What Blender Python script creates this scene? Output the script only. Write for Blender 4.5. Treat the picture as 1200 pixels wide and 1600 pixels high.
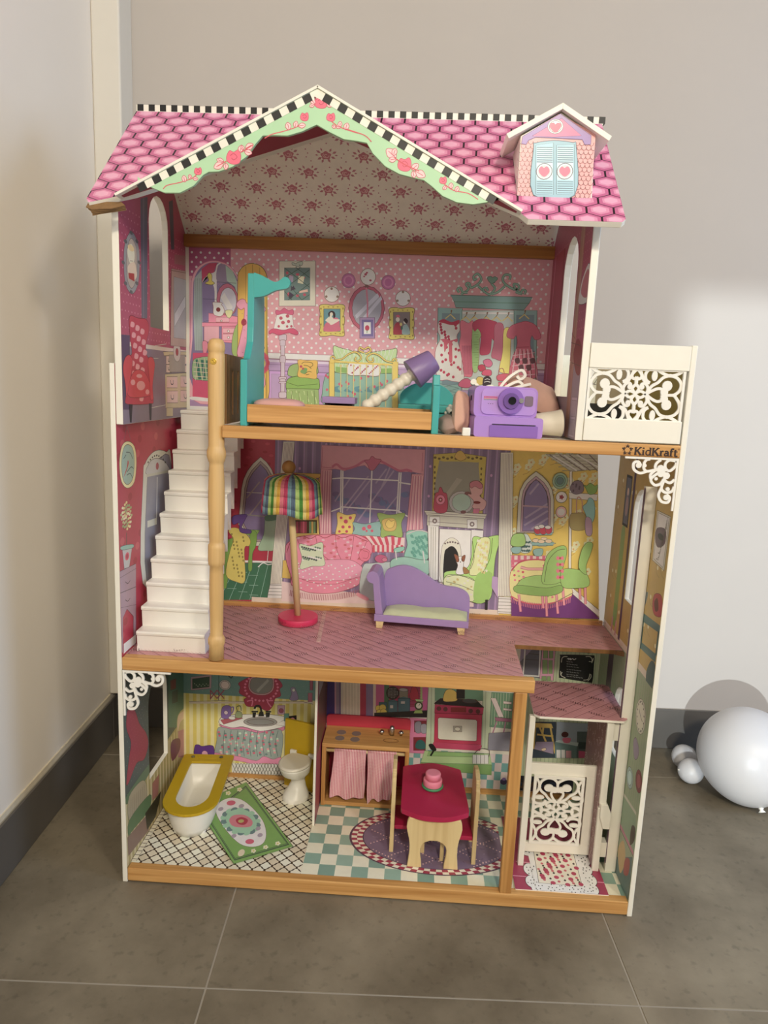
import bpy, math, random
from mathutils import Vector, Matrix
from mathutils.geometry import tessellate_polygon
S = bpy.context.scene
for o in list(bpy.data.objects): bpy.data.objects.remove(o)
C = S.collection
PI = math.pi
# ------------------------------------------------------------ camera
cam = bpy.data.cameras.new('camera'); camo = bpy.data.objects.new('camera', cam); C.objects.link(camo); S.camera = camo
yaw, pit, roll, fpx = -0.038590586, -0.177678964, 0.041993006, 1109.3325
Fw = Vector((math.sin(yaw)*math.cos(pit), math.cos(yaw)*math.cos(pit), math.sin(pit)))
R0 = Fw.cross(Vector((0, 0, 1))).normalized(); U0 = R0.cross(Fw)
Rr = R0*math.cos(roll) + U0*math.sin(roll); Uu = -R0*math.sin(roll) + U0*math.cos(roll)
M = Matrix((Rr, Uu, -Fw)).transposed().to_4x4(); M.translation = Vector((0.492998, -1.135805, 0.912921)); camo.matrix_world = M
cam.sensor_fit = 'VERTICAL'; cam.sensor_height = 24; cam.lens = fpx/1600*24; cam.clip_start = .05
# ------------------------------------------------------------ world, lights, exposure
W = bpy.data.worlds.new('room_ambient'); S.world = W; W.use_nodes = True
W.node_tree.nodes['Background'].inputs[0].default_value = (1, .97, .94, 1)
W.node_tree.nodes['Background'].inputs[1].default_value = .16
def area(name, loc, target, size, power, col):
    l = bpy.data.lights.new(name, 'AREA'); l.shape = 'DISK'; l.size = size; l.energy = power; l.color = col
    o = bpy.data.objects.new(name, l); C.objects.link(o); o.location = loc
    o.rotation_euler = (Vector(target)-Vector(loc)).to_track_quat('-Z', 'Y').to_euler(); return o
area('ceiling_lamp_light', (1.0, -2.72, 2.38), (.45, .1, .6), .30, 52, (1, .90, .72))
area('left_wall_fill_light', (2.5, -2.75, 2.3), (0, .3, .8), .5, 36, (1, .93, .82))  # added fill to brighten the left wall; its fitting is made up
area('cool_beam_light', (.033, -5.0, .687), (1.2, .6, .6), .05, 205, (.84, .95, 1))  # cool light on the right wall; the room it shines from is made up
area('right_cool_fill_light', (3.0, -.7, 1.5), (0, .3, .8), 1.1, 30, (.42, .64, 1))  # added cool fill for the right wall, no known window there
S.view_settings.view_transform = 'Standard'; S.view_settings.look = 'None'; S.view_settings.gamma = 1
S.view_settings.use_curve_mapping = False; S.view_settings.exposure = -0.09
# ------------------------------------------------------------ colours and materials
def lin(h):
    if isinstance(h, str):
        h = h.lstrip('#'); n = len(h)//3
        h = [int(h[i*n:(i+1)*n]*(2//n), 16)/255 for i in range(3)]
    return tuple(((c/12.92) if c <= .04045 else ((c+.055)/1.055)**2.4) for c in h)
MATS = {}
def mat(name, col, rough=.5, var=.06, scale=40, coat=0, metal=0, bump=0, sub=0, sheen=0):
    if name in MATS: return MATS[name]
    m = bpy.data.materials.new(name); m.use_nodes = True; nt = m.node_tree; b = nt.nodes['Principled BSDF']
    c = lin(col)
    tc = nt.nodes.new('ShaderNodeTexCoord'); nz = nt.nodes.new('ShaderNodeTexNoise'); nz.inputs['Scale'].default_value = scale; nz.inputs['Detail'].default_value = 4
    nt.links.new(tc.outputs['Object'], nz.inputs['Vector'])
    mx = nt.nodes.new('ShaderNodeMix'); mx.data_type = 'RGBA'
    mx.inputs['A'].default_value = (*[x*(1-var) for x in c], 1); mx.inputs['B'].default_value = (*[min(1, x*(1+var)) for x in c], 1)
    nt.links.new(nz.outputs['Fac'], mx.inputs['Factor']); nt.links.new(mx.outputs['Result'], b.inputs['Base Color'])
    b.inputs['Roughness'].default_value = rough; b.inputs['Metallic'].default_value = metal; b.inputs['Coat Weight'].default_value = coat
    if sub: b.inputs['Subsurface Weight'].default_value = sub; b.inputs['Subsurface Radius'].default_value = (.02, .02, .02)
    if sheen: b.inputs['Sheen Weight'].default_value = sheen
    if bump:
        bp = nt.nodes.new('ShaderNodeBump'); bp.inputs['Strength'].default_value = bump; bp.inputs['Distance'].default_value = .002
        nt.links.new(nz.outputs['Fac'], bp.inputs['Height']); nt.links.new(bp.outputs['Normal'], b.inputs['Normal'])
    MATS[name] = m; return m
def wood(name, light, dark, axis, scale=1.0, rough=.45):
    if name in MATS: return MATS[name]
    m = bpy.data.materials.new(name); m.use_nodes = True; nt = m.node_tree; b = nt.nodes['Principled BSDF']
    tc = nt.nodes.new('ShaderNodeTexCoord'); mp = nt.nodes.new('ShaderNodeMapping')
    s = [90*scale]*3; s[axis] = 3*scale; mp.inputs['Scale'].default_value = s
    nz = nt.nodes.new('ShaderNodeTexNoise'); nz.inputs['Scale'].default_value = 1; nz.inputs['Detail'].default_value = 5; nz.inputs['Distortion'].default_value = .6
    rp = nt.nodes.new('ShaderNodeValToRGB'); e = rp.color_ramp.elements
    e[0].position = .32; e[0].color = (*lin(dark), 1); e[1].position = .62; e[1].color = (*lin(light), 1)
    nt.links.new(tc.outputs['Object'], mp.inputs[0]); nt.links.new(mp.outputs[0], nz.inputs['Vector']); nt.links.new(nz.outputs['Fac'], rp.inputs[0])
    nt.links.new(rp.outputs[0], b.inputs['Base Color']); b.inputs['Roughness'].default_value = rough
    MATS[name] = m; return m
def attr_mat(name, rough, coat=0, var=.05, scale=60):
    m = bpy.data.materials.new(name); m.use_nodes = True; nt = m.node_tree; b = nt.nodes['Principled BSDF']
    a = nt.nodes.new('ShaderNodeAttribute'); a.attribute_name = 'Col'
    tc = nt.nodes.new('ShaderNodeTexCoord'); nz = nt.nodes.new('ShaderNodeTexNoise'); nz.inputs['Scale'].default_value = scale; nz.inputs['Detail'].default_value = 5
    mr = nt.nodes.new('ShaderNodeMapRange'); mr.inputs['To Min'].default_value = 1-var*2; mr.inputs['To Max'].default_value = 1+var
    mx = nt.nodes.new('ShaderNodeMix'); mx.data_type = 'RGBA'; mx.blend_type = 'MULTIPLY'; mx.inputs['Factor'].default_value = 1
    nt.links.new(tc.outputs['Object'], nz.inputs['Vector']); nt.links.new(nz.outputs['Fac'], mr.inputs['Value'])
    nt.links.new(a.outputs['Color'], mx.inputs['A']); nt.links.new(mr.outputs[0], mx.inputs['B']); nt.links.new(mx.outputs['Result'], b.inputs['Base Color'])
    b.inputs['Roughness'].default_value = rough; b.inputs['Coat Weight'].default_value = coat; b.inputs['Coat Roughness'].default_value = .25
    MATS[name] = m; return m
PRINT = attr_mat('printed_paper', .5, .25); CLOTH = attr_mat('dyed_cloth', .9, 0, .12, 300)
def gingham():
    m = bpy.data.materials.new('pink_gingham'); m.use_nodes = True; nt = m.node_tree; b = nt.nodes['Principled BSDF']
    tc = nt.nodes.new('ShaderNodeTexCoord'); ws = []
    for ax, sc in (('X', 95), ('Z', 95)):
        w = nt.nodes.new('ShaderNodeTexWave'); w.bands_direction = ax; w.inputs['Scale'].default_value = sc; w.inputs['Distortion'].default_value = .6; nt.links.new(tc.outputs['Object'], w.inputs['Vector']); ws.append(w)
    ad = nt.nodes.new('ShaderNodeMath'); ad.operation = 'MULTIPLY_ADD'; ad.inputs[1].default_value = .35
    nt.links.new(ws[1].outputs['Fac'], ad.inputs[0]); nt.links.new(ws[0].outputs['Fac'], ad.inputs[2])
    rp = nt.nodes.new('ShaderNodeValToRGB'); e = rp.color_ramp.elements
    e[0].color = (*lin('d7788c'), 1); e[0].position = .3; e[1].color = (*lin('f3d3d3'), 1); e[1].position = 1
    nt.links.new(ad.outputs[0], rp.inputs[0]); nt.links.new(rp.outputs[0], b.inputs['Base Color']); b.inputs['Roughness'].default_value = .95
    return m
WHITE = mat('white_painted_board', 'f0ecdf', .42, .03); WHITEPL = mat('white_plastic', 'f2efe6', .35, .02)
PINEX = wood('pine_along_x', 'd9a869', 'b98448', 0); PINEY = wood('pine_along_y', 'd9a869', 'b98448', 1); PINEZ = wood('pine_along_z', 'cf9c5c', 'a8743c', 2)
BEECH = wood('turned_beech', 'dcb67c', 'cda466', 2, .8); PALE = wood('pale_plywood', 'e2cb98', 'd2b783', 2, .8, .55)
BROWNW = wood('brown_stained_wood', '8a6238', '6d4826', 2); DARKPINE = wood('dark_pine_along_x', 'b07a3c', '8a5a28', 0)
TEAL = mat('teal_paint', '46aaa6', .4, .06); PURPLE = mat('lilac_paint', 'a58cc0', .45, .05); MUST = mat('mustard_paint', 'c6a41c', .45, .06)
PINK = mat('hot_pink_paint', 'd4385f', .4, .05); CRIM = mat('crimson_paint', 'b01f4a', .4, .05); BLACK = mat('black_paint', '141214', .5)
BRASS = mat('brass_screw', 'd8b457', .3, .05, metal=1); CHROME = mat('chrome_metal', 'cfcfcf', .25, .03, metal=1)
# ------------------------------------------------------------ mesh builder
def smoothpts(p, closed, n=4):
    out = []; L = len(p)
    if L < 3: return list(p)
    for i in range(L if closed else L-1):
        a, b, c, d = (p[(i-1) % L], p[i], p[(i+1) % L], p[(i+2) % L]) if closed else (p[max(i-1, 0)], p[i], p[i+1], p[min(i+2, L-1)])
        for k in range(n):
            t = k/n; t2 = t*t; t3 = t2*t
            out.append(tuple(.5*(2*b[j]+(c[j]-a[j])*t+(2*a[j]-5*b[j]+4*c[j]-d[j])*t2+(3*b[j]-a[j]-3*c[j]+d[j])*t3) for j in range(len(b))))
    if not closed: out.append(tuple(p[-1]))
    return out
def offs(p, w, closed=False):
    L = len(p); lt = []; rt = []
    for i in range(L):
        a = p[(i-1) % L] if closed or i else p[i]; b = p[(i+1) % L] if closed or i < L-1 else p[i]
        dx, dy = b[0]-a[0], b[1]-a[1]; d = math.hypot(dx, dy) or 1e-9
        nx, ny = -dy/d*w/2, dx/d*w/2
        lt.append((p[i][0]+nx, p[i][1]+ny)); rt.append((p[i][0]-nx, p[i][1]-ny))
    return lt, rt
def frame(O, U, V):
    U = Vector(U); V = Vector(V); N = U.cross(V); m = Matrix((U, V, N)).transposed().to_4x4(); m.translation = Vector(O); return m
XZ = lambda y=0: frame((0, y, 0), (1, 0, 0), (0, 0, 1))      # local n = -Y
YZ = lambda x=0: frame((x, 0, 0), (0, 1, 0), (0, 0, 1))      # local n = +X
class B:
    def __init__(s, m=None): s.v = []; s.f = []; s.c = []; s.s = []; s.m = m
    def add(s, V, Fc, col=None, sm=False):
        b = len(s.v); s.v += [tuple(s.m @ Vector(p)) for p in V] if s.m else [tuple(p) for p in V]
        for f in Fc: s.f.append([b+i for i in f]); s.c.append(col); s.s.append(sm)
        return s
    def box(s, x0, x1, y0, y1, z0, z1, col=None):
        return s.add([(x0, y0, z0), (x1, y0, z0), (x1, y1, z0), (x0, y1, z0), (x0, y0, z1), (x1, y0, z1), (x1, y1, z1), (x0, y1, z1)],
              [(0, 3, 2, 1), (4, 5, 6, 7), (0, 1, 5, 4), (1, 2, 6, 5), (2, 3, 7, 6), (3, 0, 4, 7)], col)
    def prism(s, outer, t0, t1, holes=(), col=None):
        loops = [list(outer)]+[list(h) for h in holes]; P = [p for l in loops for p in l]; n = len(P)
        tr = tessellate_polygon([[Vector((*p, 0)) for p in l] for l in loops])
        V = [(*p, t0) for p in P]+[(*p, t1) for p in P]; Fc = []
        for a, b, c in tr:
            A = (P[b][0]-P[a][0])*(P[c][1]-P[a][1])-(P[b][1]-P[a][1])*(P[c][0]-P[a][0])
            if A < 0: b, c = c, b
            Fc += [(a, c, b), (n+a, n+b, n+c)]
        k = 0
        for li, l in enumerate(loops):
            L = len(l); ar = sum(l[i][0]*l[(i+1) % L][1]-l[(i+1) % L][0]*l[i][1] for i in range(L)); flip = (ar < 0) != (li > 0)
            for i in range(L):
                a, b = k+i, k+(i+1) % L; Fc.append((b, a, n+a, n+b) if flip else (a, b, n+b, n+a))
            k += L
        return s.add(V, Fc, col)
    def ribbon(s, p, w, t0, t1, smooth=True, closed=False, col=None):
        if smooth: p = smoothpts(p, closed)
        l, r = offs(p, w, closed); L = len(p); V = [(*a, t0) for a in l]+[(*a, t0) for a in r]+[(*a, t1) for a in l]+[(*a, t1) for a in r]; Fc = []
        for i in range(L if closed else L-1):
            j = (i+1) % L; Fc += [(i, j, L+j, L+i), (2*L+i, 3*L+i, 3*L+j, 2*L+j), (i, 2*L+i, 2*L+j, j), (L+i, L+j, 3*L+j, 3*L+i)]
        if not closed: Fc += [(0, L, 3*L, 2*L), (L-1, 3*L-1, 4*L-1, 2*L-1)]
        return s.add(V, Fc, col)
    def disc(s, cx, cy, r, t0, t1, n=12, col=None): return s.prism([(cx+r*math.cos(k*2*PI/n), cy+r*math.sin(k*2*PI/n)) for k in range(n)], t0, t1, (), col)
    def lathe(s, prof, n=24, c=(0, 0), col=None, sx=1, sy=1, caps=True, seg=None):
        V = []; Fc = []; m = len(prof)
        for r, z in prof:
            for k in range(n): a = k*2*PI/n; V.append((c[0]+r*math.cos(a)*sx, c[1]+r*math.sin(a)*sy, z))
        for i in range(m-1):
            for k in range(n): j = (k+1) % n; Fc.append((i*n+k, i*n+j, (i+1)*n+j, (i+1)*n+k))
        s.add(V, Fc, col, True)
        if caps:
            b = len(s.v)-len(V)
            for f in ([b+k for k in range(n-1, -1, -1)], [b+(m-1)*n+k for k in range(n)]): s.f.append(f); s.c.append(col); s.s.append(False)
        return s
    def loft(s, rings, col=None, cap0=True, cap1=True, sm=True, closed=True):
        n = len(rings[0]); V = [p for r in rings for p in r]; Fc = []
        for i in range(len(rings)-1):
            for k in range(n if closed else n-1): j = (k+1) % n; Fc.append((i*n+k, i*n+j, (i+1)*n+j, (i+1)*n+k))
        s.add(V, Fc, col, sm); b = len(s.v)-len(V)
        if cap0: s.f.append([b+k for k in range(n-1, -1, -1)]); s.c.append(col); s.s.append(False)
        if cap1: s.f.append([b+(len(rings)-1)*n+k for k in range(n)]); s.c.append(col); s.s.append(False)
        return s
    def tube(s, pts, r, n=10, col=None):
        rr = r if isinstance(r, (list, tuple)) else [r]*len(pts); P = [Vector(p) for p in pts]; rings = []
        for i, p in enumerate(P):
            d = (P[min(i+1, len(P)-1)]-P[max(i-1, 0)]).normalized(); a = d.cross(Vector((0, 0, 1)) if abs(d.z) < .9 else Vector((1, 0, 0))).normalized(); b = d.cross(a)
            rings.append([tuple(p+(a*math.cos(k*2*PI/n)+b*math.sin(k*2*PI/n))*rr[i]) for k in range(n)])
        return s.loft(rings, col)
    def ell(s, c, rx, ry, rz, n=20, m=12, col=None, fn=None):
        pr = [(math.sin(PI*i/m) if 0 < i < m else .02, -math.cos(PI*i/m)) for i in range(m+1)]; V = []; Fc = []
        for r, z in pr:
            for k in range(n):
                a = k*2*PI/n; q = [r*math.cos(a), r*math.sin(a), z]
                if fn: q = fn(q)
                V.append((c[0]+q[0]*rx, c[1]+q[1]*ry, c[2]+q[2]*rz))
        for i in range(m):
            for k in range(n): j = (k+1) % n; Fc.append((i*n+k, i*n+j, (i+1)*n+j, (i+1)*n+k))
        Fc += [tuple(range(n-1, -1, -1)), tuple(m*n+k for k in range(n))]
        return s.add(V, Fc, col, True)
    def build(s, name, material, parent=None, bevel=0, label=None, segs=2):
        me = bpy.data.meshes.new(name); me.from_pydata(s.v, [], s.f); me.update()
        me.polygons.foreach_set('use_smooth', s.s)
        if any(c is not None for c in s.c):
            ca = me.color_attributes.new('Col', 'FLOAT_COLOR', 'CORNER'); buf = []; cache = {}
            for f, c in zip(s.f, s.c):
                if c not in cache: cache[c] = (*lin(c or 'fff'), 1.0)
                buf += list(cache[c])*len(f)
            ca.data.foreach_set('color', buf)
        if material: me.materials.append(material)
        o = bpy.data.objects.new(name, me); C.objects.link(o)
        if parent: o.parent = parent
        if bevel:
            b = o.modifiers.new('edge_rounding', 'BEVEL'); b.width = bevel; b.segments = segs; b.limit_method = 'ANGLE'; b.angle_limit = .7
        if label: o['label'] = label
        return o
def thing(name, label, cat, loc=(0, 0, 0), rz=0, group=None):
    o = bpy.data.objects.new(name, None); C.objects.link(o); o.location = loc; o.rotation_euler = (0, 0, rz); o.empty_display_size = .02
    o['label'] = label; o['category'] = cat
    if group: o['group'] = group
    return o
def tag(o, label, cat, group=None):
    o['label'] = label; o['category'] = cat
    if group: o['group'] = group
    return o
def struct(o): o['kind'] = 'structure'; return o
def copy_thing(root, loc, rz, label):
    r = root.copy(); C.objects.link(r); r.location = loc; r.rotation_euler = (0, 0, rz); r['label'] = label
    for ch in list(root.children):
        c = ch.copy(); C.objects.link(c); c.parent = r
        for g in ch.children: d = g.copy(); C.objects.link(d); d.parent = c
    return r
# ------------------------------------------------------------ printed pictures: flat inks laid on a board, drawn in quarter millimetres
def clip_half(p, a, b, keep_left):
    out = []; L = len(p)
    sd = lambda q: ((b[0]-a[0])*(q[1]-a[1])-(b[1]-a[1])*(q[0]-a[0]))*(1 if keep_left else -1)
    for i in range(L):
        q, r = p[i], p[(i+1) % L]; s0, s1 = sd(q), sd(r)
        if s0 >= 0: out.append(q)
        if (s0 > 0 > s1) or (s0 < 0 < s1): t = s0/(s0-s1); out.append((q[0]+(r[0]-q[0])*t, q[1]+(r[1]-q[1])*t))
    return out
class Ink:
    def __init__(s, rect=None, hole=None): s.lay = []; s.V = []; s.F = []; s.K = []; s.rect = rect; s.hole = hole; s.o = None; s.bb = []
    def put(s, polys, col):
        xs = [q[0] for p in polys for q in p]; ys = [q[1] for p in polys for q in p]
        if not xs: return
        bb = (min(xs), min(ys), max(xs), max(ys)); lv = 0
        for (b, l) in s.bb:
            if l >= lv and b[0] < bb[2] and bb[0] < b[2] and b[1] < bb[3] and bb[1] < b[3]: lv = l+1
        s.bb.append((bb, lv))
        for p in polys:
            if s.rect:
                x0, y0, x1, y1 = s.rect; R = [(x0, y0), (x1, y0), (x1, y1), (x0, y1)]
                if min(q[0] for q in p) < x0 or max(q[0] for q in p) > x1 or min(q[1] for q in p) < y0 or max(q[1] for q in p) > y1:
                    for i in range(4):
                        if p: p = clip_half(p, R[i], R[(i+1) % 4], True)
            if not p or len(p) < 3: continue
            parts = [p]
            if s.hole:
                H = s.hole; hx = [h[0] for h in H]; hy = [h[1] for h in H]
                if max(q[0] for q in p) > min(hx) and min(q[0] for q in p) < max(hx) and max(q[1] for q in p) > min(hy) and min(q[1] for q in p) < max(hy):
                    parts = []; rest = p
                    for i in range(len(H)):
                        o_ = clip_half(rest, H[i], H[(i+1) % len(H)], False)
                        if len(o_) > 2: parts.append(o_)
                        rest = clip_half(rest, H[i], H[(i+1) % len(H)], True)
                        if len(rest) < 3: break
            for q in parts:
                b = len(s.V); s.V += [(x, y, lv) for x, y in q]; s.F.append(list(range(b, b+len(q)))); s.K.append(col)
    def poly(s, c, p, closed_line=True):
        if s.o: s.stroke(s.o[0], s.o[1]*2, p, True)
        s.put([p], c)
    def stroke(s, c, w, p, closed=False):
        l, r = offs(p, w, closed); n = len(p)
        s.put([[l[i], l[(i+1) % n], r[(i+1) % n], r[i]] for i in range(n if closed else n-1)], c)
    def run(s, text):
        for ln in text.strip().split('\n'):
            t = ln.split()
            if not t: continue
            k, c = t[0], t[1]
            if k == 'O': s.o = None if c == '-' else (c, float(t[2])); continue
            if k in 'pq':
                P = [tuple(map(float, a.split(','))) for a in t[2:]]; s.poly(c, P if k == 'p' else smoothpts(P, True, 4)); continue
            if k in 'ls':
                P = [tuple(map(float, a.split(','))) for a in t[3:]]; s.stroke(c, float(t[2]), P if k == 'l' else smoothpts(P, False, 4)); continue
            a = [float(x) for x in t[2:]]
            if k == 'e':
                n = 16 if max(a[2], a[3]) > 24 else 10
                s.poly(c, [(a[0]+a[2]*math.cos(i*2*PI/n), a[1]+a[3]*math.sin(i*2*PI/n)) for i in range(n)])
            elif k == 'r': s.poly(c, [(a[0], a[1]), (a[2], a[1]), (a[2], a[3]), (a[0], a[3])])
            elif k == 'dots':
                P = []; y = a[1]; j = 0
                while y <= a[3]:
                    x = a[0]+(a[4]/2 if j % 2 else 0)
                    while x <= a[2]: P.append([(x+a[6]*math.cos(i*PI/4), y+a[6]*math.sin(i*PI/4)) for i in range(8)]); x += a[4]
                    y += a[5]; j += 1
                s.put(P, c)
            elif k == 'scales':
                y = a[1]; j = 0
                while y < a[3]:
                    x = a[0]+(a[4]/2 if j % 2 else 0)
                    while x < a[2]: s.stroke(c, 2.6, [(x-a[4]/2, y+10), (x-a[4]*.42, y-2), (x, y-9), (x+a[4]*.42, y-2), (x+a[4]/2, y+10)]); x += a[4]
                    y += a[5]; j += 1
            elif k == 'vs':
                P = []; x = a[0]
                while x < a[2]: P.append([(x, a[1]), (min(x+a[5], a[2]), a[1]), (min(x+a[5], a[2]), a[3]), (x, a[3])]); x += a[4]
                s.put(P, c)
            elif k == 'hs':
                P = []; y = a[1]
                while y < a[3]: P.append([(a[0], y), (a[2], y), (a[2], y+a[5]), (a[0], y+a[5])]); y += a[4]
                s.put(P, c)
    def build(s, name, parent, fr, unit=.00025, step=.00004, label=None):
        me = bpy.data.meshes.new(name); me.from_pydata([tuple(fr @ Vector((x*unit, y*unit, .0001+l*step))) for x, y, l in s.V], [], s.F); me.update()
        ca = me.color_attributes.new('Col', 'FLOAT_COLOR', 'CORNER'); buf = []; cache = {}
        for f, c in zip(s.F, s.K):
            if c not in cache: k = lin(c); g = .25*k[0]+.6*k[1]+.15*k[2]; cache[c] = (*[min(.93, 1.22*(x*.77+g*.23)) for x in k], 1.0)
            buf += list(cache[c])*len(f)
        ca.data.foreach_set('color', buf); me.materials.append(PRINT)
        o = bpy.data.objects.new(name, me); C.objects.link(o); o.parent = parent
        if label: o['label'] = label
        return o
ART = {}
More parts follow.
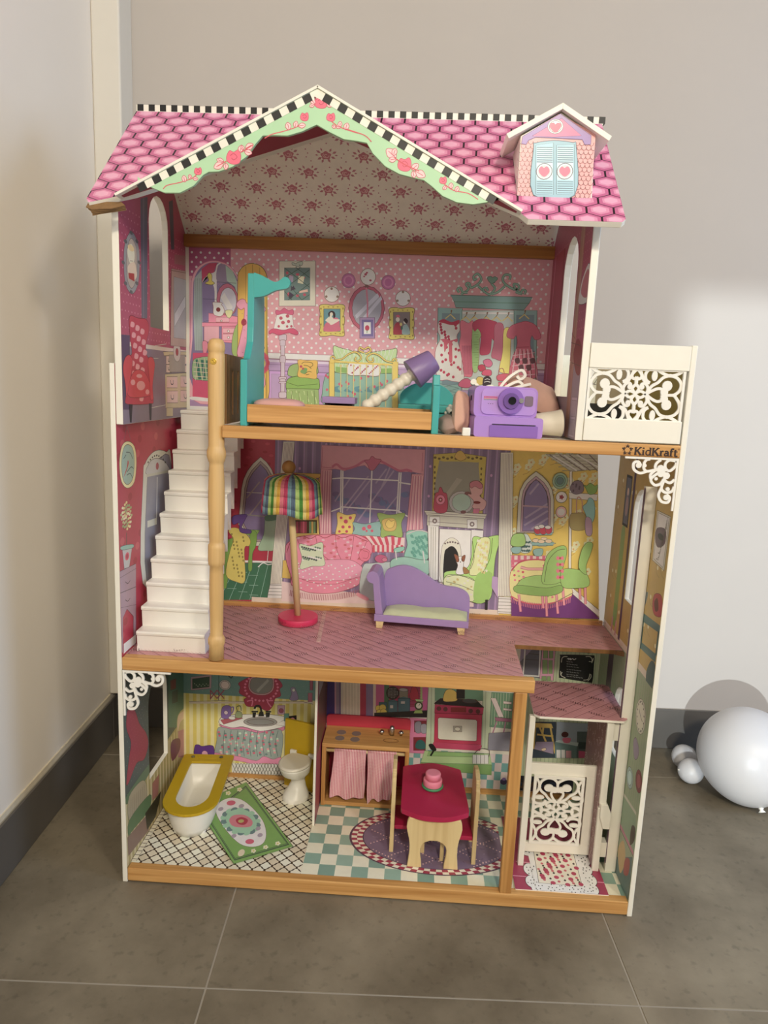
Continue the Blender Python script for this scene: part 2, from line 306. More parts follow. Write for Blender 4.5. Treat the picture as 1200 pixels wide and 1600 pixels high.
ART['bed'] = '''
r e2a0ae 112 3352 2980 4660
r b58 112 4440 448 4660
r b9c 112 3352 2980 3848
dots fbe6e6 136 3880 2964 4644 72 37 10
r fff 112 3820 2980 3864
r 967 112 3814 2980 3821
r 967 112 3864 2980 3867
r dce 112 3792 2980 3812
hs 869 120 2972 3752 3784 160 3
r 97a 760 3464 1008 3728
r c9d 768 3472 1000 3720
r a8b 784 3492 984 3700
r b9c 788 3496 980 3696
r 97a 1060 3464 1308 3728
r c9d 1068 3472 1300 3720
r a8b 1084 3492 1284 3700
r b9c 1088 3496 1280 3696
r 97a 1360 3464 1608 3728
r c9d 1368 3472 1600 3720
r a8b 1384 3492 1584 3700
r b9c 1388 3496 1580 3696
r 97a 1660 3464 1908 3728
r c9d 1668 3472 1900 3720
r a8b 1684 3492 1884 3700
r b9c 1688 3496 1880 3696
r 97a 1960 3464 2208 3728
r c9d 1968 3472 2200 3720
r a8b 1984 3492 2184 3700
r b9c 1988 3496 2180 3696
r 97a 2260 3464 2508 3728
r c9d 2268 3472 2500 3720
r a8b 2284 3492 2484 3700
r b9c 2288 3496 2480 3696
r 97a 2560 3464 2808 3728
r c9d 2568 3472 2800 3720
r a8b 2584 3492 2784 3700
r b9c 2588 3496 2780 3696
r 97a 2860 3464 3108 3728
r c9d 2868 3472 3100 3720
r a8b 2884 3492 3084 3700
r b9c 2888 3496 3080 3696
r fff 112 3384 2980 3412
r eda 112 3352 2980 3384
r a8b 112 3412 2980 3456
O c69 4
q eab 120,3473 123,3953 130,4328 141,4430 185,4505 262,4551 349,4558 436,4527 494,4460 509,4378 511,3845 513,3489
O - 3
q 87a 136,3571 138,3954 145,4328 156,4421 194,4491 262,4539 349,4547 426,4518 484,4460 499,4378 502,3845 503,3489
p c36 214,4496 272,4540 340,4546 320,4491 310,4426 272,4434 218,4386
dots eab 320 4376 384 4448 16 8 2
q ddd 218,4386 262,4452 320,4477 335,4528 359,4547 368,4543 341,4501 336,4391 336,4243 320,4242 315,4353 272,4430 235,4424
q 98a 344,4519 388,4539 436,4513 484,4456 494,4405 344,4400
p abb 156,4421 214,4487 218,4238 221,3862 157,3860 146,4142
l 788 3 167,4422 167,3860
l 788 3 182,4422 183,3861
l 788 3 198,4423 198,3861
l 788 3 210,4423 210,3862
p acb 407,4530 465,4487 499,4406 500,4286 484,4368 417,4412
l 556 3 223,4266 330,4266
l 556 3 339,4400 494,4396
l 556 3 234,4090 310,4111
O 543 3
q dc3 242,4387 272,4407 262,4448 277,4467 296,4449 296,4408 318,4390 291,4378
e c68 422 4264 85 126
e ccd 429 4255 66 104
O - 3
p ddd 368,4281 398,4319 466,4210 437,4172
O 943 3
p e8a 217,4080 505,4086 505,4067 217,4051
p e8a 271,4156 505,4137 505,4090 271,4086
p eab 234,4052 354,4056 354,3943 233,3929
p e8a 378,4057 506,4062 506,3930 378,3935
p eab 330,4126 437,4130 437,4095 330,4091
p eab 386,4044 496,4048 496,4010 386,4006
p eab 386,3996 496,4001 496,3954 386,3949
q e8a 221,3929 256,3930 260,3883 241,3806 255,3758 236,3767 226,3843
e fff 432 4022 8 8
e fff 432 3973 8 8
e fff 374 4100 6 6
q eed 305,4237 315,4242 378,4240 374,4226 393,4198 393,4161 369,4137 330,4140 310,4158 310,4204
O - 3
e 822 349 4187 18 18
O 654 3
q dd9 408,4180 464,4182 447,4130 422,4134
q 9b5 467,3843 462,3938 481,4033 510,4067 511,3845
O - 3
p d47 140,3840 270,3845 270,3807 512,3816 513,3489 135,3478
q eee 130,3488 270,3479 270,3455 125,3463
O 355 3
q 9b8 142,3773 201,3804 280,3812 388,3788 408,3717 399,3640 290,3625 200,3626 141,3643
O - 3
p 276 162,3788 185,3789 210,3632 184,3631
p 276 205,3786 229,3787 248,3633 222,3632
p 276 248,3784 272,3785 286,3635 260,3634
p 276 292,3782 316,3783 323,3636 298,3635
p 276 335,3780 359,3781 361,3638 335,3637
l fcb 4 146,3764 398,3750
l fcb 3 160,3620 186,3799
l fcb 4 146,3727 398,3716
l fcb 3 220,3622 236,3801
l fcb 4 146,3691 398,3681
l fcb 3 280,3625 285,3803
l fcb 4 146,3654 399,3646
l fcb 3 339,3628 334,3805
O d9b 4
O 652 4
q eb2 513,3450 511,3968 508,4415 522,4489 561,4531 618,4549 686,4531 730,4478 740,4386 745,3977 752,3460
O - 3
l b80 4 570,4527 570,3970 572,3463
l b80 4 623,4542 632,3465
l b80 4 681,4522 695,3468
l b80 4 730,4441 742,3470
p b91 725,4468 745,4396 756,3461 744,3460
O a46 4
q e9b 504,4249 534,4273 562,4270 582,4242 650,4245 659,4278 698,4256 730,4201 699,4172 675,4176 660,4208 652,4086 682,3975 698,3834 735,3615 686,3603 654,3832 512,3826 530,3969 554,4083 563,4204 534,4194 500,4221
O - 3
l b58 3 539,4166 549,4161
l b58 3 575,4152 585,4146
l b58 3 611,4137 621,4132
l b58 3 647,4123 657,4118
l b58 3 547,4103 557,4098
l b58 3 583,4088 593,4083
l b58 3 620,4074 629,4069
l b58 3 656,4060 665,4054
l b58 3 555,4040 565,4034
l b58 3 592,4025 601,4020
l b58 3 628,4010 638,4005
l b58 3 664,3996 674,3990
l b58 3 564,3976 573,3971
l b58 3 600,3961 610,3956
l b58 3 636,3947 646,3941
l b58 3 672,3932 682,3927
l b58 3 572,3912 582,3907
l b58 3 608,3897 618,3892
l b58 3 644,3883 654,3877
l b58 3 544,3862 554,3857
l b58 3 580,3848 590,3842
l b58 3 616,3833 626,3828
q a24 536,4101 554,4125 575,4112 578,4084 556,4069 540,4078
l c58 3 564,4092 661,4101
l 953 3 616,4276 610,4327 635,4328 630,4290
e d46 746 3783 24 32
e d46 739 3746 24 33
e d46 720 3726 24 33
e d46 697 3731 24 32
e d46 682 3761 24 32
e d46 682 3800 24 32
e d46 696 3830 24 32
e d46 718 3838 24 32
e d46 738 3820 24 32
e c8a 713 3782 30 42
e ec3 715 3779 22 32
e 863 712 3902 18 19
O 655 4
p ddc 836,4575 1122,4585 1130,4245 841,4234
O 888 3
p 688 878,4526 1080,4533 1085,4288 882,4280
O - 3
e c46 983 4480 14 10
e c46 900 4488 11 12
e c46 1034 4456 11 8
e c46 987 4318 13 11
e c46 1042 4327 13 11
e c46 928 4463 16 10
e c46 914 4324 11 17
p 435 935,4389 974,4369 930,4352
p 435 920,4346 959,4321 932,4288 915,4298
p 435 941,4368 952,4395 969,4364
p ddb 992,4470 1039,4466 1029,4408 985,4417
p eba 997,4354 1066,4370 1069,4351 1000,4338
p a9b 917,4473 950,4464 949,4416 918,4431
l 354 4 878,4526 1083,4384
l 354 4 879,4440 1021,4286
l 354 4 880,4350 943,4283
l 354 4 971,4530 1081,4458
l 354 4 1080,4520 880,4366
l 354 4 1082,4415 910,4282
l 354 4 1004,4530 879,4450
l 354 4 1084,4330 1021,4286
O 565 3
q bcb 940,4568 971,4559 982,4570 1020,4576 1015,4550 993,4554 1010,4529 982,4544 966,4522 971,4548 943,4550
O - 3
O 733 3
q cbc 844,3988 849,4010 896,4012 902,3990 897,3968 850,3967
q cbc 853,3945 857,3967 890,3968 894,3946 890,3924 858,3923
p cbc 859,3923 889,3924 890,3842 861,3841
q cbc 853,3816 857,3841 893,3843 898,3818 894,3793 858,3792
p cbc 862,3792 891,3793 893,3677 863,3676
q cbc 849,3667 854,3676 902,3678 908,3670 902,3661 855,3659
q cbc 856,3648 860,3659 896,3661 901,3650 897,3638 860,3637
q cbc 849,3631 855,3637 902,3639 908,3634 902,3628 855,3626
p cbc 864,3626 894,3627 895,3555 865,3554
q cbc 851,3531 856,3553 904,3555 910,3533 904,3511 857,3509
O a36 3
p fee 827,4182 944,4186 964,4047 796,4041
q d58 816,4198 850,4194 883,4218 916,4198 950,4208 950,4170 883,4179 822,4166
q d47 764,4034 801,4054 880,4046 952,4063 998,4032 982,4015 914,4029 847,4008 790,4024 768,4012
O - 3
e c46 856 4140 14 14
e c46 873 4106 16 13
e c46 909 4158 15 14
e c46 918 4116 13 13
e c46 907 4077 10 10
e c46 840 4075 10 10
e c46 941 4079 10 10
O 967 4
e c6a 1390 4447 52 53
e c6a 1704 4444 52 53
O - 3
e d8b 1390 4447 40 40
e d8b 1704 4444 40 40
e c6a 1390 4447 28 30
e c6a 1704 4444 28 30
O 865 4
e eed 1543 4481 58 61
e eed 1260 4337 59 58
e eed 1826 4327 57 57
O - 3
e fff 1543 4481 42 44
e fff 1260 4337 38 38
e fff 1826 4327 37 38
e b46 1523 4499 11 10
e b46 1533 4512 9 7
e b46 1563 4455 10 8
e b46 1512 4483 8 6
e 976 1257 4381 10 10
e 976 1216 4319 10 10
e 976 1306 4322 10 10
e 976 1824 4376 10 10
e 976 1783 4308 10 9
e 976 1871 4311 10 9
O 734 4
e c57 1540 4240 141 171
O 844 3
e aab 1543 4240 117 148
O - 3
p ccd 1451,4184 1621,4360 1639,4334 1463,4157
p ccd 1507,4164 1650,4340 1662,4314 1519,4138
e 855 1535 4408 16 15
l d79 12 1533,4399 1547,4283 1550,4144
O 535 4
p a8b 1490,4166 1607,4170 1613,4012 1496,4008
O - 3
p 76a 1504,4152 1596,4155 1601,4026 1509,4022
p eee 1523,4133 1578,4135 1582,4044 1526,4041
e c25 1551 4089 18 22
l 485 5 1552,4075 1550,4050
O 643 4
q dc4 1166,4246 1214,4258 1264,4253 1313,4262 1364,4253 1359,4194 1367,4141 1362,4087 1368,4024 1321,4018 1270,4023 1220,4014 1170,4019 1175,4080 1167,4134 1172,4187
p 59a 1200,4223 1329,4227 1334,4056 1205,4051
O - 3
e a81 1176 4225 6 8
e a81 1198 4238 6 4
e a81 1353 4232 5 9
e a81 1222 4033 6 4
e a81 1177 4164 6 9
e a81 1235 4240 7 4
e a81 1355 4170 6 8
e a81 1260 4034 6 4
e a81 1179 4103 6 9
e a81 1273 4241 7 4
e a81 1357 4109 6 8
e a81 1298 4036 7 4
e a81 1180 4041 6 9
e a81 1310 4243 7 4
e a81 1359 4048 6 9
e a81 1336 4037 7 4
O 643 4
q dc4 1722,4242 1769,4254 1819,4248 1868,4258 1918,4249 1914,4190 1923,4137 1919,4083 1927,4021 1880,4015 1829,4020 1780,4011 1730,4016 1734,4076 1725,4130 1729,4183
p 877 1756,4218 1884,4223 1892,4052 1764,4047
O - 3
e a81 1732 4221 5 8
e a81 1753 4234 7 4
e a81 1908 4227 6 8
e a81 1781 4030 7 4
e a81 1734 4160 6 8
e a81 1791 4236 6 4
e a81 1911 4166 6 8
e a81 1819 4031 7 4
e a81 1737 4099 6 8
e a81 1828 4237 7 4
e a81 1914 4106 5 8
e a81 1856 4032 7 4
e a81 1740 4038 6 8
e a81 1866 4238 6 4
e a81 1917 4044 6 8
e a81 1894 4034 7 4
q d68 1207,4051 1209,4100 1225,4122 1236,4149 1313,4157 1332,4093 1333,4059
q fdc 1214,4137 1230,4154 1257,4176 1280,4150 1324,4147 1323,4136 1265,4102 1248,4112 1219,4130
q 312 1236,4192 1262,4212 1288,4199 1293,4167 1280,4156 1270,4193 1251,4187 1244,4160
e fdc 1261 4185 13 15
q b24 1764,4050 1769,4120 1796,4143 1820,4112 1844,4059
e edc 1792 4164 16 18
q 9bb 1833,4053 1836,4112 1863,4130 1887,4093 1892,4055
e edc 1851 4147 13 15
q 312 1838,4161 1855,4177 1873,4157 1863,4135
q d57 1775,4190 1794,4201 1811,4186 1794,4180
e dc6 1819 4128 10 13
e 365 1826 4099 9 15
O 452 4
q 9b6 920,3712 936,3762 997,3786 1133,3781 1162,3754 1146,3704 999,3682 931,3690
q 8b4 910,3584 915,3650 965,3680 1067,3690 1158,3677 1176,3650 1166,3583 1036,3572 933,3571
p 9b6 912,3584 1172,3589 1180,3466 915,3455
O - 3
e cd9 928 3568 4 5
e cd9 962 3510 5 4
e cd9 994 3558 4 4
e cd9 1028 3500 4 4
e cd9 1060 3548 4 4
e cd9 1094 3491 4 5
e cd9 1126 3539 5 4
e cd9 1160 3481 5 4
e cd9 959 3520 5 4
e cd9 991 3568 5 4
e cd9 1026 3510 4 4
e cd9 1058 3558 4 4
e cd9 1092 3501 5 5
e cd9 1124 3549 5 4
e cd9 1158 3491 4 4
e cd9 957 3530 4 4
e cd9 991 3472 5 4
e cd9 1023 3520 4 4
e cd9 1055 3568 4 4
e cd9 1089 3510 5 4
e cd9 1121 3559 4 4
e cd9 1156 3501 4 5
e cd9 954 3540 4 4
e cd9 988 3482 5 4
e cd9 1020 3530 5 4
e cd9 1055 3472 4 4
e cd9 1087 3520 4 4
e cd9 1119 3569 4 4
e cd9 1153 3511 5 5
e cd9 952 3550 4 4
e cd9 986 3492 4 4
e cd9 1018 3540 5 4
e cd9 1052 3482 4 4
e cd9 1084 3530 4 4
e cd9 1119 3473 4 5
e cd9 1150 3521 5 4
e cd9 950 3560 4 5
e cd9 984 3502 4 4
e cd9 1016 3550 4 4
e cd9 1050 3492 4 4
l 562 3 956,3569 952,3456
l 562 3 1013,3568 1018,3459
l 562 3 1081,3573 1089,3462
l 562 3 1138,3580 1146,3465
l 562 3 915,3634 1001,3610 1165,3633
O 863 3
q eb3 1002,3816 1076,3814 1156,3815 1151,3738 1152,3677 1079,3679 1003,3687 1009,3754
O - 3
q 7a5 1021,3727 1049,3755 1077,3751 1067,3712 1038,3711
e c46 1026 3766 11 11
e c46 1043 3750 9 9
s 652 4 1031,3788 1053,3802 1110,3800 1122,3780 1100,3763
s 652 4 1048,3777 1082,3773 1111,3752
s 652 4 1056,3706 1089,3730 1112,3725
s 652 4 1067,3701 1095,3708
O 465 4
q 8ba 1220,3474 1206,3562 1220,3674 1258,3725 1427,3727 1674,3742 1797,3742 1845,3678 1855,3467 1459,3450
O - 3
e d57 1231 3702 10 12
e d57 1342 3639 10 12
e d57 1454 3576 10 12
e d57 1566 3513 10 12
e d57 1670 3660 10 12
e d57 1781 3598 10 12
e d57 1295 3509 10 12
e d57 1400 3657 10 12
e d57 1512 3594 10 12
e d57 1624 3531 10 12
e d57 1727 3678 10 12
e d57 1242 3590 10 12
e d57 1354 3527 10 12
e d57 1458 3675 10 12
e d57 1570 3612 10 12
e d57 1682 3549 10 12
e d57 1785 3696 10 12
e d57 1300 3608 10 12
e d57 1412 3545 10 12
e d57 1516 3693 10 12
e d57 1628 3630 10 12
e d57 1740 3567 10 12
e d57 1247 3690 10 12
e d57 1358 3626 10 12
e d57 1470 3564 10 12
e d57 1574 3710 10 12
e d57 1686 3648 10 12
e d57 1798 3585 10 12
e d57 1311 3496 10 12
e d57 1416 3644 10 12
q 59a 1296,3610 1340,3624 1330,3601 1364,3574 1308,3578
q 59a 1381,3592 1425,3627 1414,3604 1449,3578 1393,3581
q 59a 1465,3618 1510,3630 1499,3608 1534,3582 1477,3585
q 59a 1550,3599 1594,3634 1584,3612 1618,3585 1562,3588
q 59a 1634,3625 1678,3638 1668,3615 1703,3589 1646,3592
q 59a 1719,3606 1762,3641 1752,3618 1787,3592 1731,3596
O 563 4
q bd9 1286,3934 1354,3921 1534,3895 1734,3925 1794,3933 1787,3840 1797,3753 1551,3737 1309,3733 1300,3831
O - 3
l ded 3 1298,3919 1382,3747
l ded 3 1376,3911 1314,3738
l ded 3 1332,3914 1411,3748
l ded 3 1407,3912 1346,3740
l ded 3 1365,3921 1440,3749
l ded 3 1437,3913 1377,3741
l ded 3 1399,3916 1469,3750
l ded 3 1467,3914 1409,3742
l ded 3 1432,3924 1498,3752
l ded 3 1497,3916 1440,3744
l ded 3 1466,3919 1528,3753
l ded 3 1527,3917 1472,3745
l ded 3 1499,3926 1557,3754
l ded 3 1558,3918 1503,3746
l ded 3 1533,3921 1586,3755
l ded 3 1588,3919 1535,3748
l ded 3 1566,3929 1615,3756
l ded 3 1618,3920 1566,3749
l ded 3 1600,3924 1644,3758
l ded 3 1648,3922 1597,3750
l ded 3 1633,3932 1673,3758
l ded 3 1678,3923 1629,3751
l ded 3 1666,3926 1702,3760
l ded 3 1708,3924 1660,3752
l ded 3 1700,3934 1732,3761
l ded 3 1738,3925 1692,3754
l ded 3 1733,3929 1760,3762
l ded 3 1768,3926 1723,3755
p 8b5 1308,3777 1409,3770 1405,3731 1309,3733
p 8b5 1673,3775 1790,3785 1795,3750 1674,3737
O a45 3
q fee 1416,3808 1470,3805 1559,3807 1660,3802 1658,3720 1540,3720 1411,3720
O - 3
e b24 1431 3793 6 7
e b24 1478 3769 6 6
e b24 1524 3746 6 7
e b24 1569 3790 6 6
e b24 1616 3767 5 6
e b24 1444 3735 6 6
e b24 1488 3780 6 6
e b24 1536 3756 6 7
e b24 1582 3733 6 6
e b24 1627 3778 6 7
e b24 1455 3745 6 6
e b24 1500 3790 6 6
e b24 1546 3767 6 7
e b24 1593 3743 6 6
e b24 1638 3788 6 7
e b24 1466 3756 6 6
e b24 1513 3732 6 7
e b24 1557 3777 6 6
e b24 1604 3754 6 7
e b24 1648 3798 5 6
e b24 1477 3766 6 6
e b24 1524 3743 6 7
e b24 1568 3787 6 6
e b24 1615 3764 6 7
e b24 1443 3732 6 6
e b24 1488 3776 6 7
O 762 3
p ec4 1255,3813 1295,3815 1306,3444 1265,3442
O 762 3
p ec4 1768,3834 1808,3835 1824,3466 1784,3464
O - 3
l dc7 7 1349,3795 1357,3457
e dc7 1349 3784 9 9
l dc7 7 1401,3797 1410,3459
e dc7 1401 3786 9 9
l dc7 7 1453,3799 1462,3462
e dc7 1454 3788 9 9
l dc7 7 1505,3801 1515,3464
e dc7 1506 3790 9 9
l dc7 7 1557,3803 1568,3466
e dc7 1558 3792 9 9
l dc7 7 1609,3805 1620,3468
e dc7 1610 3794 9 9
l dc7 7 1661,3808 1672,3470
e dc7 1662 3796 9 9
l dc7 7 1713,3810 1725,3473
e dc7 1714 3798 9 8
l dc7 7 1765,3812 1778,3475
e dc7 1766 3801 9 9
O 763 3
s ec4 14 1256,3815 1391,3815 1559,3811 1811,3810
O - 3
s 752 14 1289,3826 1356,3839 1411,3880 1466,3898 1512,3862 1491,3828 1463,3838 1474,3860
s ec4 9 1289,3826 1356,3839 1411,3880 1466,3898 1512,3862 1491,3828 1463,3838 1474,3860
s 752 14 1782,3829 1715,3837 1657,3878 1601,3892 1558,3858 1576,3826 1609,3833 1602,3860
s ec4 9 1782,3829 1715,3837 1657,3878 1601,3892 1558,3858 1576,3826 1609,3833 1602,3860
s 752 14 1534,3895 1494,3910 1499,3937 1533,3922 1566,3940 1589,3914 1545,3885
s ec4 9 1534,3895 1494,3910 1499,3937 1533,3922 1566,3940 1589,3914 1545,3885
s 752 14 1290,3820 1266,3841 1283,3858 1302,3842
s ec4 9 1290,3820 1266,3841 1283,3858 1302,3842
s 752 14 1788,3824 1795,3851 1776,3856 1765,3839
s ec4 9 1788,3824 1795,3851 1776,3856 1765,3839
e ec4 1276 3820 18 18
e ec4 1786 3820 18 17
O 465 4
p 7aa 2200,4365 2839,4371 2818,4329 2780,4275 2246,4275 2232,4320
p 8bb 2108,4266 2297,4266 2330,3660 2131,3652
p 8bb 2702,4268 2883,4273 2922,3685 2732,3677
p bcc 2298,4251 2703,4266 2748,3651 2336,3634
p 8bb 2128,3720 2320,3714 2334,3470 2128,3461
O - 3
p 698 2232,4320 2818,4329 2812,4321 2236,4313
p 79a 2140,4226 2282,4228 2311,3673 2172,3667
p 79a 2725,4234 2865,4240 2901,3698 2758,3692
O 465 3
s 587 19 2280,4374 2338,4415 2315,4453 2342,4460 2357,4428 2409,4456 2433,4496 2404,4533 2372,4513 2380,4487 2399,4501
s 8ba 12 2280,4374 2338,4415 2315,4453 2342,4460 2357,4428 2409,4456 2433,4496 2404,4533 2372,4513 2380,4487 2399,4501
s 587 19 2410,4443 2466,4400 2507,4382 2544,4429 2515,4466 2540,4480
s 8ba 12 2410,4443 2466,4400 2507,4382 2544,4429 2515,4466 2540,4480
s 587 19 2760,4391 2704,4434 2688,4466 2722,4461 2730,4435 2691,4428 2622,4464 2599,4502 2617,4534 2657,4529 2652,4497
s 8ba 12 2760,4391 2704,4434 2688,4466 2722,4461 2730,4435 2691,4428 2622,4464 2599,4502 2617,4534 2657,4529 2652,4497
s 587 19 2622,4451 2572,4404 2520,4383
s 8ba 12 2622,4451 2572,4404 2520,4383
s 587 19 2266,4386 2251,4412 2277,4423 2292,4394 2333,4389
s 8ba 12 2266,4386 2251,4412 2277,4423 2292,4394 2333,4389
s 587 19 2774,4392 2785,4418 2758,4424 2746,4397 2706,4409
s 8ba 12 2774,4392 2785,4418 2758,4424 2746,4397 2706,4409
s 587 19 2466,4394 2451,4419 2477,4430 2492,4408
s 8ba 12 2466,4394 2451,4419 2477,4430 2492,4408
q 7a9 2515,4466 2479,4504 2505,4517 2519,4508 2538,4516 2559,4500
O - 3
l fff 12 2302,4234 2702,4244
s 864 6 2207,4241 2217,4251 2208,4222 2176,4188
l dc6 9 2170,4185 2208,4218 2248,4184
s 864 6 2329,4230 2339,4240 2330,4213 2299,4176
l dc6 9 2292,4172 2331,4204 2370,4171
s 864 6 2396,4232 2406,4242 2397,4216 2366,4179
l dc6 9 2360,4175 2398,4206 2438,4174
s 864 6 2490,4236 2500,4246 2491,4219 2460,4182
l dc6 9 2454,4178 2492,4210 2532,4177
s 864 6 2570,4239 2581,4248 2572,4222 2541,4186
l dc6 9 2534,4181 2572,4213 2612,4180
s 864 6 2658,4242 2668,4252 2659,4225 2628,4189
l dc6 9 2621,4185 2660,4216 2699,4184
s 864 6 2786,4262 2796,4272 2787,4243 2756,4209
l dc6 9 2750,4206 2788,4239 2828,4206
O a35 3
q e79 2292,4172 2354,4155 2386,4176 2398,4091 2383,4011 2404,3852 2406,3751 2359,3743 2316,3768 2293,3981 2299,4061
q 9c7 2390,4117 2422,4144 2484,4120 2474,4067 2449,4040 2453,3881 2445,3786 2411,3792 2393,3958
q c36 2388,4156 2453,4192 2562,4176 2577,4150 2571,4032 2544,4044 2537,3937 2484,3915 2459,3934 2461,4067 2430,4118 2405,4098
q c68 2563,4150 2623,4158 2638,4047 2642,3888 2581,3892 2552,3911 2566,4018
q ed5 2636,4113 2684,4122 2696,3996 2698,3777 2650,3782 2621,3807 2638,3941
q d68 2685,4141 2763,4177 2816,4185 2885,4155 2930,4072 2887,4050 2858,4082 2850,4002 2900,3885 2923,3766 2837,3735 2731,3697 2698,3730 2717,3891 2749,3999 2737,4077 2712,4050 2663,4068
O b35 3
q fee 2124,4160 2170,4172 2219,4150 2272,4172 2286,4100 2266,4046 2308,3915 2344,3715 2280,3699 2210,3710 2134,3720 2103,3920 2138,4028 2114,4093
O - 3
e c25 2132 4140 11 12
e c25 2201 4046 11 12
e c25 2266 3952 11 12
e c25 2166 3850 11 12
e c25 2220 3754 11 12
e c25 2169 4082 11 12
e c25 2228 3988 11 12
e c25 2268 3892 11 12
e c25 2308 3796 11 12
e c25 2137 4118 11 12
e c25 2206 4024 11 12
e c25 2221 3928 11 12
e c25 2237 3830 11 12
e c25 2258 3733 11 12
e c25 2174 4060 11 12
e c25 2191 3964 11 12
e c25 2190 3866 11 12
e c25 2181 3768 11 12
e c25 2142 4096 11 12
e c25 2188 4001 11 12
e c25 2155 3902 11 12
e c25 2292 3810 11 12
e c25 2252 4137 11 12
e c25 2180 4038 11 12
e c25 2289 3945 11 12
e c25 2256 3846 11 12
e c25 2210 3746 11 12
e c25 2148 4073 11 12
e c25 2149 3977 11 12
e c25 2227 3882 11 12
e c25 2157 3782 11 12
e c25 2258 4114 11 12
e c25 2165 4014 11 12
e c25 2214 3919 11 12
q c25 2117,4159 2156,4180 2218,4160 2278,4178 2274,4145 2220,4137 2165,4148
q d57 2138,4021 2185,4030 2220,4018 2273,4033 2268,4006 2234,4005 2243,3859 2218,3858 2205,3997 2178,3923 2166,4002
l a36 3 2314,3982 2324,3755
l a36 3 2323,3982 2334,3755
l a36 3 2331,3982 2343,3756
l a36 3 2339,3983 2353,3756
l a36 3 2347,3983 2362,3756
l a36 3 2355,3983 2372,3757
l a36 3 2363,3984 2382,3757
l a36 3 2371,3984 2391,3758
l a36 3 2380,3984 2400,3758
l a36 3 2388,3984 2410,3758
l 7a5 3 2389,4090 2438,4092
l 7a5 3 2402,4071 2439,4072
l 7a5 3 2416,4052 2440,4053
l 7a5 3 2429,4032 2442,4033
l 7a5 3 2394,4011 2443,4013
l 7a5 3 2408,3992 2444,3994
l 7a5 3 2421,3972 2445,3974
l 7a5 3 2434,3953 2446,3954
l 7a5 3 2399,3932 2448,3934
l 7a5 3 2412,3912 2449,3914
l 7a5 3 2426,3893 2450,3894
l 7a5 3 2440,3874 2452,3874
l 7a5 3 2404,3852 2453,3854
l 7a5 3 2418,3832 2454,3834
l a24 4 2744,3985 2844,3992
l fbc 8 2744,3972 2722,3730
l 722 5 2766,3960 2782,3733
l fbc 6 2715,3918 2894,3951
l fbc 8 2774,3973 2773,3733
l 722 5 2795,3961 2816,3734
l fbc 6 2718,3878 2898,3909
l fbc 8 2804,3974 2824,3735
l 722 5 2825,3962 2850,3736
l fbc 6 2720,3838 2901,3866
l fbc 8 2833,3976 2876,3737
l 722 5 2854,3963 2884,3737
l fbc 6 2724,3798 2904,3824
l fbc 8 2863,3976 2928,3739
l 722 5 2884,3964 2918,3739
l fbc 6 2726,3758 2908,3781
q 634 2737,3892 2770,3904 2779,3867 2753,3858
q 634 2770,3840 2804,3852 2813,3815 2787,3806
q 634 2796,3894 2829,3906 2839,3869 2812,3860
q 634 2830,3842 2863,3854 2872,3817 2846,3808
q 634 2856,3897 2888,3908 2898,3872 2872,3863
O 533 3
q c25 2452,3827 2489,3839 2512,3809 2486,3788 2462,3794
q d69 2490,3869 2534,3884 2563,3852 2545,3824 2510,3830
q d47 2488,3761 2499,3796 2553,3798 2556,3758
q d58 2302,3673 2334,3715 2381,3723 2418,3678 2392,3656 2337,3654
q ec4 2438,3692 2455,3740 2496,3735 2502,3694 2472,3680
q 323 2500,3681 2503,3735 2536,3750 2562,3724 2555,3676 2528,3668
q d57 2610,3760 2691,3776 2701,3730 2620,3720
s a35 5 2617,3767 2621,3807 2648,3815 2664,3775
p e68 2621,3706 2716,3710 2718,3683 2623,3679
q e69 2392,3650 2425,3671 2461,3646 2441,3631
s fff 5 2511,3722 2531,3730 2552,3724
s fff 5 2507,3702 2532,3709 2556,3704
O - 3
l 688 3 2143,3680 2310,3646
l 688 3 2308,3686 2146,3639
l 688 3 2146,3639 2312,3605
l 688 3 2310,3646 2148,3598
l 688 3 2148,3598 2315,3565
l 688 3 2312,3605 2150,3558
l 688 3 2150,3558 2318,3524
l 688 3 2315,3565 2152,3517
l 688 3 2152,3517 2320,3483
l 688 3 2318,3524 2154,3476
q b35 1928,3846 1938,3866 1960,3861 1972,3843 1950,3828
q b35 1961,3857 1971,3876 1993,3872 2005,3854 1984,3839
q b35 1949,3834 1959,3853 1981,3848 1993,3830 1972,3816
'''
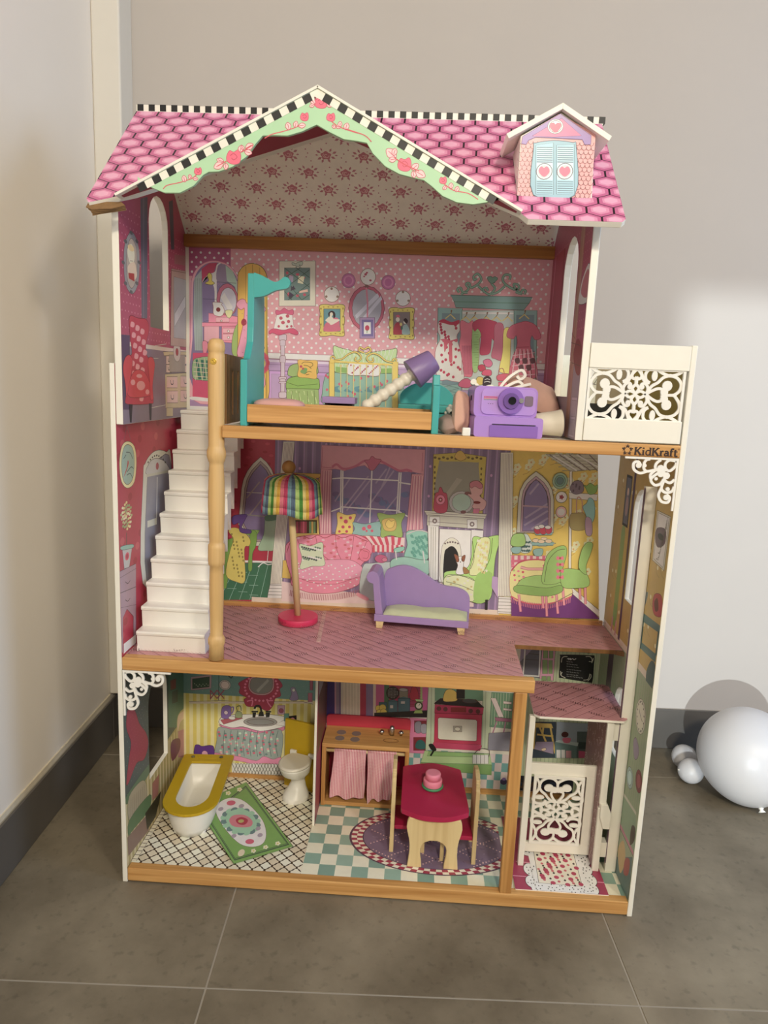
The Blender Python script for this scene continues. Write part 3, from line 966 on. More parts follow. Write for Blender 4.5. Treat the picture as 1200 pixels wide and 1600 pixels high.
ART['mid'] = '''
r b24 36 1760 824 3272
r 85709a 824 1760 2760 3272
p f2c93a 2760,1760 3600,1760 3464,3272 2760,3272
e c35 56 2240 20 12
e a13 204 2524 20 12
e c35 352 2808 20 12
e a13 500 3092 20 12
e c35 648 2352 20 12
e a13 796 2636 20 12
e c35 200 2920 20 12
e a13 348 3204 20 12
e c35 496 2464 20 12
e a13 644 2748 20 12
e c35 792 3032 20 12
e a13 196 2292 20 12
e c35 344 2576 20 12
e a13 492 2860 20 12
e c35 640 3144 20 12
e a13 788 2404 20 12
e c35 192 2688 20 12
e a13 340 2972 20 12
e c35 488 3256 20 12
e a13 636 2516 20 12
e c35 784 2800 20 12
e a13 188 3084 20 12
e c35 336 2344 20 12
e a13 484 2628 20 12
e c35 632 2912 20 12
e a13 780 3196 20 12
e c35 184 2456 20 12
e a13 332 2740 20 12
e c35 480 3024 20 12
e a13 628 2284 20 12
e c35 776 2568 20 12
e a13 180 2852 20 12
e c35 328 3136 20 12
e a13 476 2396 20 12
e c35 624 2680 20 12
e a13 772 2964 20 12
e c35 176 3248 20 12
e a13 324 2508 20 12
e c35 472 2792 20 12
e a13 620 3076 20 12
e c35 768 2336 20 12
e a13 172 2620 20 12
e c35 320 2904 20 12
e a13 468 3188 20 12
e c35 616 2448 20 12
e a13 764 2732 20 12
e c35 168 3016 20 12
e a13 316 2276 20 12
e c35 464 2560 20 12
e a13 612 2844 20 12
e c35 760 3128 20 12
e a13 164 2388 20 12
e c35 312 2672 20 12
e a13 460 2956 20 12
e c35 608 3240 20 12
e a13 756 2500 20 12
e c35 160 2784 20 12
e a13 308 3068 20 12
e c35 456 2328 20 12
e a13 604 2612 20 12
e c35 752 2896 20 12
e a13 156 3180 20 12
e c35 304 2440 20 12
e a13 452 2724 20 12
e c35 600 3008 20 12
e a13 748 2268 20 12
e c35 152 2552 20 12
e a13 300 2836 20 12
e c35 448 3120 20 12
e a13 596 2380 20 12
e c35 744 2664 20 12
e a13 148 2948 20 12
e c35 296 3232 20 12
e a13 444 2492 20 12
e c35 592 2776 20 12
e a13 740 3060 20 12
e c35 144 2320 20 12
e a13 292 2604 20 12
e c35 440 2888 20 12
e a13 588 3172 20 12
e c35 736 2432 20 12
e a13 140 2716 20 12
e c35 288 3000 20 12
e a13 436 2260 20 12
e c35 584 2544 20 12
e a13 732 2828 20 12
e c35 136 3112 20 12
e a13 284 2372 20 12
e c35 432 2656 20 12
e a13 580 2940 20 12
vs 9882a8 840 1760 2760 3260 72 36
vs b9c 848 1760 2760 3260 72 6
e c9c 888 2400 10 12
e c9c 960 2668 10 12
e c9c 1032 2936 10 12
e c9c 1104 3204 10 12
e c9c 1176 2632 10 12
e c9c 1248 2900 10 12
e c9c 1320 3168 10 12
e c9c 1392 2596 10 12
e c9c 1464 2864 10 12
e c9c 1536 3132 10 12
e c9c 1608 2560 10 12
e c9c 1680 2828 10 12
e c9c 1752 3096 10 12
e c9c 1824 2524 10 12
e c9c 1896 2792 10 12
e c9c 1968 3060 10 12
e c9c 2040 2488 10 12
e c9c 2112 2756 10 12
e c9c 2184 3024 10 12
e c9c 2256 2452 10 12
e c9c 2328 2720 10 12
e c9c 2400 2988 10 12
e c9c 2472 2416 10 12
e c9c 2544 2684 10 12
e c9c 2616 2952 10 12
e c9c 2688 3220 10 12
e c9c 888 2648 10 12
e c9c 960 2916 10 12
e c9c 1032 3184 10 12
e c9c 1104 2612 10 12
e c9c 1176 2880 10 12
e c9c 1248 3148 10 12
e c9c 1320 2576 10 12
e c9c 1392 2844 10 12
e c9c 1464 3112 10 12
e c9c 1536 2540 10 12
e c9c 1608 2808 10 12
e c9c 1680 3076 10 12
e c9c 1752 2504 10 12
e c9c 1824 2772 10 12
e c9c 1896 3040 10 12
e c9c 1968 2468 10 12
e c9c 2040 2736 10 12
e c9c 2112 3004 10 12
e c9c 2184 2432 10 12
e c9c 2256 2700 10 12
s b82 3 2760,1816 2808,1840 2800,1880
e fea 2818 1880 14 14
e fea 2806 1897 14 14
e fea 2785 1891 14 14
e fea 2785 1869 14 14
e fea 2806 1862 14 14
e da5 2800 1880 8 8
s b82 3 2972,2172 3020,2196 3012,2236
e fea 3030 2236 14 14
e fea 3018 2253 14 14
e fea 2997 2247 14 14
e fea 2997 2225 14 14
e fea 3018 2218 14 14
e da5 3012 2236 8 8
s b82 3 3184,2528 3232,2552 3224,2592
e fea 3242 2592 14 14
e fea 3230 2609 14 14
e fea 3209 2603 14 14
e fea 3209 2581 14 14
e fea 3230 2574 14 14
e da5 3224 2592 8 8
s b82 3 3396,2884 3444,2908 3436,2948
e fea 3454 2948 14 14
e fea 3442 2965 14 14
e fea 3421 2959 14 14
e fea 3421 2937 14 14
e fea 3442 2930 14 14
e da5 3436 2948 8 8
s b82 3 2868,1860 2916,1884 2908,1924
e fea 2926 1924 14 14
e fea 2914 1941 14 14
e fea 2893 1935 14 14
e fea 2893 1913 14 14
e fea 2914 1906 14 14
e da5 2908 1924 8 8
s b82 3 3080,2216 3128,2240 3120,2280
e fea 3138 2280 14 14
e fea 3126 2297 14 14
e fea 3105 2291 14 14
e fea 3105 2269 14 14
e fea 3126 2262 14 14
e da5 3120 2280 8 8
s b82 3 3292,2572 3340,2596 3332,2636
e fea 3350 2636 14 14
e fea 3338 2653 14 14
e fea 3317 2647 14 14
e fea 3317 2625 14 14
e fea 3338 2618 14 14
e da5 3332 2636 8 8
s b82 3 2764,2928 2812,2952 2804,2992
e fea 2822 2992 14 14
e fea 2810 3009 14 14
e fea 2789 3003 14 14
e fea 2789 2981 14 14
e fea 2810 2974 14 14
e da5 2804 2992 8 8
s b82 3 2976,1904 3024,1928 3016,1968
e fea 3034 1968 14 14
e fea 3022 1985 14 14
e fea 3001 1979 14 14
e fea 3001 1957 14 14
e fea 3022 1950 14 14
e da5 3016 1968 8 8
s b82 3 3188,2260 3236,2284 3228,2324
e fea 3246 2324 14 14
e fea 3234 2341 14 14
e fea 3213 2335 14 14
e fea 3213 2313 14 14
e fea 3234 2306 14 14
e da5 3228 2324 8 8
s b82 3 3400,2616 3448,2640 3440,2680
e fea 3458 2680 14 14
e fea 3446 2697 14 14
e fea 3425 2691 14 14
e fea 3425 2669 14 14
e fea 3446 2662 14 14
e da5 3440 2680 8 8
s b82 3 2872,2972 2920,2996 2912,3036
e fea 2930 3036 14 14
e fea 2918 3053 14 14
e fea 2897 3047 14 14
e fea 2897 3025 14 14
e fea 2918 3018 14 14
e da5 2912 3036 8 8
s b82 3 3084,1948 3132,1972 3124,2012
e fea 3142 2012 14 14
e fea 3130 2029 14 14
e fea 3109 2023 14 14
e fea 3109 2001 14 14
e fea 3130 1994 14 14
e da5 3124 2012 8 8
s b82 3 3296,2304 3344,2328 3336,2368
e fea 3354 2368 14 14
e fea 3342 2385 14 14
e fea 3321 2379 14 14
e fea 3321 2357 14 14
e fea 3342 2350 14 14
e da5 3336 2368 8 8
s b82 3 2768,2660 2816,2684 2808,2724
e fea 2826 2724 14 14
e fea 2814 2741 14 14
e fea 2793 2735 14 14
e fea 2793 2713 14 14
e fea 2814 2706 14 14
e da5 2808 2724 8 8
s b82 3 2980,3016 3028,3040 3020,3080
e fea 3038 3080 14 14
e fea 3026 3097 14 14
e fea 3005 3091 14 14
e fea 3005 3069 14 14
e fea 3026 3062 14 14
e da5 3020 3080 8 8
s b82 3 3192,1992 3240,2016 3232,2056
e fea 3250 2056 14 14
e fea 3238 2073 14 14
e fea 3217 2067 14 14
e fea 3217 2045 14 14
e fea 3238 2038 14 14
e da5 3232 2056 8 8
s b82 3 3404,2348 3452,2372 3444,2412
e fea 3462 2412 14 14
e fea 3450 2429 14 14
e fea 3429 2423 14 14
e fea 3429 2401 14 14
e fea 3450 2394 14 14
e da5 3444 2412 8 8
s b82 3 2876,2704 2924,2728 2916,2768
e fea 2934 2768 14 14
e fea 2922 2785 14 14
e fea 2901 2779 14 14
e fea 2901 2757 14 14
e fea 2922 2750 14 14
e da5 2916 2768 8 8
s b82 3 3088,3060 3136,3084 3128,3124
e fea 3146 3124 14 14
e fea 3134 3141 14 14
e fea 3113 3135 14 14
e fea 3113 3113 14 14
e fea 3134 3106 14 14
e da5 3128 3124 8 8
s b82 3 3300,2036 3348,2060 3340,2100
e fea 3358 2100 14 14
e fea 3346 2117 14 14
e fea 3325 2111 14 14
e fea 3325 2089 14 14
e fea 3346 2082 14 14
e da5 3340 2100 8 8
s b82 3 2772,2392 2820,2416 2812,2456
e fea 2830 2456 14 14
e fea 2818 2473 14 14
e fea 2797 2467 14 14
e fea 2797 2445 14 14
e fea 2818 2438 14 14
e da5 2812 2456 8 8
s b82 3 2984,2748 3032,2772 3024,2812
e fea 3042 2812 14 14
e fea 3030 2829 14 14
e fea 3009 2823 14 14
e fea 3009 2801 14 14
e fea 3030 2794 14 14
e da5 3024 2812 8 8
s b82 3 3196,3104 3244,3128 3236,3168
e fea 3254 3168 14 14
e fea 3242 3185 14 14
e fea 3221 3179 14 14
e fea 3221 3157 14 14
e fea 3242 3150 14 14
e da5 3236 3168 8 8
s b82 3 3408,2080 3456,2104 3448,2144
e fea 3466 2144 14 14
e fea 3454 2161 14 14
e fea 3433 2155 14 14
e fea 3433 2133 14 14
e fea 3454 2126 14 14
e da5 3448 2144 8 8
s b82 3 2880,2436 2928,2460 2920,2500
e fea 2938 2500 14 14
e fea 2926 2517 14 14
e fea 2905 2511 14 14
e fea 2905 2489 14 14
e fea 2926 2482 14 14
e da5 2920 2500 8 8
s b82 3 3092,2792 3140,2816 3132,2856
e fea 3150 2856 14 14
e fea 3138 2873 14 14
e fea 3117 2867 14 14
e fea 3117 2845 14 14
e fea 3138 2838 14 14
e da5 3132 2856 8 8
s b82 3 3304,3148 3352,3172 3344,3212
e fea 3362 3212 14 14
e fea 3350 3229 14 14
e fea 3329 3223 14 14
e fea 3329 3201 14 14
e fea 3350 3194 14 14
e da5 3344 3212 8 8
s b82 3 2776,2124 2824,2148 2816,2188
e fea 2834 2188 14 14
e fea 2822 2205 14 14
e fea 2801 2199 14 14
e fea 2801 2177 14 14
e fea 2822 2170 14 14
e da5 2816 2188 8 8
s b82 3 2988,2480 3036,2504 3028,2544
e fea 3046 2544 14 14
e fea 3034 2561 14 14
e fea 3013 2555 14 14
e fea 3013 2533 14 14
e fea 3034 2526 14 14
e da5 3028 2544 8 8
s b82 3 3200,2836 3248,2860 3240,2900
e fea 3258 2900 14 14
e fea 3246 2917 14 14
e fea 3225 2911 14 14
e fea 3225 2889 14 14
e fea 3246 2882 14 14
e da5 3240 2900 8 8
s b82 3 2884,2168 2932,2192 2924,2232
e fea 2942 2232 14 14
e fea 2930 2249 14 14
e fea 2909 2243 14 14
e fea 2909 2221 14 14
e fea 2930 2214 14 14
e da5 2924 2232 8 8
s b82 3 3096,2524 3144,2548 3136,2588
e fea 3154 2588 14 14
e fea 3142 2605 14 14
e fea 3121 2599 14 14
e fea 3121 2577 14 14
e fea 3142 2570 14 14
e da5 3136 2588 8 8
s b82 3 3308,2880 3356,2904 3348,2944
e fea 3366 2944 14 14
e fea 3354 2961 14 14
e fea 3333 2955 14 14
e fea 3333 2933 14 14
e fea 3354 2926 14 14
e da5 3348 2944 8 8
s b82 3 2780,1856 2828,1880 2820,1920
e fea 2838 1920 14 14
e fea 2826 1937 14 14
e fea 2805 1931 14 14
e fea 2805 1909 14 14
e fea 2826 1902 14 14
e da5 2820 1920 8 8
s b82 3 2992,2212 3040,2236 3032,2276
e fea 3050 2276 14 14
e fea 3038 2293 14 14
e fea 3017 2287 14 14
e fea 3017 2265 14 14
e fea 3038 2258 14 14
e da5 3032 2276 8 8
s b82 3 3204,2568 3252,2592 3244,2632
e fea 3262 2632 14 14
e fea 3250 2649 14 14
e fea 3229 2643 14 14
e fea 3229 2621 14 14
e fea 3250 2614 14 14
e da5 3244 2632 8 8
s b82 3 3416,2924 3464,2948 3456,2988
e fea 3474 2988 14 14
e fea 3462 3005 14 14
e fea 3441 2999 14 14
e fea 3441 2977 14 14
e fea 3462 2970 14 14
e da5 3456 2988 8 8
s b82 3 2888,1900 2936,1924 2928,1964
e fea 2946 1964 14 14
e fea 2934 1981 14 14
e fea 2913 1975 14 14
e fea 2913 1953 14 14
e fea 2934 1946 14 14
e da5 2928 1964 8 8
s b82 3 3100,2256 3148,2280 3140,2320
e fea 3158 2320 14 14
e fea 3146 2337 14 14
e fea 3125 2331 14 14
e fea 3125 2309 14 14
e fea 3146 2302 14 14
e da5 3140 2320 8 8
s b82 3 3312,2612 3360,2636 3352,2676
e fea 3370 2676 14 14
e fea 3358 2693 14 14
e fea 3337 2687 14 14
e fea 3337 2665 14 14
e fea 3358 2658 14 14
e da5 3352 2676 8 8
s b82 3 2784,2968 2832,2992 2824,3032
e fea 2842 3032 14 14
e fea 2830 3049 14 14
e fea 2809 3043 14 14
e fea 2809 3021 14 14
e fea 2830 3014 14 14
e da5 2824 3032 8 8
s b82 3 2996,1944 3044,1968 3036,2008
e fea 3054 2008 14 14
e fea 3042 2025 14 14
e fea 3021 2019 14 14
e fea 3021 1997 14 14
e fea 3042 1990 14 14
e da5 3036 2008 8 8
s b82 3 3208,2300 3256,2324 3248,2364
e fea 3266 2364 14 14
e fea 3254 2381 14 14
e fea 3233 2375 14 14
e fea 3233 2353 14 14
e fea 3254 2346 14 14
e da5 3248 2364 8 8
s b82 3 3420,2656 3468,2680 3460,2720
e fea 3478 2720 14 14
e fea 3466 2737 14 14
e fea 3445 2731 14 14
e fea 3445 2709 14 14
e fea 3466 2702 14 14
e da5 3460 2720 8 8
s b82 3 2892,3012 2940,3036 2932,3076
e fea 2950 3076 14 14
e fea 2938 3093 14 14
e fea 2917 3087 14 14
e fea 2917 3065 14 14
e fea 2938 3058 14 14
e da5 2932 3076 8 8
s b82 3 3104,1988 3152,2012 3144,2052
e fea 3162 2052 14 14
e fea 3150 2069 14 14
e fea 3129 2063 14 14
e fea 3129 2041 14 14
e fea 3150 2034 14 14
e da5 3144 2052 8 8
s b82 3 3316,2344 3364,2368 3356,2408
e fea 3374 2408 14 14
e fea 3362 2425 14 14
e fea 3341 2419 14 14
e fea 3341 2397 14 14
e fea 3362 2390 14 14
e da5 3356 2408 8 8
s b82 3 2788,2700 2836,2724 2828,2764
e fea 2846 2764 14 14
e fea 2834 2781 14 14
e fea 2813 2775 14 14
e fea 2813 2753 14 14
e fea 2834 2746 14 14
e da5 2828 2764 8 8
s b82 3 3000,3056 3048,3080 3040,3120
e fea 3058 3120 14 14
e fea 3046 3137 14 14
e fea 3025 3131 14 14
e fea 3025 3109 14 14
e fea 3046 3102 14 14
e da5 3040 3120 8 8
s b82 3 3212,2032 3260,2056 3252,2096
e fea 3270 2096 14 14
e fea 3258 2113 14 14
e fea 3237 2107 14 14
e fea 3237 2085 14 14
e fea 3258 2078 14 14
e da5 3252 2096 8 8
s b82 3 3424,2388 3472,2412 3464,2452
e fea 3482 2452 14 14
e fea 3470 2469 14 14
e fea 3449 2463 14 14
e fea 3449 2441 14 14
e fea 3470 2434 14 14
e da5 3464 2452 8 8
s b82 3 2896,2744 2944,2768 2936,2808
e fea 2954 2808 14 14
e fea 2942 2825 14 14
e fea 2921 2819 14 14
e fea 2921 2797 14 14
e fea 2942 2790 14 14
e da5 2936 2808 8 8
s b82 3 3108,3100 3156,3124 3148,3164
e fea 3166 3164 14 14
e fea 3154 3181 14 14
e fea 3133 3175 14 14
e fea 3133 3153 14 14
e fea 3154 3146 14 14
e da5 3148 3164 8 8
s b82 3 3320,2076 3368,2100 3360,2140
e fea 3378 2140 14 14
e fea 3366 2157 14 14
e fea 3345 2151 14 14
e fea 3345 2129 14 14
e fea 3366 2122 14 14
e da5 3360 2140 8 8
s b82 3 2792,2432 2840,2456 2832,2496
e fea 2850 2496 14 14
e fea 2838 2513 14 14
e fea 2817 2507 14 14
e fea 2817 2485 14 14
e fea 2838 2478 14 14
e da5 2832 2496 8 8
s b82 3 3004,2788 3052,2812 3044,2852
e fea 3062 2852 14 14
e fea 3050 2869 14 14
e fea 3029 2863 14 14
e fea 3029 2841 14 14
e fea 3050 2834 14 14
e da5 3044 2852 8 8
s b82 3 3216,3144 3264,3168 3256,3208
e fea 3274 3208 14 14
e fea 3262 3225 14 14
e fea 3241 3219 14 14
e fea 3241 3197 14 14
e fea 3262 3190 14 14
e da5 3256 3208 8 8
s b82 3 3428,2120 3476,2144 3468,2184
e fea 3486 2184 14 14
e fea 3474 2201 14 14
e fea 3453 2195 14 14
e fea 3453 2173 14 14
e fea 3474 2166 14 14
e da5 3468 2184 8 8
s b82 3 2900,2476 2948,2500 2940,2540
e fea 2958 2540 14 14
e fea 2946 2557 14 14
e fea 2925 2551 14 14
e fea 2925 2529 14 14
e fea 2946 2522 14 14
e da5 2940 2540 8 8
s b82 3 3112,2832 3160,2856 3152,2896
e fea 3170 2896 14 14
e fea 3158 2913 14 14
e fea 3137 2907 14 14
e fea 3137 2885 14 14
e fea 3158 2878 14 14
e da5 3152 2896 8 8
s b82 3 3324,3188 3372,3212 3364,3252
e fea 3382 3252 14 14
e fea 3370 3269 14 14
e fea 3349 3263 14 14
e fea 3349 3241 14 14
e fea 3370 3234 14 14
e da5 3364 3252 8 8
s b82 3 2796,2164 2844,2188 2836,2228
e fea 2854 2228 14 14
e fea 2842 2245 14 14
e fea 2821 2239 14 14
e fea 2821 2217 14 14
e fea 2842 2210 14 14
e da5 2836 2228 8 8
s b82 3 3008,2520 3056,2544 3048,2584
e fea 3066 2584 14 14
e fea 3054 2601 14 14
e fea 3033 2595 14 14
e fea 3033 2573 14 14
e fea 3054 2566 14 14
e da5 3048 2584 8 8
s b82 3 3220,2876 3268,2900 3260,2940
e fea 3278 2940 14 14
e fea 3266 2957 14 14
e fea 3245 2951 14 14
e fea 3245 2929 14 14
e fea 3266 2922 14 14
e da5 3260 2940 8 8
s b82 3 3432,1852 3480,1876 3472,1916
e fea 3490 1916 14 14
e fea 3478 1933 14 14
e fea 3457 1927 14 14
e fea 3457 1905 14 14
e fea 3478 1898 14 14
e da5 3472 1916 8 8
s b82 3 2904,2208 2952,2232 2944,2272
e fea 2962 2272 14 14
e fea 2950 2289 14 14
e fea 2929 2283 14 14
e fea 2929 2261 14 14
e fea 2950 2254 14 14
e da5 2944 2272 8 8
s b82 3 3116,2564 3164,2588 3156,2628
e fea 3174 2628 14 14
e fea 3162 2645 14 14
e fea 3141 2639 14 14
e fea 3141 2617 14 14
e fea 3162 2610 14 14
e da5 3156 2628 8 8
s b82 3 3328,2920 3376,2944 3368,2984
e fea 3386 2984 14 14
e fea 3374 3001 14 14
e fea 3353 2995 14 14
e fea 3353 2973 14 14
e fea 3374 2966 14 14
e da5 3368 2984 8 8
O 433 4
p ccb 521,2437 547,2746 563,2823 595,2894 642,2958 704,3015 752,2976 794,2921 822,2856 830,2802 820,2508 761,2264 620,2257
p a99 549,2452 575,2748 594,2825 629,2895 704,2981 760,2929 795,2869 810,2800 800,2507 746,2299 627,2293
p 87a 566,2453 593,2748 612,2826 643,2882 704,2954 750,2905 778,2854 793,2800 779,2506 732,2320 637,2315
O - 3
l 998 9 576,2524 786,2514
l ccb 6 589,2714 755,2715
l a99 11 618,2526 769,2729
l a99 11 590,2665 699,2809
p 375 339,2084 819,2124 781,1788 339,1763
p eee 395,2123 833,2132 833,2118 396,2102
l 9cb 3 777,2100 710,1784
l 9cb 3 709,2096 622,1779
l 9cb 3 642,2093 533,1774
l 9cb 3 574,2089 444,1769
l 9cb 3 506,2086 356,1764
l 9cb 3 438,2082 267,1759
l 9cb 3 370,2078 178,1754
l 9cb 3 424,2045 502,2046
l 9cb 3 519,2021 597,2023
l 9cb 3 614,1998 692,1999
l 9cb 3 426,1958 504,1960
l 9cb 3 521,1934 599,1936
l 9cb 3 616,1910 694,1912
l 9cb 3 427,1871 506,1872
l 9cb 3 523,1847 601,1848
l 9cb 3 618,1823 696,1824
O 454 3
p 7a3 402,2288 480,2321 480,2250 417,1870 389,1869
p 8b4 451,2391 703,2396 683,2360 480,2335
q 7a3 626,2371 676,2374 670,2260 642,2186 639,2050 608,2048 614,2185
O 763 3
q dc4 437,2376 479,2406 549,2388 620,2314 614,2257 572,2226 580,1952 510,1934 417,1994 452,2205 480,2307
e a92 465 2349 4 7
e a92 506 2284 4 7
e a92 548 2219 4 7
e a92 469 2147 4 7
e a92 510 2082 4 7
e a92 552 2016 4 7
e a92 471 2318 4 7
e a92 512 2253 4 7
e a92 553 2188 4 7
e a92 475 2116 4 7
e a92 516 2050 4 7
e a92 558 1984 4 7
e a92 477 2287 4 7
e a92 518 2222 4 7
e a92 559 2156 4 7
e a92 480 2084 4 7
e a92 522 2019 4 8
e a92 561 2327 4 7
e a92 482 2256 4 7
e a92 524 2190 4 7
e a92 565 2125 4 7
e a92 486 2053 4 7
e a92 528 1987 4 8
e a92 567 2296 4 7
e a92 488 2224 4 7
e a92 530 2159 4 7
O 324 3
q 649 465,2483 493,2513 590,2525 577,2482 549,2410 626,2392 620,2364 536,2374 528,2451 479,2434
O 365 3
q 9b9 758,2519 855,2538 850,2383 831,2239 761,2222 691,2232 739,2363
O - 3
q 586 751,2522 855,2538 853,2496 758,2477
l ddd 6 778,2222 770,2122
s ddd 8 692,2074 734,2112 777,2100 819,2110
O 887 3
p ddc 893,3153 984,3157 898,1935 800,1930
O - 3
l a99 3 905,3144 813,1931
l a99 3 916,3145 825,1932
l a99 3 927,3146 837,1932
l a99 3 938,3146 849,1933
l a99 3 950,3146 861,1934
l a99 3 961,3147 873,1934
l a99 3 972,3148 886,1935
O 766 3
p eed 800,1930 898,1935 898,1879 897,1790 774,1783 786,1865
O - 3
l 776 4 794,1922 898,1924
l 776 4 790,1892 898,1895
l 776 4 786,1863 899,1866
l 776 4 782,1834 899,1837
l 776 4 777,1804 900,1808
r dcb 640 1760 2760 1808
p ecc 897,1960 1675,1874 2300,2036 2536,1921 2542,1826 900,1782
O 653 4
p db4 978,2898 1251,2898 1244,2868 1168,2864 1211,2372 1180,2371 957,2359 977,2548
O 653 3
p 431 994,2833 1176,2842 1188,2387 1003,2377
e db4 1214 2851 23 23
p b35 1012,2487 1029,2488 1031,2379 1014,2378
p 824 1030,2488 1047,2489 1049,2380 1032,2379
p b35 1049,2489 1066,2490 1068,2381 1051,2380
p d57 1067,2490 1084,2491 1086,2382 1069,2381
p b35 1086,2491 1102,2492 1105,2382 1088,2382
p 532 1104,2492 1121,2492 1123,2384 1106,2383
p 6a7 1122,2493 1139,2494 1142,2384 1125,2384
p db4 1140,2494 1158,2494 1160,2386 1143,2384
p 7a6 1159,2494 1176,2495 1178,2386 1162,2386
p db4 980,2384 1195,2395 1196,2364 980,2353
p db4 1000,2525 1192,2535 1192,2509 1001,2499
O 543 3
p db3 907,2144 976,2155 972,1988 901,1992
O - 3
O 645 3
p 87a 1301,2991 1953,3022 1981,2443 1318,2409
O - 3
e 769 1339 2735 30 24
e 67a 1433 2683 30 25
e 769 1528 2630 30 25
e 67a 1622 2578 30 25
e 769 1710 2710 30 24
e 67a 1804 2658 30 25
e 769 1899 2606 30 24
e 67a 1381 2708 30 24
e 769 1475 2656 30 25
e 67a 1570 2603 30 25
e 769 1657 2735 30 24
e 67a 1752 2683 30 24
e 769 1846 2631 30 25
e 67a 1932 2762 30 24
e 769 1422 2680 30 24
e 67a 1517 2628 30 25
e 769 1612 2576 30 25
e 67a 1699 2708 30 25
e 769 1794 2656 30 24
e 67a 1888 2604 30 24
e 769 1370 2706 30 24
e 67a 1464 2654 30 25
e 769 1559 2601 30 25
e 67a 1646 2733 30 24
e 769 1741 2681 30 24
e 67a 1836 2629 30 25
e 769 1922 2760 30 24
e 67a 1412 2678 30 24
e 769 1506 2626 30 25
e 67a 1601 2574 30 25
e 769 1688 2706 30 25
e 67a 1783 2654 30 24
e 769 1878 2602 30 25
e 67a 1360 2704 30 24
e 769 1454 2651 30 24
e 67a 1548 2599 30 25
e 769 1636 2731 30 24
e 67a 1730 2679 30 24
e 769 1825 2627 30 25
e 67a 1911 2758 30 24
l a9b 12 1333,2673 1456,2878
l a9b 12 1403,2615 1606,2900
l a9b 12 1434,2601 1636,2886
l a9b 12 1528,2513 1814,2955
l a9b 12 1715,2799 1782,2984
l a9b 12 1667,2489 1853,2744
l a9b 12 1668,2842 1753,2967
l ddd 11 1376,2995 1386,2412
l ddd 11 1391,2996 1402,2413
l ddd 11 1633,2962 1631,2425
l ddd 11 1859,2942 1852,2436
l ddd 11 1874,2942 1870,2437
l ddd 11 1305,2863 1395,2875
l ddd 11 1395,2875 1862,2874
l ddd 11 1863,2859 1961,2848
l ddd 11 1305,2587 1388,2622
l ddd 11 1388,2630 1858,2622
l ddd 11 1858,2622 1967,2566
O a57 3
p d9a 1210,3137 2062,3138 2062,2936 1964,2954 1874,2950 1782,2998 1692,3009 1648,2962 1618,2953 1572,2989 1482,2970 1408,2936 1332,2948 1208,2934
O - 3
l b57 4 1219,3123 1215,2950
l b57 4 2045,3116 2046,2958
l b57 4 1219,2957 1310,2954
O 733 3
s c68 19 1302,2961 1339,2986 1378,2957 1423,2952 1497,2978 1571,3026 1631,3022 1690,3032 1782,2991 1858,2957 1918,2967 1964,2954
q c68 1629,3066 1660,3046 1705,3040 1677,2994 1648,2955 1618,2953 1594,2997 1571,3026 1608,3036
O - 3
O 945 3
p d9a 1212,2942 1302,2938 1294,2717 1310,2393 1218,2388 1195,2712
p d9a 1965,2932 2062,2936 2051,2708 2078,2479 1943,2441 1953,2704
O - 3
l b68 5 1227,2927 1223,2396
l ecc 4 1236,2928 1232,2397
l b68 5 1977,2917 1960,2457
l ecc 4 1986,2918 1972,2466
l b68 5 1247,2928 1244,2398
l ecc 4 1256,2929 1254,2398
l b68 5 1998,2918 1990,2459
l ecc 4 2007,2919 2002,2467
l b68 5 1266,2929 1266,2399
l ecc 4 1276,2930 1275,2399
l b68 5 2019,2919 2021,2460
l ecc 4 2028,2920 2032,2469
l b68 5 1286,2930 1287,2400
l ecc 4 1295,2930 1296,2400
l b68 5 2040,2920 2051,2462
l ecc 4 2049,2921 2063,2470
O 943 3
p fcc 1533,2397 1930,2394 1933,2266 1660,2262
O - 3
p d46 1571,2391 1599,2391 1666,2318 1640,2316
p d46 1632,2394 1660,2394 1712,2320 1686,2318
p d46 1693,2397 1721,2397 1757,2322 1731,2321
p d46 1754,2400 1782,2400 1803,2325 1777,2323
p d46 1815,2403 1842,2403 1849,2327 1823,2326
p d46 1876,2406 1903,2406 1894,2329 1869,2328
p d46 1661,2317 1681,2317 1684,2252 1664,2253
p d46 1701,2319 1721,2319 1723,2254 1703,2255
p d46 1740,2321 1760,2321 1763,2257 1743,2257
p d46 1780,2324 1800,2323 1803,2259 1783,2259
p d46 1820,2326 1840,2325 1842,2261 1823,2261
p d46 1860,2328 1880,2327 1882,2263 1862,2264
p d46 1899,2330 1919,2329 1922,2265 1902,2266
O 652 3
q ec5 1358,2582 1435,2562 1511,2574 1491,2496 1486,2402 1410,2406 1349,2387 1361,2489
O - 3
e c36 1390 2537 12 12
e c36 1430 2508 18 18
e c36 1467 2541 14 14
e c36 1408 2460 14 14
e c36 1462 2463 12 12
e c36 1440 2423 12 12
e c36 1379 2420 11 11
O 465 3
q 8bb 1491,2504 1590,2493 1726,2523 1721,2461 1731,2399 1624,2401 1494,2395 1508,2450
O - 3
e d57 1584 2454 17 17
e d57 1629 2472 18 19
e d57 1653 2439 12 12
e d57 1608 2436 9 10
O 562 3
q 9b5 1693,2591 1800,2581 1920,2602 1894,2516 1906,2400 1807,2411 1732,2391 1730,2492
O 873 3
q db5 1741,2539 1831,2552 1856,2498 1836,2451 1767,2448 1743,2485
q ec5 1765,2502 1786,2542 1810,2527 1840,2536 1827,2482 1789,2472
O a34 4
q e8a 928,2232 943,2296 1027,2347 1134,2376 1364,2393 1533,2397 1634,2347 1660,2270 1632,2206 1572,2139 1545,2042 1409,1939 1020,1918 979,2012 938,2137
O - 3
e fbc 1034 2348 14 9
e d67 1148 2289 14 10
e fbc 1263 2230 14 9
e d67 1371 2360 14 10
e fbc 1485 2302 14 10
e d67 1600 2243 14 9
e fbc 1140 2344 14 9
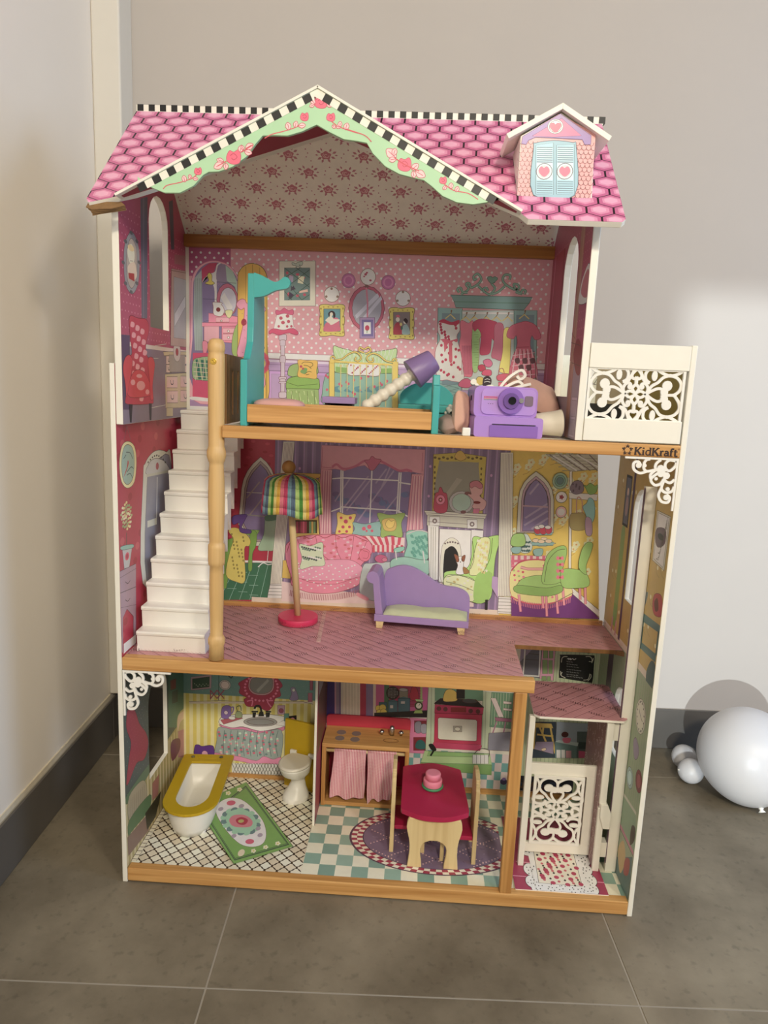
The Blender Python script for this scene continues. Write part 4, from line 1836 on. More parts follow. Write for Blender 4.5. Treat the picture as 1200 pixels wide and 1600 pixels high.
e d67 1254 2285 14 10
e fbc 1368 2226 14 9
e d67 1476 2356 14 10
e fbc 1590 2298 14 10
e d67 1135 2210 14 10
e fbc 1244 2340 14 9
e d67 1358 2281 14 10
e fbc 1472 2222 14 9
e d67 1580 2352 14 10
e fbc 1126 2264 14 10
e d67 1240 2206 14 10
e fbc 1349 2336 14 9
e d67 1463 2277 14 10
e fbc 1577 2218 14 9
e d67 1117 2319 14 9
e fbc 1231 2260 14 10
e d67 1345 2202 14 10
e fbc 1454 2332 14 10
e d67 1568 2273 14 10
e fbc 1112 2185 14 10
e d67 1222 2315 14 9
e fbc 1336 2256 14 10
e d67 1450 2198 14 9
e fbc 1558 2328 14 10
e d67 1103 2240 14 10
e fbc 1218 2181 14 10
e d67 1327 2311 14 9
e fbc 1441 2252 14 10
e d67 1555 2194 14 9
e fbc 1094 2294 14 9
e d67 1208 2236 14 10
e fbc 1323 2177 14 10
e d67 1431 2307 14 9
e fbc 1546 2248 14 10
e d67 1086 2349 14 10
e fbc 1199 2290 14 9
e d67 1314 2232 14 10
e fbc 1422 2361 14 9
e d67 1536 2303 14 9
s b45 4 1027,2332 1076,2240 1185,2182
s b45 4 1180,2371 1214,2247 1294,2172
s b45 4 1349,2387 1360,2270 1402,2178
s b45 4 1502,2387 1491,2261 1478,2182
s b45 4 1611,2346 1569,2234 1540,2185
s b45 6 936,2216 981,2329 1073,2365 1135,2345 1196,2380 1258,2359 1334,2391 1411,2367 1487,2394 1564,2367 1626,2347
O a34 3
q f9b 1009,2094 1139,2148 1340,2174 1494,2175 1589,2108 1561,2035 1345,1992 1112,1987 1010,2022
q f8a 994,2013 1144,1965 1362,1961 1561,2035 1548,1963 1364,1888 1146,1876 1012,1926
e e79 1600 2228 49 54
O - 3
s b45 4 1583,2266 1630,2253 1624,2205 1586,2203
e fdd 1039 2127 8 6
e fdd 1132 2082 8 6
e fdd 1224 2038 8 6
e fdd 1317 1994 8 6
e fdd 1410 1949 8 6
e fdd 1496 2127 8 6
e fdd 1078 2056 8 6
e fdd 1170 2011 8 6
e fdd 1264 1966 8 6
e fdd 1356 1922 8 6
e fdd 1442 2101 8 6
e fdd 1535 2056 8 6
e fdd 1117 1984 8 6
e fdd 1210 1940 8 6
e fdd 1296 2118 8 6
e fdd 1389 2074 8 6
e fdd 1482 2030 8 6
e fdd 1063 1957 8 6
e fdd 1156 1912 8 6
e fdd 1243 2092 8 6
e fdd 1336 2047 8 6
e fdd 1428 2003 8 6
e fdd 1522 1958 8 6
e fdd 1097 2109 8 6
e fdd 1190 2065 8 6
e fdd 1282 2020 8 6
e fdd 1375 1976 8 6
e fdd 1468 1931 8 6
e fdd 1043 2082 8 6
e fdd 1136 2038 8 6
e fdd 1228 1994 8 6
e fdd 1322 1949 8 6
e fdd 1408 2127 8 6
e fdd 1500 2083 8 6
e fdd 1082 2011 8 6
e fdd 1175 1966 8 6
e fdd 1268 1922 8 6
e fdd 1354 2101 8 6
e fdd 1447 2056 8 6
e fdd 1540 2012 8 6
e fdd 1121 1940 8 6
e fdd 1208 2118 8 6
e fdd 1301 2074 8 6
e fdd 1394 2030 8 6
e fdd 1486 1985 8 6
e fdd 1067 1912 8 6
e fdd 1155 2092 8 6
e fdd 1247 2047 8 6
e fdd 1340 2003 8 6
e fdd 1433 1958 8 6
e fdd 1518 2136 8 6
e fdd 1101 2065 8 6
e fdd 1194 2020 8 6
e fdd 1286 1976 8 6
e fdd 1380 1931 8 6
e fdd 1466 2110 8 6
e fdd 1047 2038 8 6
e fdd 1140 1994 8 6
e fdd 1233 1949 8 6
e fdd 1320 2128 8 6
l b67 5 974,1888 970,1836
l b67 5 989,1885 985,1833
l b67 5 1004,1882 1000,1830
l b67 5 1019,1880 1016,1828
l b67 5 1034,1877 1031,1825
l b67 5 1050,1875 1046,1823
l b67 5 1065,1872 1061,1820
l b67 5 1080,1870 1076,1818
l b67 5 1095,1868 1092,1816
l b67 5 1110,1866 1107,1815
l b67 5 1126,1865 1122,1813
l b67 5 1141,1864 1137,1812
l b67 5 1156,1862 1152,1811
l b67 5 1171,1862 1168,1810
l b67 5 1186,1861 1183,1809
l b67 5 1202,1861 1198,1809
l b67 5 1217,1861 1213,1809
l b67 5 1232,1861 1228,1809
l b67 5 1247,1861 1244,1809
l b67 5 1262,1862 1259,1810
l b67 5 1277,1863 1274,1811
l b67 5 1292,1864 1289,1812
l b67 5 1307,1866 1304,1814
l b67 5 1322,1868 1319,1816
l b67 5 1338,1870 1334,1818
l b67 5 1352,1872 1349,1820
l b67 5 1368,1875 1364,1823
l b67 5 1382,1878 1380,1826
l b67 5 1398,1881 1394,1829
l b67 5 1412,1884 1410,1832
l b67 5 1428,1888 1424,1836
l b67 5 1442,1891 1440,1840
l b67 5 1458,1895 1454,1844
l b67 5 1472,1899 1470,1848
l b67 5 1487,1903 1484,1852
l b67 5 1502,1907 1499,1856
l b67 5 1517,1912 1514,1860
l b67 5 1532,1916 1529,1864
l b67 5 1547,1920 1544,1869
l b67 5 1562,1925 1559,1873
O 665 3
q cdb 1043,2293 1136,2282 1236,2319 1246,2217 1261,2123 1156,2109 1056,2080 1069,2176
O - 3
e 455 1067 2271 9 8
e fff 1126 2190 9 8
e 687 1181 2275 9 8
e 455 1078 2186 9 8
e fff 1134 2271 9 8
e 687 1192 2190 10 8
e 455 1086 2267 9 8
e fff 1145 2186 9 8
e 687 1200 2271 9 8
e 455 1097 2182 9 8
e fff 1152 2267 9 8
e 687 1211 2187 9 8
e 455 1104 2263 9 8
e fff 1163 2182 10 8
e 687 1218 2268 9 8
e 455 1116 2178 9 8
e fff 1171 2264 9 8
e 687 1230 2183 9 8
e 455 1123 2260 9 8
e fff 1182 2179 9 8
e 687 1075 2255 9 8
e 455 1134 2175 10 8
e fff 1189 2260 9 8
e 687 1086 2170 10 8
e 455 1142 2256 9 8
e fff 1201 2175 9 8
e 687 1094 2252 9 8
e 455 1153 2171 9 8
e fff 1208 2256 9 8
e 687 1105 2167 9 8
e 455 1160 2252 10 8
e fff 1219 2171 10 8
e 687 1112 2248 9 8
e 455 1172 2167 9 8
e fff 1226 2252 9 8
e 687 1124 2163 9 8
e 455 1179 2248 9 8
e fff 1076 2159 9 8
e 687 1131 2244 10 8
e 455 1190 2163 10 8
O 665 3
q bcc 1588,2124 1664,2160 1848,2178 1820,2121 1800,1864 1582,1868
e c58 1739 2204 52 35
e d79 1770 2197 22 16
O - 3
q e9a 1550,1899 1645,1856 1630,1831 1551,1867
O 465 4
q 8cb 1943,2441 2033,2461 2125,2442 2156,2382 2136,2232 2061,2197 1938,2222 1956,2332
q 9cb 1832,2200 1937,2230 2060,2212 2153,2202 2150,2107 2069,2039 1914,2062 1827,2121
q 8cb 1850,2296 1926,2315 1920,2284 1859,2265
O - 3
q 5a9 1974,2419 1992,2425 2006,2398 1983,2400
q 5a9 2032,2377 2050,2383 2064,2355 2041,2357
q 5a9 2091,2335 2109,2340 2122,2313 2100,2315
q 5a9 2013,2285 2031,2291 2044,2264 2021,2266
q 5a9 2063,2414 2080,2420 2094,2393 2071,2395
q 5a9 1984,2365 2002,2371 2016,2344 1993,2345
q 5a9 2043,2323 2061,2328 2074,2301 2052,2303
q 5a9 2101,2281 2119,2286 2133,2259 2110,2261
q 5a9 2014,2403 2032,2408 2046,2381 2023,2383
q 5a9 2073,2360 2091,2366 2104,2339 2082,2340
q 5a9 1995,2311 2013,2317 2026,2289 2003,2291
q 5a9 2053,2269 2071,2274 2085,2247 2062,2249
q 5a9 2103,2398 2121,2404 2134,2376 2112,2378
q 5a9 2025,2348 2043,2354 2056,2327 2034,2329
q 5a9 2083,2306 2101,2312 2115,2284 2092,2286
q 5a9 2005,2257 2023,2262 2036,2235 2014,2237
q 5a9 2055,2386 2073,2392 2086,2364 2064,2366
q 5a9 2113,2344 2131,2350 2145,2322 2122,2324
q 5a9 2035,2294 2053,2300 2067,2272 2044,2274
q 5a9 2085,2423 2103,2429 2116,2402 2094,2404
q 5a9 2007,2374 2025,2380 2038,2352 2015,2354
q 5a9 2065,2332 2083,2338 2097,2310 2074,2312
q 5a9 1987,2282 2005,2288 2018,2261 1996,2262
q 5a9 2037,2412 2055,2417 2068,2390 2046,2392
l ddd 9 1858,2280 1870,2202
l ddd 9 2087,2292 2108,2184
s ccc 9 1944,2426 2048,2465 2154,2421 2150,2264
O 643 4
p cb3 2134,3104 2338,3126 2564,3102 2563,2626 2149,2629
O - 3
q 998 2180,3024 2224,3049 2476,3053 2508,3017 2516,2655 2178,2653
p aa9 2212,2716 2335,2919 2381,2906 2229,2686
p aa9 2350,2677 2502,2867 2506,2822 2380,2663
e 763 2148 3078 12 10
e 763 2182 3071 12 10
e 763 2216 3082 12 10
e 763 2250 3074 12 10
e 763 2284 3085 12 10
e 763 2318 3077 12 10
e 763 2352 3088 12 10
e 763 2386 3080 12 10
e 763 2420 3091 12 10
e 763 2454 3084 12 10
e 763 2488 3094 12 10
e 763 2522 3087 12 10
e 763 2149 3000 7 12
e 763 2531 3004 8 12
e 763 2151 2956 8 12
e 763 2532 2958 7 12
e 763 2154 2910 8 12
e 763 2534 2914 8 12
e 763 2156 2865 8 12
e 763 2535 2868 8 12
e 763 2158 2820 8 12
e 763 2537 2823 7 12
e 763 2161 2774 8 12
e 763 2538 2778 8 12
e 763 2163 2729 8 12
e 763 2540 2732 8 12
e 763 2166 2683 7 12
e 763 2541 2686 7 12
O 643 3
q db4 2310,3090 2323,3128 2352,3144 2382,3123 2400,3087 2356,3062
O 655 4
p ddc 2081,2633 2600,2628 2588,2589 2106,2596
p ccb 2110,2596 2580,2589 2579,2501 2110,2511
p eed 2129,2582 2212,2586 2216,2514 2133,2510
p eed 2443,2574 2521,2578 2526,2505 2448,2501
p eed 2118,2512 2208,2509 2226,2048 2157,2044
p eed 2217,2486 2527,2486 2542,2017 2235,2032
p eee 2481,2492 2580,2489 2579,2380 2524,2064 2498,2030
O - 3
l 877 4 2082,2615 2594,2610
l 877 4 2116,2542 2448,2536
l 998 4 2146,2498 2166,2052
l 998 4 2164,2499 2184,2053
l 998 4 2182,2500 2203,2054
e 877 2173 2550 21 22
e 877 2484 2538 21 22
e eed 2173 2550 9 9
e eed 2484 2538 9 9
O 877 3
q ddc 2258,2033 2243,2300 2276,2388 2328,2414 2382,2378 2407,2278 2420,2010
O - 3
q 222 2282,2019 2267,2270 2294,2327 2332,2344 2372,2307 2392,2230 2402,2009
e 766 2270 2364 8 8
e 766 2290 2373 8 8
e 766 2311 2378 8 8
e 766 2332 2380 8 8
e 766 2354 2376 8 8
e 766 2376 2370 8 8
O 733 3
q c46 2164,2637 2167,2775 2190,2791 2198,2830 2213,2830 2230,2793 2262,2772 2265,2634
e e8a 2211 2731 36 40
O - 3
e 933 2211 2731 18 20
e fbc 2211 2731 8 8
O 766 3
e bbb 2385 2717 102 94
e acb 2385 2717 78 73
O - 3
e 855 2432 2795 27 15
e 855 2405 2637 24 15
O 744 3
q daa 2448,2834 2449,2887 2500,2904 2546,2876 2551,2808 2531,2777 2586,2734 2575,2673 2531,2656 2477,2683 2489,2730 2433,2788 2463,2789
q c78 2445,2879 2500,2904 2547,2869 2534,2838 2488,2858 2459,2842
p d79 2485,2668 2538,2671 2532,2632 2488,2630
O - 3
e 822 2512 2723 30 12
O 563 4
q ad6 2495,2399 2515,2436 2591,2428 2702,2456 2720,2411 2693,2262 2688,2009 2664,1896 2544,1866 2300,1972 2278,2082 2298,2123 2457,2155 2496,2251
q de9 2547,2410 2637,2422 2632,2258 2596,2131 2490,2109 2512,2252
q dea 2293,2083 2399,2096 2540,2049 2528,1873 2298,1988
O - 3
q 9c5 2551,2112 2679,2127 2664,1904 2543,1874
e eec 2540 2402 8 12
e dc7 2579 2340 8 12
e eec 2618 2278 8 12
e dc7 2574 2211 8 12
e eec 2612 2149 8 12
e dc7 2550 2363 8 12
e eec 2589 2302 8 13
e dc7 2628 2239 8 12
e eec 2584 2173 8 13
e dc7 2604 2391 8 12
e eec 2560 2325 8 12
e dc7 2599 2263 8 12
e eec 2555 2196 8 13
e dc7 2594 2134 8 12
e eec 2614 2353 8 12
e dc7 2570 2286 8 12
e eec 2609 2224 8 13
e dc7 2565 2158 8 13
e eec 2586 2376 7 12
e dc7 2624 2314 8 13
e eec 2580 2248 7 13
e dc7 2619 2186 8 12
e eec 2557 2399 8 12
e dc7 2596 2338 8 12
e eec 2551 2271 8 12
e dc7 2590 2209 8 12
e eec 2630 2147 7 13
e dc7 2567 2361 8 12
e eec 2606 2299 8 12
e dc7 2562 2233 8 12
e eec 2600 2170 8 12
e dc7 2621 2389 8 12
e eec 2577 2323 8 12
e dc7 2616 2261 8 13
e eec 2572 2194 8 12
e dc7 2611 2132 8 13
e eec 2548 2346 8 12
e dc7 2587 2284 8 12
e eec 2626 2222 8 12
e dc7 2582 2155 8 12
e eec 2310 2060 11 8
e cb6 2368 2033 11 8
e eec 2426 2006 10 8
e cb6 2484 1979 11 8
e eec 2344 1941 10 8
e cb6 2394 2057 11 8
e eec 2452 2030 11 8
e cb6 2511 2003 10 8
e eec 2370 1965 11 8
e cb6 2429 1938 11 8
e eec 2478 2053 11 8
e cb6 2338 2016 11 8
e eec 2397 1988 10 8
e cb6 2455 1961 11 8
e eec 2513 1934 11 8
e cb6 2364 2039 11 8
e eec 2423 2012 11 8
e cb6 2481 1985 10 8
e eec 2341 1947 11 8
e cb6 2391 2063 10 8
s 562 4 2495,2399 2519,2252 2495,2157
s 562 4 2659,2431 2651,2259 2596,2123
s 562 4 2286,2074 2399,2096 2539,2056
s 562 4 2296,2036 2420,2010 2530,1969
p 222 2634,1895 2657,1899 2660,1808 2640,1807
O 532 3
q eee 2376,2111 2387,2182 2369,2229 2405,2262 2434,2232 2432,2185 2444,2115
q a73 2433,2169 2464,2155 2486,2125 2444,2115
q 953 2351,2275 2382,2261 2392,2222 2377,2214
q 953 2442,2272 2417,2255 2419,2224 2437,2224
O - 3
e 222 2392 2230 4 5
e 222 2419 2232 4 5
e 222 2406 2212 5 5
O 887 3
p ddc 2680,3144 2776,3149 2853,1939 2738,1932
O - 3
l a99 3 2692,3136 2753,1933
l a99 3 2704,3137 2767,1934
l a99 3 2716,3137 2781,1935
l a99 3 2729,3138 2796,1936
l a99 3 2741,3138 2810,1936
l a99 3 2753,3139 2824,1937
l a99 3 2765,3140 2838,1938
O 766 3
p eed 2747,1925 2854,1926 2872,1780 2749,1781
O - 3
l 776 4 2748,1909 2858,1910
l 776 4 2748,1880 2860,1882
l 776 4 2749,1852 2862,1853
l 776 4 2749,1822 2864,1824
l 776 4 2750,1794 2866,1796
p b9c 2681,2104 2727,2098 2740,1916 2680,2009
O 655 3
p 738 2850,1970 3346,2037 3604,1781 2865,1763
p eed 3345,2045 3614,1838 3619,1782 3337,2005
O - 3
O 655 3
p ccb 3044,3146 3459,3165 3470,3047 3261,3015
O - 3
l 877 8 3074,3145 3297,3024
l 998 4 3060,3132 3463,3128
l 877 8 3154,3148 3355,3027
l 998 4 3092,3104 3465,3106
l 877 8 3234,3152 3414,3030
l 998 4 3123,3076 3467,3084
l 877 8 3314,3156 3472,3032
l 998 4 3155,3048 3469,3062
l 877 8 3394,3159 3530,3035
l 998 4 3187,3019 3471,3040
l eed 13 3104,3137 3304,3025
l eed 13 3191,3146 3376,3036
l eed 13 3292,3155 3469,3062
l eed 16 3258,3015 3320,2201
l 766 3 3270,3016 3332,2202
l 766 3 3246,3014 3308,2200
O 544 4
p ccb 2858,2488 2850,2747 2858,2838 2886,2908 2926,2959 2975,3002 3029,2967 3080,2917 3115,2858 3136,2776 3156,2503
p b9a 2887,2497 2877,2756 2885,2840 2916,2904 2978,2964 3045,2914 3085,2862 3109,2783 3129,2509
p 87a 2904,2505 2894,2757 2904,2833 2932,2890 2980,2938 3032,2895 3068,2846 3092,2774 3110,2516
O - 3
l a9b 16 2916,2613 3092,2744
l a9b 16 2913,2552 3096,2683
l a9b 16 2975,2524 3102,2623
l a9b 16 2938,2812 3004,2906
l b9a 13 2888,2716 3094,2714
s 544 4 2900,2719 2907,2826 2980,2935 3069,2841 3093,2729
O 565 4
e 9b9 3175 2936 59 66
e 7a9 3175 2936 41 45
e 688 3175 2936 26 28
e fdd 3198 2802 44 45
e ebb 3208 2677 42 46
O - 3
e fee 3198 2802 30 30
e a34 3198 2802 12 12
e fff 3208 2677 30 30
e a34 3211 2803 7 8
e a34 3203 2789 7 7
e a34 3188 2794 7 8
e a34 3187 2810 7 8
e a34 3201 2815 7 8
O 655 3
p eed 3258,2840 3490,2836 3490,2786 3265,2795
O 434 3
q 878 3265,2881 3283,2926 3326,2944 3365,2916 3370,2856 3321,2831 3283,2844
O 462 3
q 8b5 3390,2887 3373,2908 3396,2902 3423,2926 3462,2905 3483,2914 3474,2853 3424,2836
O - 3
e 656 3284 2912 8 8
e 656 3311 2893 7 7
e 656 3338 2875 7 8
e 656 3291 2853 7 7
e 656 3312 2902 7 8
e 656 3338 2884 8 7
e 656 3292 2862 8 8
e 656 3312 2912 8 8
e 656 3339 2893 7 8
O 643 3
s c98 9 3336,2665 3326,2770 3338,2809 3370,2773 3380,2667
q a95 3285,2655 3335,2672 3402,2668 3421,2547 3302,2541
O 466 3
q 8cc 3382,2728 3409,2760 3427,2806 3466,2777 3483,2672 3468,2603 3437,2609 3410,2668
q b9b 3412,2638 3458,2625 3475,2519 3456,2487 3423,2516
O a34 3
p fcc 2820,2292 3128,2300 3131,2261 2836,2175
O - 3
p d68 2827,2290 2851,2292 2856,2192 2832,2188
p d68 2878,2293 2902,2294 2906,2204 2882,2200
p d68 2929,2296 2953,2297 2956,2216 2933,2212
p d68 2980,2298 3004,2300 3007,2228 2983,2224
p d68 3031,2301 3055,2302 3057,2240 3034,2236
p d68 3082,2304 3106,2305 3108,2252 3084,2248
p d68 2827,2253 3130,2277 3131,2261 2828,2231
O a34 3
q fd8 2830,2143 2907,2234 3055,2265 3208,2242 3308,2122 3352,1966 3176,1893 2963,1889 2853,1939
O - 3
e e79 2848 2207 10 10
e d46 2932 2154 11 10
e ac6 3017 2100 11 10
e e79 3102 2046 10 10
e d46 3186 1992 10 10
e ac6 3271 1938 10 10
e e79 2894 2159 11 9
e d46 2978 2106 11 9
e ac6 3063 2052 10 10
e e79 3148 1998 10 10
e d46 3233 1944 10 10
e ac6 2856 2165 10 10
e e79 2940 2112 11 10
e d46 3025 2058 10 10
e ac6 3110 2004 10 9
e e79 3194 1950 10 10
e d46 3254 2194 10 10
e ac6 2902 2117 10 9
e e79 2986 2064 10 10
e d46 3071 2010 11 10
e ac6 3156 1956 10 10
e e79 3216 2200 10 9
e d46 2864 2123 10 10
e ac6 2948 2069 10 9
e e79 3032 2015 11 9
e d46 3117 1961 11 10
e ac6 3178 2206 10 10
e e79 3262 2152 10 9
e d46 2910 2075 10 10
e ac6 2994 2021 11 10
e e79 3079 1967 11 10
e d46 3140 2212 10 9
e ac6 3224 2158 10 9
e e79 2871 2081 10 9
e d46 2956 2027 11 9
e ac6 3040 1973 11 9
e e79 3101 2218 11 10
e d46 3186 2164 10 9
e ac6 3270 2110 11 10
e e79 2917 2033 11 10
s c46 11 2836,2160 2906,2242 3055,2268 3208,2245
l d79 6 2853,1936 2854,1885
l d79 6 2868,1931 2869,1880
l d79 6 2883,1927 2884,1876
l d79 6 2899,1922 2899,1871
l d79 6 2914,1918 2915,1867
l d79 6 2929,1914 2930,1863
l d79 6 2944,1910 2945,1859
l d79 6 2960,1906 2960,1856
l d79 6 2975,1903 2976,1852
l d79 6 2990,1900 2991,1849
l d79 6 3005,1898 3006,1847
l d79 6 3020,1896 3021,1844
l d79 6 3035,1894 3036,1843
l d79 6 3050,1893 3051,1842
l d79 6 3065,1892 3066,1841
l d79 6 3080,1892 3081,1840
l d79 6 3095,1892 3096,1841
l d79 6 3110,1892 3111,1841
l d79 6 3125,1894 3126,1842
l d79 6 3140,1895 3141,1844
l d79 6 3154,1897 3156,1846
l d79 6 3169,1900 3170,1849
l d79 6 3184,1903 3185,1852
l d79 6 3198,1906 3200,1856
l d79 6 3213,1910 3214,1860
l d79 6 3228,1915 3229,1864
l d79 6 3242,1919 3243,1868
l d79 6 3256,1924 3258,1874
l d79 6 3271,1930 3272,1879
l d79 6 3285,1935 3287,1884
l d79 6 3300,1941 3301,1890
l d79 6 3314,1947 3316,1896
l d79 6 3328,1953 3330,1902
l d79 6 3343,1959 3344,1908
s d57 11 2850,1938 2963,1889 3116,1882 3265,1922 3352,1966
O 466 3
q cdd 2892,2334 2900,2428 2904,2467 2941,2476 2966,2447 2992,2402 2989,2340 2946,2314
q 8bb 2822,2354 2897,2366 2893,2319 2840,2313
q 8bb 3006,2348 3078,2360 3075,2305 3022,2302
e 477 2899 2436 6 6
e 477 2921 2401 6 6
e 477 2944 2367 6 6
e 477 2966 2332 6 6
e 477 2905 2402 6 6
e 477 2927 2367 6 6
e 477 2949 2333 6 6
e 477 2963 2406 6 6
e 477 2910 2368 6 6
e 477 2932 2334 6 6
e 477 2946 2407 6 6
e 477 2969 2372 6 6
e 477 2916 2334 6 6
e 477 2930 2408 6 6
e 477 2952 2373 6 6
e 477 2974 2339 6 6
e 477 2913 2408 6 6
e 477 2936 2374 6 6
e 477 2958 2339 6 6
e 477 2972 2413 6 6
p fdd 2977,2401 3186,2412 3106,2384 3046,2381
p 8bb 2984,2409 3170,2419 3165,2392 2993,2383
p 8bb 3000,2495 3156,2503 3143,2484 3016,2477
e c35 3028 2519 30 34
e c35 3073 2517 30 34
e c35 3117 2524 26 34
e fdd 3022 2539 24 14
e fdd 3055 2551 24 15
e fdd 3108 2546 24 14
e eca 3020 2426 27 16
e eca 3066 2421 27 15
e eca 3125 2427 27 16
e eca 3086 2445 24 12
O 452 4
q 9c6 2821,2377 2823,2455 2873,2481 2919,2468 2926,2383
O 452 3
l b57 24 2910,2195 2971,2182 3152,2192
l eaa 16 2910,2195 2971,2182 3152,2192
l c68 22 2912,1958 2939,1808
l f9a 14 2912,1958 2939,1808
l c68 22 3140,1962 3162,1780
l f9a 14 3140,1962 3162,1780
l c68 22 3220,2006 3252,1809
l f9a 14 3220,2006 3252,1809
l c68 22 3109,1969 3126,1850
l f9a 14 3109,1969 3126,1850
l c68 22 3267,2072 3298,1884
l f9a 14 3267,2072 3298,1884
l c68 22 3412,2064 3427,1939
l f9a 14 3412,2064 3427,1939
l c68 22 3457,2067 3475,1902
l f9a 14 3457,2067 3475,1902
q 9c6 2898,2052 2947,2102 3081,2133 3220,2101 3270,2041 3242,2008 3140,1970 2895,1989
q 8b5 2891,2036 3135,2026 3254,2056 3266,2001 3140,1958 2896,1973
q 9c6 3105,2064 3102,2205 3126,2316 3196,2381 3263,2392 3279,2324 3257,2198 3251,2087
q 9c6 3250,2182 3347,2202 3455,2169 3487,2068 3376,2039 3269,2049
q 9c6 3390,2220 3400,2361 3438,2432 3484,2427 3476,2349 3448,2239 3456,2161
O - 3
s 563 4 3116,2080 3132,2254 3199,2350 3265,2369
q e79 3196,2288 3210,2308 3229,2293 3247,2310 3261,2288 3247,2272 3230,2285 3213,2270
e c35 3229 2290 9 10
q e79 3201,2234 3214,2253 3234,2238 3252,2255 3266,2234 3252,2218 3234,2231 3218,2216
e c35 3234 2236 9 10
q e79 3206,2179 3219,2199 3238,2184 3256,2201 3270,2180 3257,2163 3239,2176 3222,2161
e c35 3238 2181 9 9
q e79 3210,2124 3224,2144 3243,2129 3261,2146 3275,2125 3261,2108 3244,2122 3227,2106
e c35 3243 2126 9 10
s 766 5 3178,1877 3364,1999
'''
